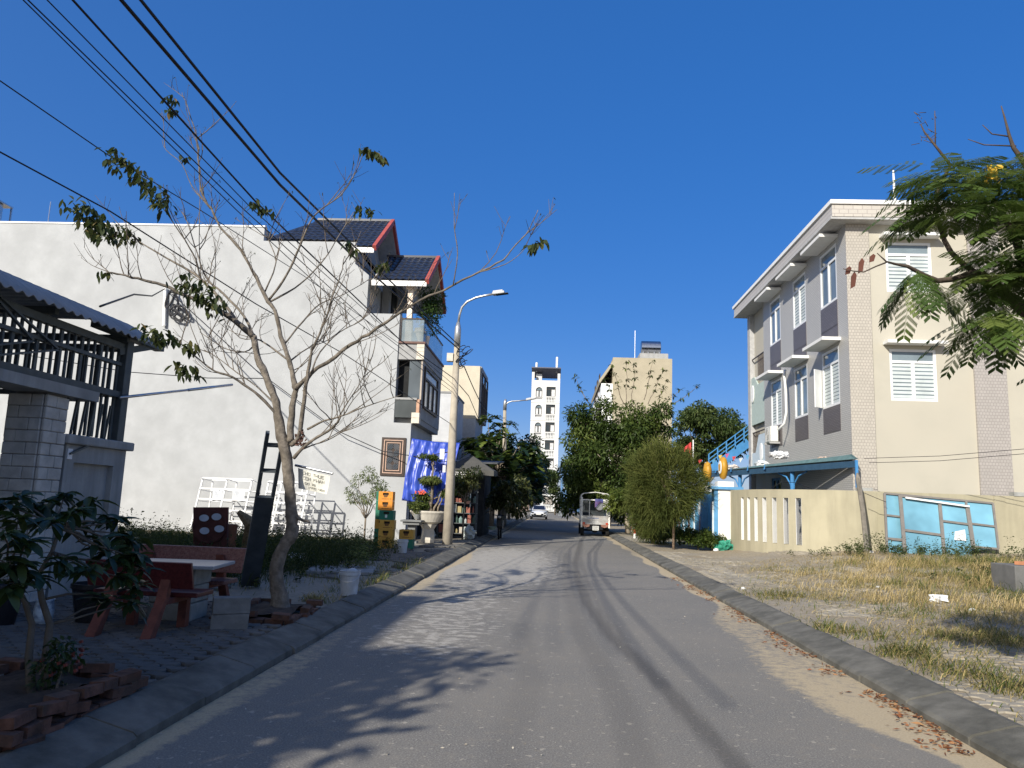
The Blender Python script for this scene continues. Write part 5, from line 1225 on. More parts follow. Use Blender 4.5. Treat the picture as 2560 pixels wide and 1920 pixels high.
# near round-topped panel next to the pillar
t = thing('gate_panel', 'tall round-topped painted gate panel left of the near pillar', 'gate', (5.95, 28.9, .2))
gx0, gx1 = P(1782, 1300, 29.0).x, P(1806, 1300, 29.0).x; gy = 29.05
pts = [(gx0, .2), (gx1, .2), (gx1, 2.2)] + [(gx0 + (gx1 - gx0) * (1 - math.sin(a)) * 1.0, 1.4 + 1.0 * math.sin(a) ** .8 if False else 1.45 + .95 * math.cos(a - math.pi / 2 + 0) ) for a in [math.pi / 2 * i / 8 for i in range(8, -1, -1)]]
MB().box((gx0, gy, .2), (gx0 + .03, gy + .06, 1.9)).build('edge', muw, t)
MB().prism([(gx0 + .03, .2), (gx1, .2), (gx1, 2.36), (gx0 + .22, 2.36), (gx0 + .10, 2.2), (gx0 + .03, 1.8)], 'y', gy, gy + .06).build('panel', M('mural_grey_blue', (.36, .46, .52), .8, .15, 3), t)
cx_ = (gx0 + gx1) / 2; MB().disc((cx_ - .02, gy - .004, 1.72), (.075, 0, 0), (0, 0, .23), .003, 20).build('painted_face', muw, t)
MB().prism([(cx_ - .07, .45), (cx_ + .07, .45), (cx_ + .04, 1.42), (cx_ - .03, 1.42)], 'y', gy - .006, gy - .002).build('painted_body', mur, t)
m = MB(); m.prism([(cx_ - .035, 1.15), (cx_ + .035, 1.15), (cx_, 1.38)], 'y', gy - .009, gy - .0065).build('painted_mark', mdk, t); MB().prism([(cx_ - .02, .6), (cx_ + .02, .6), (cx_, 1.05)], 'y', gy - .009, gy - .0065).build('painted_mark', mdk, t)
MB().prism([(gx1 - .10, 1.1), (gx1, 1.0), (gx1, 2.37), (gx1 - .24, 2.37), (gx1 - .16, 2.0)], 'y', gy - .012, gy - .0062).build('white_sweep', muw, t)
MB().box((gx0 - .02, gy - .012, .2), (gx1 + .02, gy - .0062, .38)).build('painted_grass', mug, t)

# ---- blue steel canopy in front of the school
blp = M('canopy_blue', (.055, .22, .47), .5, .1, 4); und = M('canopy_under', (.035, .05, .065), .7)
t = thing('canopy', 'long blue steel canopy with a flat sheet roof in front of school', 'canopy', (8.5, 30, .3))
e0 = V(9.45, 24.62, 3.34); e1 = G(1762, 1177, 3.34); e1 = V(min(e1.x, 7.2), min(e1.y, 38.0), 3.3)
back0, back1 = V(9.48, 25.2, 3.52), V(9.48, 38.0, 3.52)
MB().plate([e0, back0, back1, e1], .035).build('roof_sheet', M('canopy_sheet', (.10, .17, .17), .6, .15), t)
MB().bar(e0 + V(-.0, .05, -.16), e1 + V(0, 0, -.16), .08, .20).build('edge_beam', M('beam_blue', (.03, .075, .13), .6), t)
for f in (.36, .72):
    p = e0.lerp(e1, f) + V(.12, 0, -.02); MB().tube([(p.x, p.y, .2), (p.x, p.y, 3.1)], .075, 12).build('column', blp, t)
    d = (e1 - e0).normalized()
    for s_ in (-1, 1): MB().tube([V(p.x, p.y, 2.2) + d * s_ * .03, V(p.x, p.y, 2.62) + d * s_ * .12, V(p.x, p.y, 2.9) + d * s_ * .4, V(p.x, p.y, 3.05) + d * s_ * .95], .03, 8).build('curved_brace', blp, t)
for f in (.5, .62, .75, .88): p = e0.lerp(e1, f); MB().prism([(p.y - .1, 3.2), (p.y + .1, 3.2), (p.y - .1, 3.4)], 'x', p.x - .12, p.x - .1).build('gusset', blp, t)
MB().box((9.38, 24.6, 2.4), (9.46, 24.66, 3.3)).build('end_post', blp, t)
m = MB()
for i, (u, v, r_, lab, mt) in enumerate(((1948, 1138, .35, 'heap of white rubbish and plaster bag on the canopy roof near window', plast), (1905, 1158, .32, 'crumpled white sheets on the canopy roof edge', plast), (1830, 1168, .38, 'twisted pale cloth lying on the far canopy edge', M('pale_cloth', (.55, .50, .46), .9, .15, 8, .4)), (2060, 1146, .28, 'scraps of dry debris on the near canopy roof', M('debris', (.42, .33, .28), .9, .3, 15, .5)))):
    p = P(u, v, 33 if u < 1960 else 28); pz = 3.36 if u > 1950 else 3.34
    q_ = G(u, v + 6, 3.42); crumple('rubbish', lab, (q_.x, q_.y, 3.40), r_ * .8 if i != 3 else .2, 34, mt, 'rubbish', 'rubbish on the canopy roof', .42, 20 + i)
# blue staircase at the far end
t = thing('steel_staircase', 'blue steel outdoor staircase with railings climbing to the school', 'staircase', (8.2, 39.5, .2))
a, b = P(1772, 1172, 40.5), P(1872, 1098, 40.5)
MB().bar(a + V(0, 0, -.15), b + V(0, 0, -.15), .06, .45).build('stringer', blp, t)
for f in (0, .22, .44, .66, .88): p = a.lerp(b, f); MB().box((p.x - .03, p.y - .03, p.z), (p.x + .03, p.y + .03, p.z + .75)).build('baluster', blp, t)
for h in (.3, .5, .75): MB().bar(a + V(0, 0, h), b + V(0, 0, h), .045).build('handrail', blp, t)
MB().box((a.x - .1, 40.4, .1), (a.x, 40.6, a.z)).build('leg', blp, t)
fcol = [((.55, .06, .06), 'red'), ((.60, .62, .60), 'white'), ((.10, .30, .50), 'blue'), ((.62, .45, .08), 'yellow'), ((.5, .1, .25), 'pink')]
for i in range(8):
    c_, nm = fcol[i % 5]; u, v = 1745 + i * 17, 1150 + 8 * math.sin(i * 1.3) - i * 2; p = P(u, v, 37.0 + .1 * i)
    one('bunting_flag', MB().plate([p, p + V(.19, 0, .03), p + V(.08, .05, -.2)], .006), M('flag_' + nm, c_, .8), '%s bunting flag, %s from the left below the blue stairs' % (nm, ['first', 'second', 'third', 'fourth', 'fifth', 'sixth', 'seventh', 'eighth'][i]), 'flag', 'bunting flags')
t = thing('school_flag', 'red flag drooping on a pole behind the round tree', 'flag', (8, 38, 3)); p = P(1733, 1120, 38); MB().tube([V(p.x, 38, .15), V(p.x, 38, p.z + .4)], .03, 6).build('pole', whitep, t)
MB().grid(lambda u, v: (p.x - .1 - .35 * u, 38 + .05 * math.sin(u * 8), p.z + .3 - v * .7 - .3 * u), 6, 6).build('cloth', M('flag_red', (.55, .06, .06), .8), t)

# ---- leaning blue glazed frame
t = thing('glazed_frame', 'tilted grey aluminium frame leaning on wall, its tinted panes coloured with reflected sky', 'window frame', (11.5, 23.7, .5))
alu = M('bronze_aluminium', (.20, .185, .17), .5, .1); bgl = GLASS('sky_reflection_glass', (.17, .37, .48), .10, .6)  # pane colour holds both the glass tint and the reflected blue sky
FY = 23.95
def FP(u, v, dy=0.0):
    k = (v - 1230) / 150.0; p = P(u, v, FY - .30 * k + dy); return p
def fbar(a, b, w_=.055, dy=0.0, nm='frame_bar', mt=None): MB().bar(FP(*a, dy), FP(*b, dy), w_, .05, up=(0, 1, 0)).build(nm, mt or alu, t)
TL, TR, BR, BL_ = (2211, 1233), (2482, 1258), (2496, 1372), (2218, 1385)
MB().plate([FP(*BL_, .03), FP(*BR, .03), FP(*TR, .03), FP(*TL, .03)], .012).build('pane', bgl, t)
fbar(TL, TR); fbar(TR, BR); fbar(BR, (2228, 1348)); fbar((2211, 1233), (2218, 1385), .06)
fbar((2212, 1287), (2254, 1292)); fbar((2415, 1254), (2422, 1368)); fbar((2422, 1308), (2488, 1316)); fbar((2213, 1345), (2258, 1349))
# second frame laid in front
dy = -.12
MB().plate([FP(2262, 1400, dy + .03), FP(2430, 1398, dy + .03), FP(2422, 1266, dy + .03), FP(2256, 1240, dy + .03)], .012).build('pane', bgl, t)
fbar((2250, 1237), (2264, 1402), .10, dy); fbar((2349, 1259), (2362, 1400), .09, dy); fbar((2418, 1266), (2434, 1372), .11, dy); fbar((2254, 1240), (2422, 1268), .05, dy)
fbar((2261, 1325), (2358, 1338), .07, dy); fbar((2356, 1302), (2426, 1311), .06, dy)
MB().bar(FP(2264, 1244, dy - .06), FP(2423, 1266, dy - .06), .05, .05).build('white_batten', whitep, t)
p = FP(2400, 1338, dy - .03); MB().plate([p + V(-.17, 0, -.14), p + V(.17, 0, -.16), p + V(.15, 0, .17), p + V(-.14, .0, .1)], .004).build('torn_label', plast, t)
# old fence post with guy wires
p0, p1 = P(2171, 1378, 23.5), P(2143, 1182, 23.6)
one('old_post', MB().tube([p0 - V(0, 0, .4), p0.lerp(p1, .5) + V(.01, 0, 0), p0.lerp(p1, .93), p1], [.085, .075, .07, .02], 7), M('weathered_post', (.22, .20, .17), .95, .25, 8, .6, stain=(.12, .11, .09), stain_amt=.6, streak=True), 'weathered grey post with a pointed top before the yellow wall', 'post')
cable('thin wire, upper of two along the school end wall', [(2160, 1146, 23.8), (2350, 1140, 23), (2565, 1122, 22)], .008, back=False, n=4, grp='thin wires by the school wall'); cable('thin wire, lower of two along the school end wall', [(2172, 1157, 23.8), (2350, 1152, 23), (2565, 1134, 22)], .008, back=False, n=4, grp='thin wires by the school wall')
cable('slack guy wire from old post to the glazed frame', [(2160, 1232, 23.5), (2190, 1245, 23.5), (2215, 1255, 23.6)], .008, back=False, n=4, grp='thin wires by the school wall')
cable('pale wire draped over the curved wall to canopy column', [(1928, 1220, 27.5), (1955, 1205, 27.5), (1985, 1206, 27), (2030, 1222, 25.5)], .01, back=False, n=5, grp='thin wires by the school wall')
# concrete block with a brick at the right edge
q_ = G(2530, 1490, .25); t = thing('concrete_plinth', 'grey concrete plinth with a loose brick on top at right edge', 'plinth', (9, 15, .2))
qx, qy = P(2537, 1420, 15.0).x, 15.0
MB().box((qx, qy, .05), (qx + 1.2, qy + .8, P(2537, 1414, 15).z)).build('body', M('dark_plinth', (.14, .14, .135), .9, .15, 4, .4), t, bevel=.015)
one('loose_brick', MB().obox((qx + .3, qy + .3, P(2537, 1414, 15).z + .035), (.1, .03, 0), (-.02, .05, 0), (0, 0, .032)), M('orange_brick', (.45, .20, .10), .9, .2), 'loose orange brick lying on the grey plinth', 'brick')
# bollards
def bollard(label, u, v, Y, h):
    g_ = P(u, v, Y); t = thing('bollard', label, 'bollard', (g_.x, Y, .14), 'red and white bollards')
    z = .12; n = 5; rd = M('red_paint', (.55, .035, .03), .5, .08)
    for k in range(n): MB().tube([(g_.x, Y, z + h * k / n + (.001 if k else -.05)), (g_.x, Y, z + h * (k + 1) / n - .001)], .065, 12).build('band', whitep if k % 2 == 0 else rd, t)
bollard('red and white banded bollard on the right kerb, in front', 1587, 1345, 37.6, 1.15)
bollard('red and white bollard farther off, behind the front one', 1580, 1330, 43.5, 1.0)
for i, (u, v, x, lab) in enumerate(((1600, 1340, .0, 'pair of pale wooden stakes leaning beside the banded bollard'),)):
    p = G(1598, 1345, .14); one('wooden_stakes', MB().tube([p, p + V(-.1, .1, 1.0)], .03, 6).tube([p + V(.2, 0, 0), p + V(.05, .15, .95)], .03, 6).bar(p + V(-.06, 0, .55), p + V(.14, .1, .6), .04), M('pale_wood', (.42, .34, .24), .9, .2, 8), lab, 'stakes')
# litter on the verge
for i, (u, v, s_, lab) in enumerate(((2345, 1502, .14, 'biggest crumpled white plastic scrap in the dry grass'), (2430, 1520, .06, 'small white scrap right of the biggest plastic scrap'), (1858, 1465, .05, 'small white paper scrap near kerb at grass tuft'), (2195, 1470, .06, 'white scrap on bare ground left of tall dry grass'), (1790, 1374, .11, 'flat white sheet scrap before the green boulder'), (2180, 1412, .07, 'white scrap in grass below the old post'))):
    p = G(u, v, .2); crumple('litter_scrap', lab, (p.x, p.y, hz(p.x, p.y) + .01), s_ * (.8 if i else 1), 14, plast, 'litter', 'white litter on the verge', .55, 40 + i)
# ================================================================== VEHICLES
# ---- small truck seen from behind
TX0, TX1, TY_ = 1.50, 3.02, 41.3
t = thing('small_truck', 'small open-framed truck with spare tyre seen from behind', 'truck', ((TX0 + TX1) / 2, TY_, 0))
tw = M('truck_white', (.74, .73, .69), .5, .08, 4, .1, stain=(.40, .36, .30), stain_amt=.4, sscale=3); bedm = M('bed_steel', (.42, .42, .41), .55, .2, 4, .1, metal=.3, stain=(.20, .13, .09), stain_amt=.6, sscale=2.5)
rustp = M('rusty_mudguard', (.25, .12, .085), .6, .25, 5, .1)
tcx = (TX0 + TX1) / 2
MB().box((TX0, TY_, .70), (TX1, TY_ + 2.6, .78)).build('bed_floor', bedm, t)
tg = MB().box((TX0 + .06, TY_ - .04, .62), (TX1 - .06, TY_, 1.06)).build('tailgate', bedm, t)
for z in (.62, .82, 1.03): MB().box((TX0 + .05, TY_ - .055, z), (TX1 - .05, TY_ - .041, z + .035)).build('rib', bedm, tg)
MB().obox((tcx - .12, TY_ - .043, .94), (.3, 0, 0), (0, .001, 0), (0, 0, .03)).build('faded_lettering', M('faded_blue', (.17, .19, .26), .7), tg)
for x in (TX0, TX1 - .08):
    MB().box((x, TY_ - .05, .45), (x + .08, TY_ + .03, 2.02)).build('rear_post', tw, t)
for y in (TY_ + .9, TY_ + 1.75, TY_ + 2.55):
    for x in (TX0, TX1 - .05): MB().box((x, y, .78), (x + .05, y + .05, 1.95)).build('side_post', tw, t)
for z in (1.05, 1.5, 1.93):
    for x in (TX0 + .01, TX1 - .05): MB().box((x, TY_ + .04, z), (x + .04, TY_ + 2.6, z + .05)).build('side_rail', tw, t)
MB().box((TX0 + .08, TY_ - .02, 1.86), (TX1 - .08, TY_ + .03, 1.92)).build('cross_rail', tw, t)
MB().box((TX0 + .42, TY_ - .01, 1.06), (TX0 + .46, TY_ + .03, 1.86)).build('rear_stay', tw, t)
for i in range(5): MB().box((TX1 - .34 + .05 * i, TY_ - .03, 1.5), (TX1 - .32 + .05 * i, TY_ - .01, 1.95)).build('ladder_slat', tw, t)
for k, y in enumerate((TY_ + .1, TY_ + 1.3, TY_ + 2.5)):
    MB().tube([(TX0 + .02, y, 1.95), (TX0 + .02, y, 2.12), (TX0 + .12, y, 2.22), (tcx, y, 2.30), (TX1 - .12, y, 2.22), (TX1 - .02, y, 2.12), (TX1 - .02, y, 1.95)], .022, 6).build('roof_hoop', tw, t)
MB().box((TX0 + .06, TY_ + 2.75, .5), (TX1 - .1, TY_ + 4.2, 1.25)).build('cab_lower', tw, t, bevel=.05)
cab = MB().prism([(TY_ + 2.75, 1.25), (TY_ + 4.15, 1.25), (TY_ + 3.8, 1.85), (TY_ + 2.85, 1.88)], 'x', TX0 + .08, TX1 - .12).build('cab_upper', tw, t, bevel=.04)
MB().box((TX0 + .3, TY_ + 2.74, 1.32), (TX1 - .38, TY_ + 2.79, 1.72)).build('rear_window', bglass, cab)
MB().box((TX0 + .12, TY_ + 2.3, .79), (TX0 + .62, TY_ + 2.7, 1.22)).build('cargo_box', M('cargo_navy', (.02, .03, .045), .6), t)
MB().bar((TX0 + .1, TY_ + .2, 1.75), (TX0 + .62, TY_ + .2, 1.07), .03).build('diagonal_stay', bk, t)
wheel(TX1 - .55, TY_ + .06, 1.58, .30, .17, t, 'y')
def cloth(u, v): return (TX1 - .80 + .42 * u, TY_ - .07 - .05 * math.sin(u * 5) - .04 * math.sin(v * 3), 1.95 - .32 * v - .12 * v * math.cos(u * 4))
MB().grid(cloth, 10, 8).build('draped_cloth', M('blue_cloth', (.05, .07, .22), .9, .3, 8, .3, stain=(.35, .09, .06), stain_amt=.5, sscale=4), t)
for x in (TX0 + .08, TX1 - .48): MB().prism([(x, .62), (x + .40, .62), (x + .36, .50), (x + .2, .46), (x + .04, .50)], 'y', TY_ - .07, TY_ - .02).build('mudguard', rustp, t)
for x in (TX0 + .1, TX1 - .22): MB().box((x, TY_ - .075, .63), (x + .12, TY_ - .05, .72)).build('tail_light', M('tail_red', (.45, .05, .02), .3), t)
np_ = MB().box((tcx - .14, TY_ - .06, .32), (tcx + .18, TY_ - .045, .54)).build('number_plate', M('plate_white', (.70, .70, .66), .5), t)
m = MB()
for r_ in range(2):
    for i in range(5): m.box((tcx - .11 + .056 * i, TY_ - .063, .35 + .1 * r_), (tcx - .075 + .056 * i, TY_ - .0605, .42 + .1 * r_))
m.build('plate_characters', M('plate_ink', (.06, .06, .06), .6), np_)
MB().box((TX0 + .35, TY_ + .05, .35), (TX1 - .35, TY_ + 3.4, .69)).build('chassis', bk, t); MB().tube([(TX0 + .12, TY_ + .55, .30), (TX1 - .12, TY_ + .55, .30)], .05, 8).lathe([(.12, -.12), (.14, 0), (.12, .12)], (tcx, TY_ + .55, .3), 10).build('rear_axle', bk, t)
for x in (TX0 + .10, TX1 - .10): wheel(x, TY_ + .55, .31, .31, .17, t)
for x in (TX0 + .10, TX1 - .10): wheel(x, TY_ + 3.55, .30, .30, .16, t)
MB().bar((TX0 - .03, TY_ + 3.6, 1.55), (TX0 - .25, TY_ + 3.6, 1.6), .02).box((TX0 - .32, TY_ + 3.57, 1.45), (TX0 - .2, TY_ + 3.62, 1.75)).build('wing_mirror', bk, t)

# ---- white car facing the camera
CXc, CYc = -1.40, 78.6
t = thing('car', 'white sedan parked at the left kerb facing the camera', 'car', (CXc, CYc + 2.1, 0))
cw_ = M('car_white', (.76, .77, .78), .3, .03, 2, 0, coat=.6)
def carsec(u, v):
    # u across 0..1, v along length 0..1 : body shell heights
    s_ = (u - .5) * 2; y = CYc + v * 4.3
    top = np.interp(v, [0, .04, .12, .28, .45, .72, .86, 1], [.55, .68, .80, .93, .96, .98, .97, .82]); hw = np.interp(v, [0, .05, .2, .8, .95, 1], [.72, .80, .86, .86, .80, .74])
    a = s_ * 1.57; x = hw * math.sin(a) ; z = .32 + (top - .32) * abs(math.cos(a)) ** .38
    return (CXc + x, y, z)
MB().grid(carsec, 28, 34).build('body', cw_, t, smooth=True)
def cabin(u, v):
    s_ = (u - .5) * 2; y = CYc + 1.05 + v * 2.7; h = np.interp(v, [0, .22, .4, .65, .85, 1], [.0, .34, .48, .50, .36, .02]); hw = .70 - .12 * h
    a = s_ * 1.57; return (CXc + hw * math.sin(a), y, .93 + h * abs(math.cos(a)) ** .3)
MB().grid(cabin, 24, 26).build('roof', cw_, t, smooth=True)
ws = MB().grid(lambda u, v: (CXc + (u - .5) * (1.24 - .16 * v), CYc + 1.12 + .62 * v - .0, .955 + .40 * v + .02), 8, 6); ws.build('windscreen', GLASS('car_glass', (.012, .016, .03), .05), t)
MB().prism([(CXc - .42, .60), (CXc + .42, .60), (CXc + .52, .52), (CXc + .34, .34), (CXc - .34, .34), (CXc - .52, .52)], 'y', CYc - .03, CYc + .06).build('grille', bk, t)
MB().box((CXc - .25, CYc - .05, .48), (CXc + .25, CYc - .035, .58)).build('number_plate', M('plate_white', (.70, .70, .66), .5), t)
for s_ in (-1, 1):
    MB().prism(sorted([(CXc + s_ * .46, .70), (CXc + s_ * .80, .80), (CXc + s_ * .80, .66), (CXc + s_ * .5, .62)], key=lambda q: math.atan2(q[1] - .7, q[0] - (CXc + s_ * .64))), 'y', CYc + .02, CYc + .22).build('headlight', GLASS('headlight_glass', (.05, .055, .06), .05), t)
    MB().disc((CXc + s_ * .64, CYc - .0, .45), (.13, 0, 0), (0, 0, .07), .05, 14).build('fog_lamp', bk, t)
    MB().obox((CXc + s_ * .92, CYc + 1.35, 1.0), (.09, .02, 0), (0, .05, 0), (0, 0, .06)).build('wing_mirror', cw_, t, bevel=.02)
    for y in (CYc + .8, CYc + 3.4): wheel(CXc + s_ * .76, y, .31, .31, .2, t)
MB().box((CXc - .75, CYc + .05, .22), (CXc + .75, CYc + 4.2, .36)).build('underbody', bk, t)
MB().box((CXc - .6, CYc - .02, .25), (CXc + .6, CYc + .05, .31)).build('bumper_lip', bk, t)
# wheelie bin by the tower
t = thing('wheelie_bin', 'grey wheelie bin standing at the end of the street', 'bin', (1.3, 104, 0)); p = P(1402, 1275, 104)
MB().prism([(p.x - .28, .05), (p.x + .28, .05), (p.x + .34, 1.0), (p.x - .34, 1.0)], 'y', 104, 104.6).build('body', M('bin_grey', (.18, .20, .22), .6), t); MB().box((p.x - .37, 103.95, 1.0), (p.x + .37, 104.7, 1.08)).build('lid', M('bin_lid', (.30, .32, .34), .6), t)
# ================================================================== VEGETATION
def add_part(name, me, mat, parent):
    o = link(name, me, mat, parent); KIDS.setdefault(parent.name, []).append(o); return o
def dir3(rng, up=.3): d = unit(rng.normal(size=3) + np.array([0, 0, up])); return Vector(d)
def spline(pts, k):
    out = []
    for i in range(len(pts) - 1):
        a, b, c, d = pts[max(i - 1, 0)], pts[i], pts[i + 1], pts[min(i + 2, len(pts) - 1)]
        for j in range(k):
            t_ = j / k; out.append(.5 * ((2 * b) + (c - a) * t_ + (2 * a - 5 * b + 4 * c - d) * t_ * t_ + (3 * b - a - 3 * c + d) * t_ ** 3))
    return out + [pts[-1]]
class LeafBag:
    def __init__(s): s.v = []; s.f = []; s.r = []; s.k = 0
    def put(s, vs, fs, rr): s.v.append(vs); s.f.append(fs + s.k); s.r.append(rr); s.k += len(vs)
    def mesh(s, name): return arr_mesh(name, np.concatenate(s.v), np.concatenate(s.f), np.concatenate(s.r))
def blade_leaf(bag, base, d, L, W, curl=.5, rnd=.5, roll=0.0, seg=4):
    """long curved leaf, midrib folded, drooping with curl"""
    d = Vector(d).normalized(); side = d.cross(V(0, 0, 1)); side = (side if side.length > .05 else V(1, 0, 0)).normalized(); up = side.cross(d)
    side = (side * math.cos(roll) + up * math.sin(roll)).normalized(); vs = []; p = Vector(base); dd = d.copy()
    for i in range(seg + 1):
        f = i / seg; w_ = W * .5 * (math.sin(math.pi * min(1, f * .92 + .06)) ** .75) if i < seg else 0.002
        lift = V(0, 0, 1) * w_ * .35
        vs += [p + side * w_ + lift, p, p - side * w_ + lift]
        dd = (dd + V(0, 0, -curl / seg)).normalized(); p = p + dd * (L / seg)
    fs = []
    for i in range(seg):
        a = i * 3; fs += [(a, a + 1, a + 4, a + 3), (a + 1, a + 2, a + 5, a + 4)]
    bag.put(np.array([tuple(q) for q in vs]), np.array(fs), np.full(len(fs), rnd))

# ---- the bare tree with traced limbs
TYB = 9.75
t1 = thing('bare_tree', 'nearly leafless spreading street tree in the brick ring', 'tree', (-3.31, 9.67, .13))
barkl = M('pale_bark', (.18, .155, .125), .95, .35, 14, 1.0, 45, stain=(.075, .065, .05), stain_amt=.85, sscale=6)
def cp(x, y): return (200 + x * .5425, 200 + y * .5425)
limb = MB(); twig = MB(); tips = []
rt = random.Random(11)
def limb_px(px, r0, r1, dy=0.0, y0=0.0, twigs=0, n=8, tl=(.35, .9)):
    W = [P(u, v, TYB + y0 + dy * i / (len(px) - 1)) for i, (u, v) in enumerate(px)]
    Wq = spline(W, 3); limb.tube([q + V(rt.uniform(-1, 1), rt.uniform(-1, 1), rt.uniform(-1, 1)) * (.25 * r0) * (0 < i < len(Wq) - 1) for i, q in enumerate(Wq)], [(r0 + (r1 - r0) * (i / (len(Wq) - 1)) ** .8) * rt.uniform(.88, 1.14) for i in range(len(Wq))], n)
    for k in range(int(twigs * .5)):
        f = rt.uniform(.25, 1.0) * (len(W) - 1); i = min(int(f), len(W) - 2); p = W[i].lerp(W[i + 1], f - i); d = (W[i + 1] - W[i]).normalized()
        dr = (d * .7 + V(rt.uniform(-1, 1), rt.uniform(-.8, .8), rt.uniform(-.3, 1.1))).normalized(); grow(p, dr, rt.uniform(*tl), .0075)
    return W
def grow(p, d, L, r_):
    pts = [p]; dd = d.copy()
    for i in range(5): dd = (dd + V(rt.uniform(-.18, .18), rt.uniform(-.18, .18), .10 + rt.uniform(-.12, .16))).normalized(); pts.append(pts[-1] + dd * L / 5)
    twig.tube(pts, (r_, .0025), 4, cap=False)
    for k in range(rt.randint(3, 6)):
        i = rt.randint(1, 4); q = pts[i].lerp(pts[i + 1], rt.random()); d2 = ((pts[i + 1] - pts[i]).normalized() * .6 + V(rt.uniform(-1, 1), rt.uniform(-1, 1), rt.uniform(-.2, .9))).normalized(); l2 = rt.uniform(.08, .28)
        mid = q + d2 * l2 * .5 + V(0, 0, .01); e = q + d2 * l2 + V(0, 0, .04); twig.tube([q, mid, e], (.004, .0022), 3, cap=False); tips.append(e)
tr_px = [(704, 1545), (701, 1494), (692, 1449), (694, 1403), (708, 1369), (727, 1336), (731, 1302), (728, 1268), (725, 1235), (720, 1171), (713, 1126), (704, 1092), (698, 1058), (689, 1002), (671, 956), (657, 922), (646, 900), (634, 840)]
W = [P(u, v, TYB) for u, v in tr_px]; rad = [.115, .092, .084, .080, .078, .076, .072, .070, .068, .068, .072, .070, .058, .050, .046, .044, .042, .040]
Ws = spline(W, 7); rs_ = spline([V(r_, 0, 0) for r_ in rad], 7); k0 = len(limb.v)
limb.tube(Ws, [q.x for q in rs_], 20)
for i in range(k0, len(limb.v)):                          # gnarled trunk: ridges, hollows and knots
    q = Vector(limb.v[i]); c = Ws[(i - k0) // 20]; o_ = (q - c); a = mnoise.noise(q * 7) * .22 + mnoise.noise(Vector((q.x * 26, q.y * 26, q.z * 7))) * .16 + (.25 if mnoise.noise(q * 3.3 + V(4, 0, 0)) > .42 else 0) * sm(2.2, 1.2, q.z)
    limb.v[i] = tuple(c + o_ * (1 + a))
limb_px([(634, 842), (601, 813), (552, 778), (505, 752), (455, 737), (417, 715), (379, 704), (330, 694), (292, 683), (265, 683)], .042, .008, -.6, twigs=16)
limb_px([(601, 813), (560, 760), (520, 715), (478, 680), (417, 645), (352, 607), (308, 574)], .028, .006, .7, twigs=14)
limb_px([(500, 700), (490, 650), (462, 600), (430, 552), (412, 524)], .014, .006, -.5, .5, twigs=8)
limb_px([(503, 700), (498, 600), (500, 500), (499, 450)], .008, .004, .2, .4, twigs=4)
limb_px([(634, 842), (610, 790), (560, 735), (520, 700), (495, 640), (470, 560), (455, 530)], .022, .005, .9, twigs=12)
limb_px([(729, 1103), (728, 1081), (730, 1036), (736, 990), (737, 968), (730, 934), (722, 903), (704, 840), (688, 780), (672, 753), (650, 710), (623, 661), (590, 612), (553, 569), (526, 522), (507, 488), (498, 417), (493, 346), (471, 270), (455, 232)], .050, .004, .5, twigs=30, n=10)
limb_px([(526, 522), (480, 465), (455, 410), (415, 375), (405, 350)], .009, .003, .3, .4, twigs=3)
limb_px([(510, 490), (503, 440), (496, 395), (490, 340)], .007, .003, -.2, .4, twigs=3)
limb_px([(728, 1112), (748, 1092), (757, 1036), (761, 990), (768, 945), (775, 903), (780, 873), (797, 840), (813, 797), (832, 740), (850, 690), (862, 640)], .034, .005, -.5, twigs=18)
limb_px([(739, 972), (762, 950), (784, 927), (818, 905), (878, 862), (921, 835), (986, 791), (1046, 753), (1133, 713), (1203, 677), (1258, 650), (1290, 612), (1323, 574), (1345, 525)], .036, .004, -.9, twigs=14)
limb_px([(1133, 712), (1144, 634), (1136, 569), (1136, 482)], .009, .003, -.2, -.6, twigs=3, tl=(.2, .4))
limb_px([(1200, 680), (1263, 661), (1306, 629), (1318, 605)], .007, .003, -.1, -.7, twigs=3, tl=(.2, .4))
limb_px([(672, 750), (710, 699), (742, 634), (759, 591), (780, 547), (808, 520), (851, 488), (883, 444), (900, 406), (911, 379)], .018, .004, -.6, .3, twigs=7)
limb_px([(674, 755), (737, 720), (775, 688), (813, 645), (840, 601), (872, 550), (885, 530)], .014, .004, .6, .3, twigs=9)
limb_px([(662, 730), (690, 655), (672, 600), (665, 560)], .012, .004, .5, .3, twigs=10)
limb_px([(700, 1042), (661, 1003), (623, 970), (580, 943), (536, 927), (493, 894), (460, 867), (438, 845)], .022, .005, -.6, twigs=14)
limb_px([(690, 1010), (640, 965), (590, 930), (545, 895), (510, 875)], .012, .004, .5, twigs=10)
limb_px([(734, 1146), (752, 1124), (784, 1099), (818, 1079), (843, 1058), (852, 1036)], .026, .012, -.2, twigs=6)
limb_px([(769, 1073), (810, 1052), (851, 1041), (921, 1014), (1003, 987)], .016, .004, -.4, twigs=16)
limb_px([(845, 1046), (873, 1000), (905, 949), (932, 889)], .011, .003, .3, -.1, twigs=12)
limb_px([(752, 1124), (790, 1110), (830, 1095), (880, 1062), (915, 1040)], .012, .003, .5, twigs=10)
limb_px([(720, 900), (650, 850), (600, 845), (560, 800)], .014, .004, .8, .2, twigs=14)
limb_px([(710, 862), (760, 800), (800, 760), (860, 735), (920, 700)], .014, .004, .9, .2, twigs=16)
limb_px([(775, 940), (800, 880), (850, 830), (905, 800), (940, 760)], .012, .004, .8, -.1, twigs=14)
limb_px([(722, 905), (770, 870), (820, 850), (880, 800)], .012, .004, 1.0, .2, twigs=12)
limb_px([(640, 860), (610, 880), (560, 870), (500, 830)], .012, .004, .5, .1, twigs=8)
limb_px([(722, 1290), (750, 1296), (775, 1306)], .04, .012, -.05)
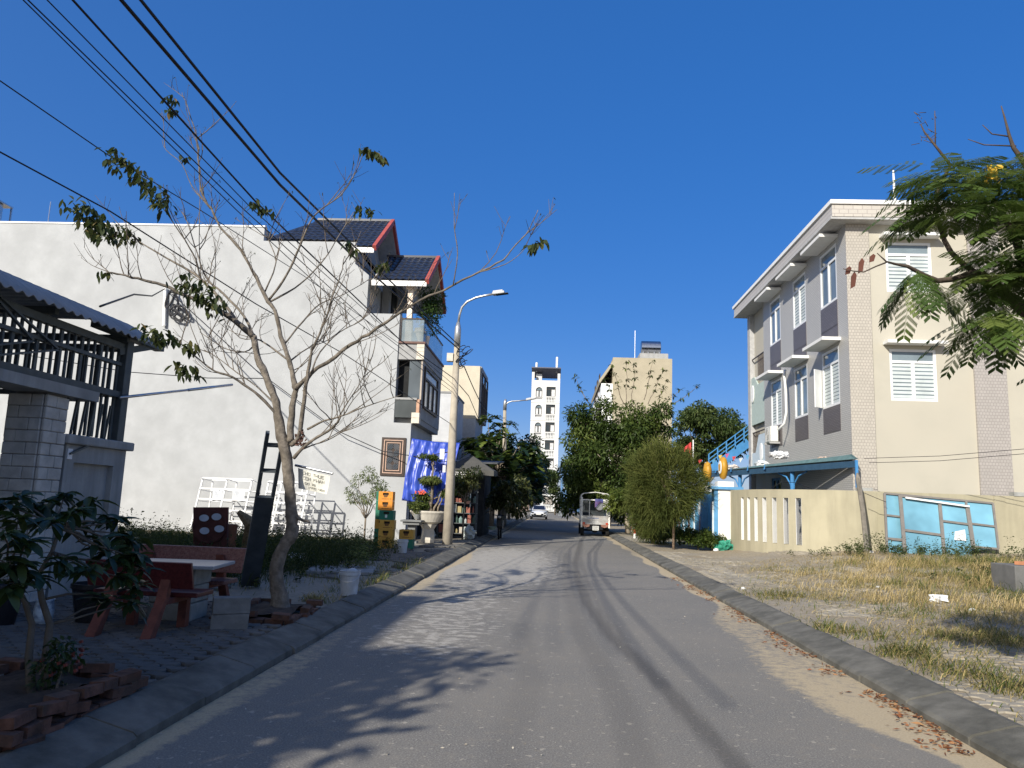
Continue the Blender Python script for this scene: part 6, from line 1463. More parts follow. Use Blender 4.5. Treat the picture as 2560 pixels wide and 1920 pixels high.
to_ = limb.build('trunk', barkl, t1, smooth=True); twig.build('twigs', M('twig_bark', (.13, .105, .08), .9, .2, 12, .2), t1, smooth=False)
m = MB()
for k in range(30): a = rt.uniform(0, 6.3); p = P(750 + rt.gauss(0, 7), 1096 + rt.gauss(0, 10), TYB - .06); m.obox(p, dir3(RNG) * .018, dir3(RNG) * .013, dir3(RNG) * .012)
m.build('burr', M('reddish_burr', (.09, .05, .04), .9, .4, 12), t1)
lf1 = LEAF('leaf_bare_tree', [(0, (.022, .035, .012)), (.55, (.055, .075, .025)), (.85, (.12, .12, .04)), (1, (.28, .20, .08))], .3)
bag = LeafBag()
def spray(px_list, y, n, L=.12, W=.048, spread=.12):
    """drooping leaflets hung along a short line of pixels"""
    pts = [P(u, v, y) for u, v in px_list]
    for k in range(int(n * 1.5)):
        f = rt.random() * (len(pts) - 1); i = min(int(f), len(pts) - 2); p = pts[i].lerp(pts[i + 1], f - i) + V(rt.uniform(-1, 1) * spread, rt.uniform(-1, 1) * spread * 1.4, rt.uniform(-.7, .7) * spread)
        blade_leaf(bag, p, V(rt.uniform(-1, 1), rt.uniform(-1, 1), rt.uniform(-1.2, -.1)), L * rt.uniform(.7, 1.2), W * rt.uniform(.8, 1.2), .5, min(1, max(0, rt.gauss(.45, .25))), rt.uniform(-.6, .6), 3)
for line, y, n, s_ in [([(285, 392), (320, 420), (355, 450), (395, 490), (410, 520)], 9.4, 150, .12), ([(200, 510), (225, 540), (255, 570), (270, 590)], 9.1, 130, .16), ([(305, 575), (335, 600)], 10.3, 28, .10), ([(255, 680), (280, 688)], 9.2, 7, .06), ([(455, 700), (500, 730), (545, 770)], 9.3, 90, .15), ([(355, 820), (395, 840), (440, 850)], 9.2, 50, .12), ([(465, 855), (480, 870)], 9.2, 16, .07), ([(440, 915), (480, 930)], 9.1, 26, .10),
                   ([(625, 500), (645, 520)], 10.2, 18, .08), ([(660, 520), (680, 530)], 10.2, 10, .06), ([(905, 370), (935, 380), (960, 400)], 9.2, 26, .05), ([(890, 525), (915, 520), (940, 535)], 10.2, 18, .06), ([(865, 610), (885, 625)], 10.3, 14, .06), ([(940, 670), (965, 655)], 10.4, 12, .05), ([(1320, 620), (1360, 600)], 8.9, 18, .05), ([(415, 245), (440, 250)], 10.0, 12, .05), ([(415, 275), (440, 270)], 10.0, 10, .05), ([(455, 393), (470, 395)], 10.1, 6, .04)]: spray(line, y, n, spread=s_)
for p in tips[::2]: blade_leaf(bag, p, V(rt.uniform(-1, 1), rt.uniform(-1, 1), rt.uniform(-.8, .3)), rt.uniform(.03, .06), .014, .3, rt.uniform(0, .7), 0, 2)
add_part('leaves', bag.mesh('leaves'), lf1, t1)

# ---- leafy shrub in the near brick ring
t = thing('leafy_shrub', 'dark two-stemmed shrub with long drooping leaves, nearest on left', 'shrub', (-3.46, 5.3, .2))
stem = MB(); bag = LeafBag(); rl = random.Random(21)
b1, b2 = G(78, 1745, .22), G(115, 1735, .22)
s1p = [b1, P(72, 1640, 5.3), P(80, 1560, 5.35), P(60, 1500, 5.3), P(30, 1440, 5.2)]; s2p = [b2, P(115, 1640, 5.4), P(125, 1560, 5.45), P(105, 1500, 5.5), P(95, 1440, 5.5), P(130, 1380, 5.55), P(150, 1320, 5.6)]
stem.tube(s1p, (.03, .014), 7).tube(s2p, (.032, .012), 7)
shtips = [(12, 1262, 5.2), (45, 1300, 5.0), (100, 1262, 5.7), (160, 1240, 5.9), (225, 1252, 6.1), (130, 1305, 5.4), (62, 1352, 5.0), (200, 1318, 6.0), (262, 1296, 6.3), (308, 1336, 6.3), (268, 1385, 6.0), (335, 1395, 6.2), (222, 1420, 5.7), (300, 1442, 6.0), (348, 1465, 6.2), (40, 1420, 5.0), (92, 1440, 5.2), (20, 1470, 4.9), (155, 1400, 5.4), (262, 1500, 5.8), (325, 1505, 6.0), (10, 1340, 4.8), (180, 1280, 5.7), (290, 1300, 6.4), (240, 1350, 5.9), (350, 1425, 6.3), (50, 1245, 5.5), (0, 1400, 4.9), (340, 1350, 6.4), (300, 1390, 6.1)]
for u, v, y in shtips:
    p = P(u, v, y); root = min(s1p[2:] + s2p[2:], key=lambda q: (q - p).length)
    stem.tube(wander(root, p, 4, .025, rl), (.011, .004), 5)
    for k in range(rl.randint(13, 17)):
        a = rl.uniform(0, 6.3); blade_leaf(bag, p + V(rl.uniform(-.03, .03), rl.uniform(-.03, .03), rl.uniform(-.03, .03)), V(math.cos(a), math.sin(a), rl.uniform(-.5, .55)), rl.uniform(.13, .23), rl.uniform(.045, .07), rl.uniform(.4, 1.0), rl.random(), rl.uniform(-.5, .5), 4)
stem.build('stem', M('shrub_stem', (.10, .085, .065), .9, .2, 10, .4), t, smooth=True)
add_part('leaves', bag.mesh('leaves'), LEAF('leaf_shrub_near', [(0, (.012, .026, .010)), (.6, (.028, .055, .016)), (1, (.06, .085, .025))], .25, .4, .4), t)
t = thing('ixora', 'small red-flowered plant at the foot of the leafy shrub', 'plant', (-3.2, 5.2, .25)); c_ = P(155, 1660, 5.2)
foliage('foliage', MATS['leaf_shrub_near'], t, clumps((c_.x, c_.y, c_.z - .02), (.13, .13, .17), 8, .06), 260, .06, .025); m = MB()
for k in range(16): m.obox(V(c_.x, c_.y, c_.z) + V(rl.gauss(.03, .07), rl.gauss(0, .07), rl.gauss(.03, .05)), (.009, 0, .003), (0, .009, 0), (-.003, 0, .009))
m.build('blossom', M('dull_red_blossom', (.13, .03, .025), .7), t)
MB().tube([(c_.x - .02, c_.y, .2), (c_.x, c_.y, c_.z)], .01, 5).build('stem', bark, t)

# ---- flame tree reaching in from the right
t = thing('flame_tree', 'flame tree boughs with ferny leaves reaching in from the right', 'tree', (4.4, 5.6, .13))
stem = MB(); rl = random.Random(31); YF = 5.6
def fp(pts, y=YF, dy=0.0): return [P(u, v, y + dy * i / max(1, len(pts) - 1)) for i, (u, v) in enumerate(pts)]
trunk_top = V(4.1, 5.7, 2.2)
stem.tube([(4.4, 5.6, .0), (4.35, 5.6, .8), (4.2, 5.7, 1.6), trunk_top], [.16, .13, .12, .10], 10)
mainb = [trunk_top, P(2720, 900, 5.6)] + fp([(2600, 815), (2560, 778), (2497, 719), (2448, 681)])
stem.tube(mainb, [.09, .07, .05, .042, .036, .03], 9)
stem.tube(fp([(2448, 681), (2429, 683), (2381, 698), (2343, 702), (2311, 688), (2269, 666), (2237, 660), (2216, 654), (2193, 633)], 5.6, -.5), [.026, .024, .021, .019, .016, .013, .009, .006, .003], 7)
stem.tube(fp([(2216, 656), (2190, 666), (2160, 680), (2135, 678), (2108, 672)], 5.15, -.05), (.006, .003), 5)
stem.tube(fp([(2437, 681), (2406, 658), (2378, 631), (2361, 601), (2350, 570), (2340, 530), (2345, 470), (2370, 425), (2376, 414)], 5.6, .2), [.022, .02, .019, .018, .015, .014, .013, .012, .01], 7)
stem.tube(fp([(2378, 415), (2338, 364), (2311, 330), (2302, 311)], 5.8), (.012, .004), 6).tube(fp([(2338, 364), (2338, 320), (2337, 277)], 5.8), (.006, .003), 5)
stem.tube([trunk_top, V(4.0, 5.9, 3.2)] + fp([(2640, 520), (2560, 404), (2534, 370), (2524, 341), (2511, 292), (2503, 265)], 5.9), [.08, .06, .04, .022, .016, .012, .007, .004], 7)
stem.tube(fp([(2524, 341), (2480, 335), (2456, 312)], 5.9), (.007, .003), 5); stem.tube(fp([(2540, 365), (2460, 362), (2420, 348)], 5.9), (.007, .003), 5)
stem.tube([P(2600, 815, 5.6), P(2570, 700, 5.5), P(2540, 600, 5.5), P(2500, 520, 5.6), P(2460, 470, 5.6)], (.04, .01), 7)
stem.tube([P(2600, 815, 5.6), P(2560, 830, 5.4), P(2500, 810, 5.3), P(2450, 790, 5.3)], (.02, .006), 6)
for k in range(22): p = P(*[(2302 + rl.uniform(-8, 40)), 280 + rl.uniform(0, 80)], 5.8); stem.tube([p, p + V(rl.uniform(-.08, .06), 0, rl.uniform(-.03, .05))], .003, 3)
stem.build('trunk', M('dark_twig', (.085, .065, .05), .9, .3, 10, .5), t, smooth=True)
bag = LeafBag()
def bipinnate(base, d, L, curl, rnd):
    d = Vector(d).normalized(); side = d.cross(V(0, 0, 1)); side = (side if side.length > .05 else V(1, 0, 0)).normalized(); p = Vector(base); dd = d.copy(); n = 10
    quads = []
    for i in range(n):
        dd = (dd + V(0, 0, -curl / n)).normalized(); p = p + dd * (L / n); f = i / n
        pl = .105 * math.sin(math.pi * (.18 + .80 * f)) ** .6; upv = side.cross(dd)
        if i < 1: continue
        for s_ in (-1, 1):
            pd = (side * s_ + dd * .55 - V(0, 0, .15 + .3 * rl.random())).normalized(); k = 9
            for j in range(1, k + 1):
                q = p + pd * (pl * j / k); ll = .0150
                for s2 in (-1, 1):
                    ld = (dd * s2 + pd * .3).normalized(); w_ = pd * .0042
                    quads += [q - w_, q + w_, q + w_ * .8 + ld * ll, q - w_ * .8 + ld * ll]
        w_ = side * .0016; pv = p - dd * (L / n); quads += [pv - w_, pv + w_, p + w_, p - w_]
    a = np.array([tuple(q) for q in quads]); bag.put(a, np.arange(len(a)).reshape(-1, 4), np.clip(rnd + np.repeat(np.array([rl.gauss(0, .12)]), len(a) // 4), 0, 1))
def rosette(u, v, y, n, L=.42, spread=1.0, bias=(0, 0, 0), zb=0.1):
    p = P(u, v, y)
    for k in range(n):
        a = rl.uniform(0, 6.3); bipinnate(p, V(math.cos(a), math.sin(a), zb + rl.uniform(-.25, .35)) + Vector(bias), L * rl.uniform(.75, 1.15), rl.uniform(.4, 1.1), rl.uniform(.1, .9))
bipinnate(P(2335, 415, 5.8), V(-1, -.2, .05), .60, .35, .7); bipinnate(P(2350, 430, 5.8), V(-1, -.3, -.05), .5, .5, .6); bipinnate(P(2345, 440, 5.8), V(-1, .3, -.25), .5, .6, .7)
bipinnate(P(2290, 500, 5.7), V(-1, -.1, -.35), .5, .5, .6); bipinnate(P(2300, 520, 5.7), V(-1, .2, -.6), .5, .4, .6); bipinnate(P(2310, 510, 5.7), V(-1, -.5, -.5), .45, .4, .5)
for a in ((2350, 440, 5.8, 9), (2385, 450, 5.9, 9), (2340, 540, 5.75, 8), (2420, 500, 5.8, 10), (2480, 450, 5.8, 7), (2530, 420, 5.8, 9), (2550, 500, 5.6, 9), (2540, 400, 5.9, 7), (2500, 560, 5.6, 9), (2560, 590, 5.5, 9), (2530, 640, 5.4, 9), (2480, 640, 5.6, 7), (2450, 560, 5.9, 6), (2590, 680, 5.5, 9), (2575, 460, 5.7, 9), (2600, 560, 5.8, 9), (2620, 400, 6.0, 9), (2660, 500, 6.0, 9), (2680, 640, 5.9, 9)): rosette(*a)
rosette(2290, 670, 5.3, 16, .46, 1, (0, 0, -.85), -.2); rosette(2440, 690, 5.6, 7, .32, 1, (-.3, 0, -.6)); rosette(2500, 770, 5.3, 14, .46, 1, (-.2, 0, -.6)); rosette(2550, 790, 5.3, 10, .38, 1, (-.1, 0, -.6)); rosette(2470, 790, 5.3, 11, .44, 1, (-.5, 0, -.4)); rosette(2560, 730, 5.5, 8)
for a in ((2400, 470, 5.4, 9), (2360, 500, 5.4, 8), (2440, 520, 5.3, 9), (2530, 560, 5.2, 7), (2380, 430, 5.5, 7), (2520, 470, 5.4, 8), (2550, 640, 5.2, 9), (2500, 690, 5.3, 8), (2545, 700, 5.2, 8), (2350, 470, 5.5, 6)): rosette(*a, .38)
for k in range(26):                                       # rest of the crown outside the picture
    p = V(rl.uniform(3.2, 6.0), rl.uniform(4.0, 7.5), rl.uniform(2.9, 4.6))
    c_ = BAS.transposed() @ (p - EYEP)
    if c_.z < -.1 and CX + F * c_.x / -c_.z < 2600: continue
    for j in range(6): a = rl.uniform(0, 6.3); bipinnate(p, V(math.cos(a), math.sin(a), .1), .42, .7, rl.random())
add_part('leaves', bag.mesh('leaves'), LEAF('leaf_flame', [(0, (.04, .075, .02)), (.5, (.09, .15, .035)), (1, (.19, .24, .06))], .45), t)
m = MB()
for u, v, s_ in ((2152, 664, .055), (2133, 700, .06), (2180, 645, .03), (2120, 676, .03)):
    p = P(u, v, 5.12); m.plate([p + V(-.018, 0, -s_), p + V(.012, 0, -s_ * .7), p + V(.025, 0, s_ * .6), p + V(.01, 0, s_), p + V(-.012, 0, s_ * .4)], .006)
m.build('seed_pod', M('pod_brown', (.12, .045, .03), .8, .2), t)
m = MB()
for k in range(26): m.obox(P(2480 + rl.gauss(0, 14), 440 + rl.gauss(0, 12), 5.5), dir3(RNG) * .014, dir3(RNG) * .010, dir3(RNG) * .008)
m.build('yellow_blossom', M('yellow_blossom', (.55, .36, .04), .7), t)

# ---- general broadleaf trees
def tree(label, base, trunk_pts, r0, blobs, n, L, W, mat, name='street_tree', bmat=None, grp=None, tw=0, down=.2):
    t = thing(name, label, 'tree', base, grp); m = MB().tube([base] + trunk_pts, (r0, r0 * .5), 9); top = Vector(trunk_pts[-1]); rr = random.Random(int(abs(base[0]) * 100 + base[1]))
    for b in blobs[::2]: m.tube(wander(top - V(0, 0, rr.uniform(0, .5)), b[:3], 4, .12, rr), (r0 * .38, .012), 5)
    m.build('trunk', bmat or bark, t, smooth=True)
    foliage('crown', mat, t, blobs, n, L, W, down=down, shell=.35); return t
lfd = LEAF('leaf_big_tree', [(0, (.022, .04, .011)), (.4, (.055, .09, .02)), (.8, (.11, .15, .032)), (1, (.19, .21, .055))], .35)
YB = 44.5
bt = V(4.3, YB, .13); cC = P(1545, 1165, YB)
bl_ = clumps((cC.x, YB, cC.z), (2.9, 2.4, 3.3), 46, .72) + clumps((P(1440, 1210, YB).x, YB - .3, P(1440, 1200, YB).z), (1.1, 1.5, 2.0), 12, .6) + clumps((P(1500, 1050, YB).x, YB, P(1500, 1050, YB).z), (1.6, 1.4, 1.3), 14, .55) + clumps((P(1640, 1050, YB).x, YB + .3, P(1640, 1040, YB).z), (1.2, 1.2, 1.1), 10, .5)
tb_ = tree('biggest dark green tree over the truck on the right side', bt, [(4.2, YB, 1.2), (3.95, YB, 2.4), (3.8, YB, 3.4)], .17, bl_, 30000, .26, .10, lfd, bmat=M('lime_washed_bark', (.42, .36, .28), .9, .25, 6, .5))
m = MB(); bag = LeafBag(); rr = random.Random(4)
for (u0, v0, u1, v1) in ((1560, 1010, 1530, 915), (1565, 1010, 1567, 905), (1580, 1005, 1588, 910), (1610, 1000, 1632, 905), (1620, 1010, 1660, 925), (1640, 1040, 1745, 965), (1630, 1035, 1700, 975), (1540, 1020, 1512, 950), (1480, 1030, 1440, 945), (1640, 1020, 1668, 950)):
    a, b = P(u0, v0, YB), P(u1, v1, YB + rr.uniform(-1, 1)); pts = wander(a, b, 5, .08, rr); m.tube(pts, (.03, .008), 5)
    for q in pts[2:]:
        for k in range(10): blade_leaf(bag, q + V(rr.uniform(-.1, .1), rr.uniform(-.1, .1), rr.uniform(-.05, .1)), V(rr.uniform(-1, 1), rr.uniform(-1, 1), rr.uniform(-.6, .5)), rr.uniform(.18, .32), .10, .5, rr.random(), 0, 2)
m.build('shoots', bark, tb_); add_part('shoot_leaves', bag.mesh('shoot_leaves'), lfd, tb_)
YC = 50.0; cC = P(1768, 1095, YC); lfe = LEAF('leaf_round_tree', [(0, (.025, .045, .014)), (.5, (.065, .10, .028)), (1, (.14, .17, .05))], .3)
bl_ = clumps((cC.x, YC, cC.z + .2), (2.3, 2.2, 1.9), 34, .62) + clumps((P(1835, 1110, YC).x, YC, P(1835, 1120, YC).z), (.8, 1, 1.3), 9, .5) + clumps((P(1720, 1080, YC).x, YC, P(1720, 1075, YC).z), (1, 1, 1.3), 9, .5)
tree('rounded mid green tree behind the blue staircase', V(cC.x + .2, YC, .13), [(cC.x + .2, YC, 2.0), (cC.x, YC, 3.6)], .16, bl_, 17000, .24, .10, lfe)
# breadfruit tree with big lobed leaves, left
YL = 46.0; t = thing('breadfruit_tree', 'breadfruit tree with large lobed leaves on the left pavement', 'tree', (-3.6, YL, .13)); rr = random.Random(9)
m = MB().tube([(-3.6, YL, 0), (-3.55, YL, 1.6), (-3.4, YL, 3.0), (-3.3, YL, 4.4)], (.17, .07), 9); bag = LeafBag()
LOBE = [(0, 0), (.10, .10), (.06, .22), (.26, .30), (.10, .38), (.34, .50), (.12, .55), (.32, .70), (.10, .72), (.20, .88), (.0, 1.0)]
def lobed(base, d, L, curl, rnd):
    d = Vector(d).normalized(); side = d.cross(V(0, 0, 1)); side = (side if side.length > .05 else V(1, 0, 0)).normalized(); vs = []
    def pt(x, y): return Vector(base) + d * (y * L) + side * (x * L) + V(0, 0, -curl * y * y * L + abs(x) * .25 * L)
    for x, y in LOBE: vs.append(pt(x, y)); vs.append(pt(0, y)); vs.append(pt(-x, y))
    fs = []
    for i in range(len(LOBE) - 1): a = i * 3; fs += [(a, a + 1, a + 4, a + 3), (a + 1, a + 2, a + 5, a + 4)]
    bag.put(np.array([tuple(q) for q in vs]), np.array(fs), np.full(len(fs), rnd))
cen = [(P(u, v, YL + dy), s_) for u, v, dy, s_ in [(1220, 1045, 0, 1), (1250, 1065, .5, 1), (1195, 1100, -.5, 1), (1220, 1100, -.8, 1.1), (1190, 1130, -.6, 1), (1265, 1095, -.4, 1.1), (1295, 1115, 0, 1), (1210, 1150, -1, 1.1), (1255, 1140, -1, 1), (1290, 1150, -.6, 1.1), (1320, 1130, .3, .9), (1335, 1160, .5, .9), (1240, 1180, -1.2, 1.1), (1275, 1185, -1, 1), (1310, 1190, -.5, 1), (1345, 1195, .2, .9), (1220, 1200, -.7, 1), (1260, 1215, -1, 1), (1300, 1225, -.8, 1), (1340, 1230, -.2, .9), (1180, 1120, .5, .9), (1170, 1100, 1, .8), (1235, 1130, 0, 1), (1280, 1135, .6, 1), (1320, 1165, .8, 1), (1350, 1215, .5, .8), (1200, 1180, 0, 1), (1240, 1080, .8, .9), (1275, 1060, .8, .8)]]
for p, s_ in cen:
    m.tube(wander((-3.35, YL, rr.uniform(2.4, 4.3)), p, 4, .12, rr), (.05, .014), 5)
    for k in range(14): a = rr.uniform(0, 6.3); lobed(p + V(0, 0, rr.uniform(-.1, .1)), V(math.cos(a), math.sin(a), rr.uniform(-.3, .9)), rr.uniform(.65, 1.0) * s_, rr.uniform(.2, .6), rr.random())
for k in range(70):
    p = V(rr.uniform(-5.6, -.9), YL + rr.uniform(.5, 3.5), rr.uniform(1.8, 5.0))
    for j in range(8): a = rr.uniform(0, 6.3); lobed(p, V(math.cos(a), math.sin(a), rr.uniform(-.4, .6)), rr.uniform(.6, .85), .4, rr.random() * .6)
m.build('trunk', bark, t, smooth=True); add_part('leaves', bag.mesh('leaves'), LEAF('leaf_breadfruit', [(0, (.012, .030, .012)), (.5, (.04, .075, .018)), (.85, (.11, .16, .03)), (1, (.24, .28, .06))], .35, .38, .45), t)
# more trees down the left side
lfl = LEAF('leaf_left_row', [(0, (.018, .036, .012)), (.6, (.05, .08, .02)), (1, (.12, .155, .04))], .3)
for i, (x, y, zc, r_, lab) in enumerate(((-3.6, 53, 4.0, (2.4, 2.6, 2.4), 'dense dark tree just behind the breadfruit tree'), (-3.7, 60, 4.2, (2.5, 2.6, 2.6), 'dark tree in the left row, second behind the breadfruit tree'), (-3.8, 68, 4.0, (2.4, 2.5, 2.3), 'dark tree in the left row nearest the white car'))):
    tree(lab, V(x, y, .1), [(x, y, 1.5), (x + .1, y, 2.6)], .15, clumps((x + .5, y, zc), r_, 30, .65), 9000, .28, .13, lfl, grp='dark trees on the left side')
for i, (x, y, zc, r_, lab) in enumerate(((4.2, 58, 3.4, (2.3, 2.5, 2.6), 'leafy tree on the right side just beyond the truck'), (4.3, 70, 3.4, (2.4, 2.5, 2.4), 'tree on right side halfway to the beige block'), (4.4, 92, 3.6, (2.6, 2.6, 2.6), 'far tree on the right side near the street end'))):
    tree(lab, V(x, y, .1), [(x, y, 1.3), (x - .1, y, 2.2)], .14, clumps((x - .4, y, zc), r_, 26, .65), 7000, .3, .13, lfe, grp='trees on the far right side')
tree('slim street tree with pale trunk before the white tower', V(-1.9 + .9 + .3, 112, .1) if False else V(P(1388, 1260, 108).x, 108, .1), [(P(1388, 1260, 108).x, 108, 2.0), (P(1390, 1260, 108).x, 108, 3.2)], .14, clumps((P(1380, 1215, 108).x, 108, 5.0), (1.8, 1.8, 1.5), 12, .6), 2500, .35, .16, lfe)
# small glossy tree in front of the shop
ps = P(1165, 1205, 30.0); lfg = LEAF('leaf_glossy', [(0, (.014, .026, .010)), (.5, (.05, .065, .02)), (1, (.15, .15, .05))], .3, .4, .5)
tree('small glossy-leaved tree in front of the shop parasol', V(ps.x - .05, 30.1, .13), [(ps.x - .05, 30.1, 1.2), (ps.x, 30.1, 1.9)], .04, clumps((ps.x - .1, 29.9, ps.z + .05), (.62, .5, .55), 16, .2), 1700, .15, .06, lfg, name='young_tree')
ps = P(1275, 1245, 33); tree('low leafy tree hanging over the motorbike', V(-3.3, 34.5, .13), [(-3.2, 34.5, 1.4)], .05, clumps((ps.x, 34.0, ps.z + .1), (1.0, .8, .8), 16, .3), 2600, .2, .08, lfg, name='young_tree')
# young tree behind the crates
yt = P(919, 1240, 25.3); t = thing('young_tree', 'slender pale green young tree behind the beer crates', 'tree', (yt.x, 25.3, .12)); m = MB(); bb = V(yt.x - .02, 25.3, .1)
m.tube([bb, bb + V(0, 0, .9)], (.035, .028), 7); bls = []
for k in range(9): a = k * .7; e = bb + V(.5 * math.cos(a), .35 * math.sin(a), 1.3 + rr.uniform(0, .9)); m.tube(wander(bb + V(0, 0, .8), e, 4, .05, rr), (.02, .006), 5); bls.append((*e, .22, .2, .16))
bls.append((bb.x, bb.y, 2.35, .25, .2, .25)); m.build('trunk', bark, t, smooth=True); foliage('crown', LEAF('leaf_pale', [(0, (.05, .08, .02)), (.5, (.13, .17, .05)), (1, (.26, .29, .10))], .4), t, bls, 1500, .11, .028)
# casuarinas: needle strands
def casuarina(label, base, c_, r_, n, seed, trunk_r=.05, grp='clipped casuarina trees'):
    rg = np.random.default_rng(seed); t = thing('casuarina', label, 'tree', base, grp)
    m = MB().tube([base, V(base[0], base[1], c_[2] - r_[2] * .55), V(c_[0], c_[1], c_[2])], (trunk_r, trunk_r * .5), 8); rr = random.Random(seed)
    for k in range(12): m.tube(wander((base[0], base[1], c_[2] - r_[2] * .6), V(c_[0] + rr.uniform(-.7, .7) * r_[0], c_[1] + rr.uniform(-.6, .6) * r_[1], c_[2] + rr.uniform(-.4, .7) * r_[2]), 4, .05, rr), (.02, .005), 4)
    m.build('trunk', M('casuarina_bark', (.30, .22, .16), .95, .3, 10, .7), t, smooth=True)
    d = unit(rg.normal(size=(n, 3))); k = .45 + .55 * rg.random(n)[:, None] ** .5; lump = 1 + .14 * np.sin(d[:, :1] * 5 + seed) * np.cos(d[:, 2:] * 6) + .10 * np.sin(d[:, 1:2] * 9 + d[:, 2:] * 7) + .16 * np.clip(rg.normal(size=(n, 1)), -.3, 2) * (rg.random((n, 1)) < .2)
    p = np.array(c_) + d * np.array(r_) * k * lump
    dr = unit(d * .55 + np.array([0, 0, .35]) + rg.normal(size=(n, 3)) * .35); L = (.16 + .30 * rg.random(n) ** 1.4)[:, None]; sd = unit(np.cross(dr, rg.normal(size=(n, 3)))) * .0075
    a = p; b = p + dr * L * .6; c2 = p + dr * L - np.array([0, 0, 1]) * L * .28
    vs = np.stack([a - sd, a + sd, b + sd, b - sd, c2 + sd * .3, c2 - sd * .3], 1).reshape(-1, 3); o = (np.arange(n) * 6)[:, None]
    fs = np.concatenate([o + np.array([[0, 1, 2, 3]]), o + np.array([[3, 2, 4, 5]])], 1).reshape(-1, 4)
    rn = np.repeat(np.clip(.3 + .35 * (d[:, 2] * .4 + .3) + .35 * rg.random(n) + .25 * np.sin(d[:, 0] * 11 + d[:, 2] * 9) * np.sin(d[:, 1] * 8), 0, 1), 2)
    add_part('crown', arr_mesh('crown', vs, fs, rn), LEAF('leaf_casuarina', [(0, (.030, .044, .013)), (.5, (.078, .098, .024)), (1, (.17, .18, .05))], .3, .7, .15), t)
c_ = P(1662, 1212, 29); casuarina('big round feathery casuarina on the right pavement', V(4.45, 29.0, .1), (c_.x, 29.0, c_.z), (1.36, 1.2, 1.48), 21000, 3)
c_ = P(1634, 1300, 33); casuarina('small low casuarina behind the big round one', V(4.2, 32.9, .1), (c_.x, 32.9, c_.z), (.85, .8, .85), 9000, 5, .07)
# shrubby small tree by the bollard
ps = P(1575, 1255, 40); tree('light green bushy tree above the banded bollard', V(4.15, 40.5, .1), [(4.1, 40.5, 1.2)], .07, clumps((ps.x, 40.5, ps.z + .1), (.9, .8, .85), 16, .32), 2600, .2, .09, LEAF('leaf_light', [(0, (.04, .07, .012)), (.5, (.10, .14, .025)), (1, (.2, .23, .05))], .4), name='young_tree')
# hedge in front of the mural
hd_ = LEAF('leaf_hedge', [(0, (.012, .03, .008)), (.6, (.04, .07, .012)), (1, (.12, .15, .025))], .3)
for k, (u, v, y, r_, lab) in enumerate(((1745, 1345, 29.6, (.75, .5, .33), 'low dark hedge shrub beside the green boulder'), (1700, 1335, 31.5, (.8, .5, .35), 'low hedge shrub behind the casuarina trunk'), (1660, 1325, 34.5, (.7, .6, .4), 'low hedge shrub between the two casuarina trunks'), (1780, 1352, 29.0, (.5, .4, .28), 'small hedge shrub touching the green boulder'))):
    p = P(u, v, y); t = thing('hedge_shrub', lab, 'shrub', (p.x, y, .13), 'hedge shrubs by the mural'); foliage('foliage', hd_, t, clumps((p.x, y, max(.42, p.z)), r_, 14, .2, low=-.5), 2200, .09, .045); MB().tube([(p.x, y, .1), (p.x, y, .4)], .03, 6).build('stem', bark, t)

# ---- shade trees standing behind the camera on the left pavement
for i, (x, y, zc, r_, n, lab) in enumerate(((-6.5, -1.6, 4.7, (1.3, 1.5, 1.1), 1700, 'street tree on the left pavement behind the viewpoint'), (-5.4, .6, 3.2, (.8, .9, .7), 700, 'lower street tree beside the left gateway, outside the picture'))):
    tree(lab, V(x, y, .1), [(x, y, 1.6), (x, y, 3.0)], .12, clumps((x, y, zc), r_, 22, .5), n, .30, .13, lfd, grp='trees behind the viewpoint')

# ---- grass and weeds
def blades(name, pts, H, W, mat, rnd, label, cat='grass', lean=.5, rg=RNG, flat=.0):
    n = len(pts); a = rg.random(n) * 6.283; ln = (lean * (.3 + rg.random(n)))[:, None]; o = np.stack([np.cos(a), np.sin(a), np.zeros(n)], 1)
    H = np.broadcast_to(H, (n,))[:, None]; sd = np.stack([-np.sin(a + .7), np.cos(a + .7), np.zeros(n)], 1) * (np.broadcast_to(W, (n,))[:, None]) * .5
    z = np.array([0, 0, 1.0]); p1 = pts + o * H * ln * .35 + z * H * .55; p2 = pts + o * H * ln + z * H * (1 - .35 * ln)
    vs = np.stack([pts - sd, pts + sd, p1 + sd * .8, p1 - sd * .8, p2 + sd * .15, p2 - sd * .15], 1).reshape(-1, 3); k = (np.arange(n) * 6)[:, None]
    fs = np.concatenate([k + np.array([[0, 1, 2, 3]]), k + np.array([[3, 2, 4, 5]])], 1).reshape(-1, 4)
    return tag(link(name, arr_mesh(name, vs, fs, np.repeat(rnd, 2)), mat), label, cat, kind='stuff')
gmat = LEAF('dry_grass', [(0, (.05, .085, .018)), (.3, (.12, .15, .04)), (.55, (.30, .25, .10)), (.8, (.46, .35, .16)), (1, (.58, .46, .24))], .3, .8, .1)
rg = np.random.default_rng(5)
def scatter(x0, x1, y0, y1, n, dens, zf):
    x = rg.uniform(x0, x1, n); y = y0 + (y1 - y0) * rg.random(n); d = np.array([dens(a, b) for a, b in zip(x, y)]); k = rg.random(n) < d; x, y, d = x[k], y[k], d[k]
    return np.stack([x, y, [zf(a, b) for a, b in zip(x, y)]], 1), d
def gauss(x, y, cx_, cy_, sx_, sy_): return math.exp(-((x - cx_) / sx_) ** 2 - ((y - cy_) / sy_) ** 2)
def tuft(x, y): return max(0, .5 + 1.3 * fbm(x * 2.3, y * 2.3))
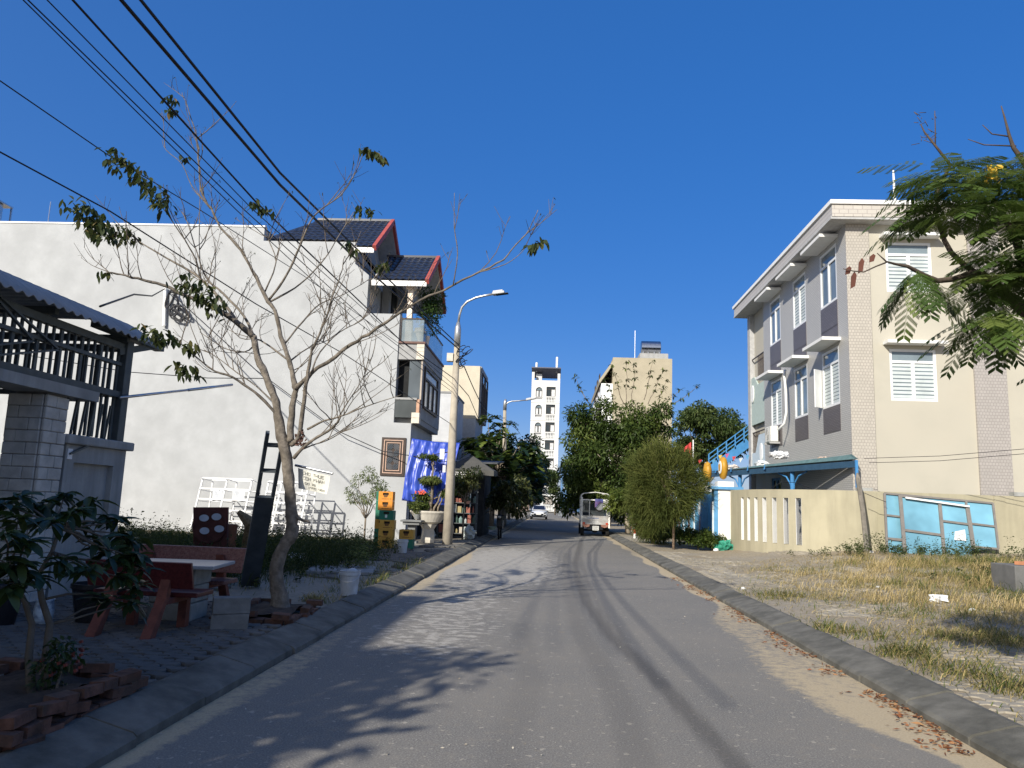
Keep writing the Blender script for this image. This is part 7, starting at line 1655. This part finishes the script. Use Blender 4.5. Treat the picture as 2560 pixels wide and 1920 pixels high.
# tall dry grass bank
def d2(x, y): return min(1, (1.2 * gauss(x, y, 3.95, 8.6, .42, 1.5) + .9 * gauss(x, y, 4.6, 7.6, .6, .5) + gauss(x, y, 4.15, 14.2, .55, .6) + .9 * gauss(x, y, 5.6, 9.8, 1.2, .7) + .6 * gauss(x, y, 3.5, 10.3, .3, .8) + .5 * gauss(x, y, 6.8, 11.0, 1.6, 1)) * tuft(x, y) + .015)
def d1(x, y): return min(1, (1.1 * gauss(x, y, 7.6, 14.2, 2.6, 3.0) + 1.1 * gauss(x, y, 9.5, 18.5, 3.2, 3.2) + .9 * gauss(x, y, 11, 13.5, 2.5, 3)) * tuft(x, y) * sm(3.9, 5.2, x))
p, d = scatter(4.0, 14, 8.5, 23.3, 60000, d1, hz)
nn = np.array([fbm(a * .6 + 3, b * .6) for a, b in p[:, :2]]); gr = np.clip(.62 - .9 * np.clip(nn, -.5, .5) - .45 * np.exp(-((p[:, 0] - 10.2) / 1.6) ** 2 - ((p[:, 1] - 15.5) / 2.2) ** 2) + .18 * rg.normal(size=len(p)), 0, 1)
blades('dry_grass', p, (.10 + .27 * rg.random(len(p)) ** 1.5) * (.5 + .65 * d), .010, gmat, gr, 'tall dry straw-coloured grass on the right verge', lean=.9)
p, d = scatter(3.5, 14, 6.5, 23.3, 90000, lambda x, y: min(.8, 1.3 * d1(x, y) + .5 * d2(x, y) + .03), hz)
p[:, 2] += .004 + .03 * rg.random(len(p))
blades('straw_mat', p, .035 + .05 * rg.random(len(p)), .008, gmat, np.clip(.78 + .2 * rg.normal(size=len(p)), .3, 1), 'matted dead straw lying under the dry grass', lean=4.5)
# grass strip along the kerb and small tufts
p, d = scatter(3.35, 9, 5.6, 17, 70000, d2, hz)
gr = np.clip(.42 + .22 * rg.normal(size=len(p)) + .3 * (p[:, 0] - 4) / 3, 0, 1)
blades('kerb_grass', p, (.07 + .16 * rg.random(len(p))) * (.5 + .6 * d), .009, gmat, gr, 'short green and straw grass along the right kerb', lean=1.3)
# a few tufts left
def d3(x, y): return min(1, (1.0 * gauss(x, y, -3.15, 13.6, .35, 1.2) + .9 * gauss(x, y, -3.1, 10.9, .2, .35) + .8 * gauss(x, y, -3.2, 17.5, .5, 1.2) + .5 * gauss(x, y, -3.3, 15.5, .4, .6) + .25 * gauss(x, y, -4.5, 15, 1.3, 3)) * tuft(x, y) + .01)
p, d = scatter(-6.5, -2.95, 10.2, 22, 26000, d3, lambda x, y: .13)
blades('pavement_grass', p, (.06 + .16 * rg.random(len(p))) * (.6 + .5 * d), .009, gmat, np.clip(.35 + .25 * rg.normal(size=len(p)), 0, 1), 'short grass tufts between the left pavers', lean=1.2)
for i, (u, v, lab) in enumerate(((782, 1505, 'dry yellow grass tuft on the left kerb edge'), (1000, 1450, 'small green weed in the road gutter on the left'), (960, 1490, 'tiny leafy weed at foot of left kerb'))):
    g_ = G(u, v, .1 if i == 0 else .01); n = 160 if i == 0 else 90; q = np.array([g_.x, g_.y, g_.z - .02]) + rg.normal(size=(n, 3)) * np.array([.07, .06, 0]); me_o = blades('grass_tuft', q, .10 + .12 * rg.random(n) if i == 0 else .05 + .06 * rg.random(n), .01, gmat, np.clip((.75 if i == 0 else .2) + .15 * rg.normal(size=n), 0, 1), lab, 'grass tuft', 1.3); del me_o['kind']; me_o['group'] = 'tufts along the left kerb'
# weeds: upright leafy stems
def weeds(name, label, pts, H, mat, lf, per, L, W):
    n = len(pts); H = np.broadcast_to(H, (n,)); base = np.repeat(pts, per, 0); hh = np.repeat(H, per) * (.12 + .88 * rg.random(n * per)); off = rg.normal(size=(n * per, 2)) * (.03 + .10 * hh[:, None])
    q = base.copy(); q[:, 2] += hh; q[:, :2] += off; dr = np.concatenate([rg.normal(size=(n * per, 2)), .4 * rg.normal(size=(n * per, 1)) + .35], 1)
    vs, fs, rr_ = leaf_mesh(name, q, dr, L * (.6 + .8 * rg.random(n * per)), W * (.6 + .8 * rg.random(n * per)), rnd=np.clip(np.repeat(rg.random(n), per) * .6 + .4 * rg.random(n * per), 0, 1), rng=rg)
    return tag(link(name, arr_mesh(name, vs, fs, rr_), lf), label, 'weeds', kind='stuff')
wm = LEAF('leaf_weed', [(0, (.012, .022, .010)), (.5, (.035, .052, .018)), (.9, (.085, .10, .035)), (1, (.2, .19, .09))], .3, .7, .15)
def dw(x, y): return min(1, (sm(-4.2, -5.4, x) * sm(11.8, 13, y) * (1 - .8 * sm(19, 26, y)) + .6 * gauss(x, y, -4.6, 17.5, .8, 2.5)) * (.45 + .8 * tuft(x, y)))
p, d = scatter(-15, -3.9, 11.8, 26.0, 5200, dw, lambda x, y: .11)
weeds('weed_patch', 'dense dark weeds filling the empty lot before the white wall', p, np.clip((.30 + .75 * rg.random(len(p)) ** 1.5) * (.75 + .9 * FB(p[:, 0] * .9, p[:, 1] * .9)) * (1 - .5 * npsm(16, 24, p[:, 1])), .12, 1.25), None, wm, 34, .075, .03)
p, d = scatter(-14, -4.0, 11.8, 26, 15000, dw, lambda x, y: .11)
blades('lot_grass', p, (.25 + .6 * rg.random(len(p))) * (1 - .5 * npsm(16, 24, p[:, 1])), .011, wm, .9 * rg.random(len(p)), 'thin dark grass stems among the weeds in the empty lot', lean=.6)
# weeds along the yellow wall and before the glazed frame
def dq(x, y): return min(1, (gauss(x, y, 9.3, 22.6, .9, .7) + 1.2 * gauss(x, y, 11.6, 22.9, 1.6, .55) + .9 * gauss(x, y, 13.6, 22.4, 1.2, .8) + .6 * gauss(x, y, 8.3, 22.8, .7, .5) + .5 * gauss(x, y, 10.6, 16.4, 1.6, 1.6) + .5 * gauss(x, y, 7.0, 25.2, .5, .9)) * (.3 + tuft(x, y)))
p, d = scatter(6, 15.5, 14, 23.9, 2600, dq, hz)
weeds('wall_weeds', 'bushy green weeds along the foot of the yellow wall', p, .18 + .5 * rg.random(len(p)) * d, None, LEAF('leaf_wall_weed', [(0, (.025, .04, .014)), (.5, (.06, .085, .028)), (1, (.16, .18, .07))], .35, .7, .15), 34, .07, .03)
# spiky plant on left by the bucket
g_ = G(900, 1425, .15); q = np.array([g_.x, g_.y, .13]) + rg.normal(size=(40, 3)) * np.array([.12, .1, 0]); wo = weeds('spiky_weed', 'pale bushy weed right behind the white bucket', q, .3 + .4 * rg.random(40), None, LEAF('leaf_pale', []) if False else MATS['leaf_pale'], 16, .07, .018)
# dead leaves in the right gutter and on the road
n = 1500; y = 4.6 + 14 * rg.random(n) ** 1.6; x = XR - .02 - np.abs(rg.normal(size=n)) * .13 + .05 * np.sin(y * 3); k = (np.sin(y * 2.1) + np.sin(y * 5.3 + 1) > -.5); x, y = x[k], y[k]; n = len(x)
vs, fs, rr_ = leaf_mesh('dead_leaves', np.stack([x, y, .006 + .012 * rg.random(n)], 1), np.concatenate([rg.normal(size=(n, 2)), .12 * rg.normal(size=(n, 1))], 1), .035 + .05 * rg.random(n), .012 + .01 * rg.random(n), droop=0, rng=rg)
tag(link('dead_leaves', arr_mesh('dead_leaves', vs, fs, rr_), LEAF('dead_leaf', [(0, (.10, .04, .02)), (.5, (.24, .10, .05)), (1, (.36, .22, .11))], .1, .8, .1)), 'reddish dead leaves gathered in the right gutter', 'leaves', kind='stuff')
n = 240; x = rg.uniform(XL, XR, n); y = 4.3 + 20 * rg.random(n) ** 1.5
vs, fs, rr_ = leaf_mesh('road_grit', np.stack([x, y, np.full(n, .006)], 1), np.concatenate([rg.normal(size=(n, 2)), .05 * rg.normal(size=(n, 1))], 1), .012 + .02 * rg.random(n), .01 + .01 * rg.random(n), droop=0, rng=rg)
tag(link('road_grit', arr_mesh('road_grit', vs, fs, rr_), LEAF('grit', [(0, (.25, .22, .17)), (1, (.5, .47, .40))], .0, .9, .1)), 'small pale grit and leaf bits scattered on the asphalt', 'grit', kind='stuff')
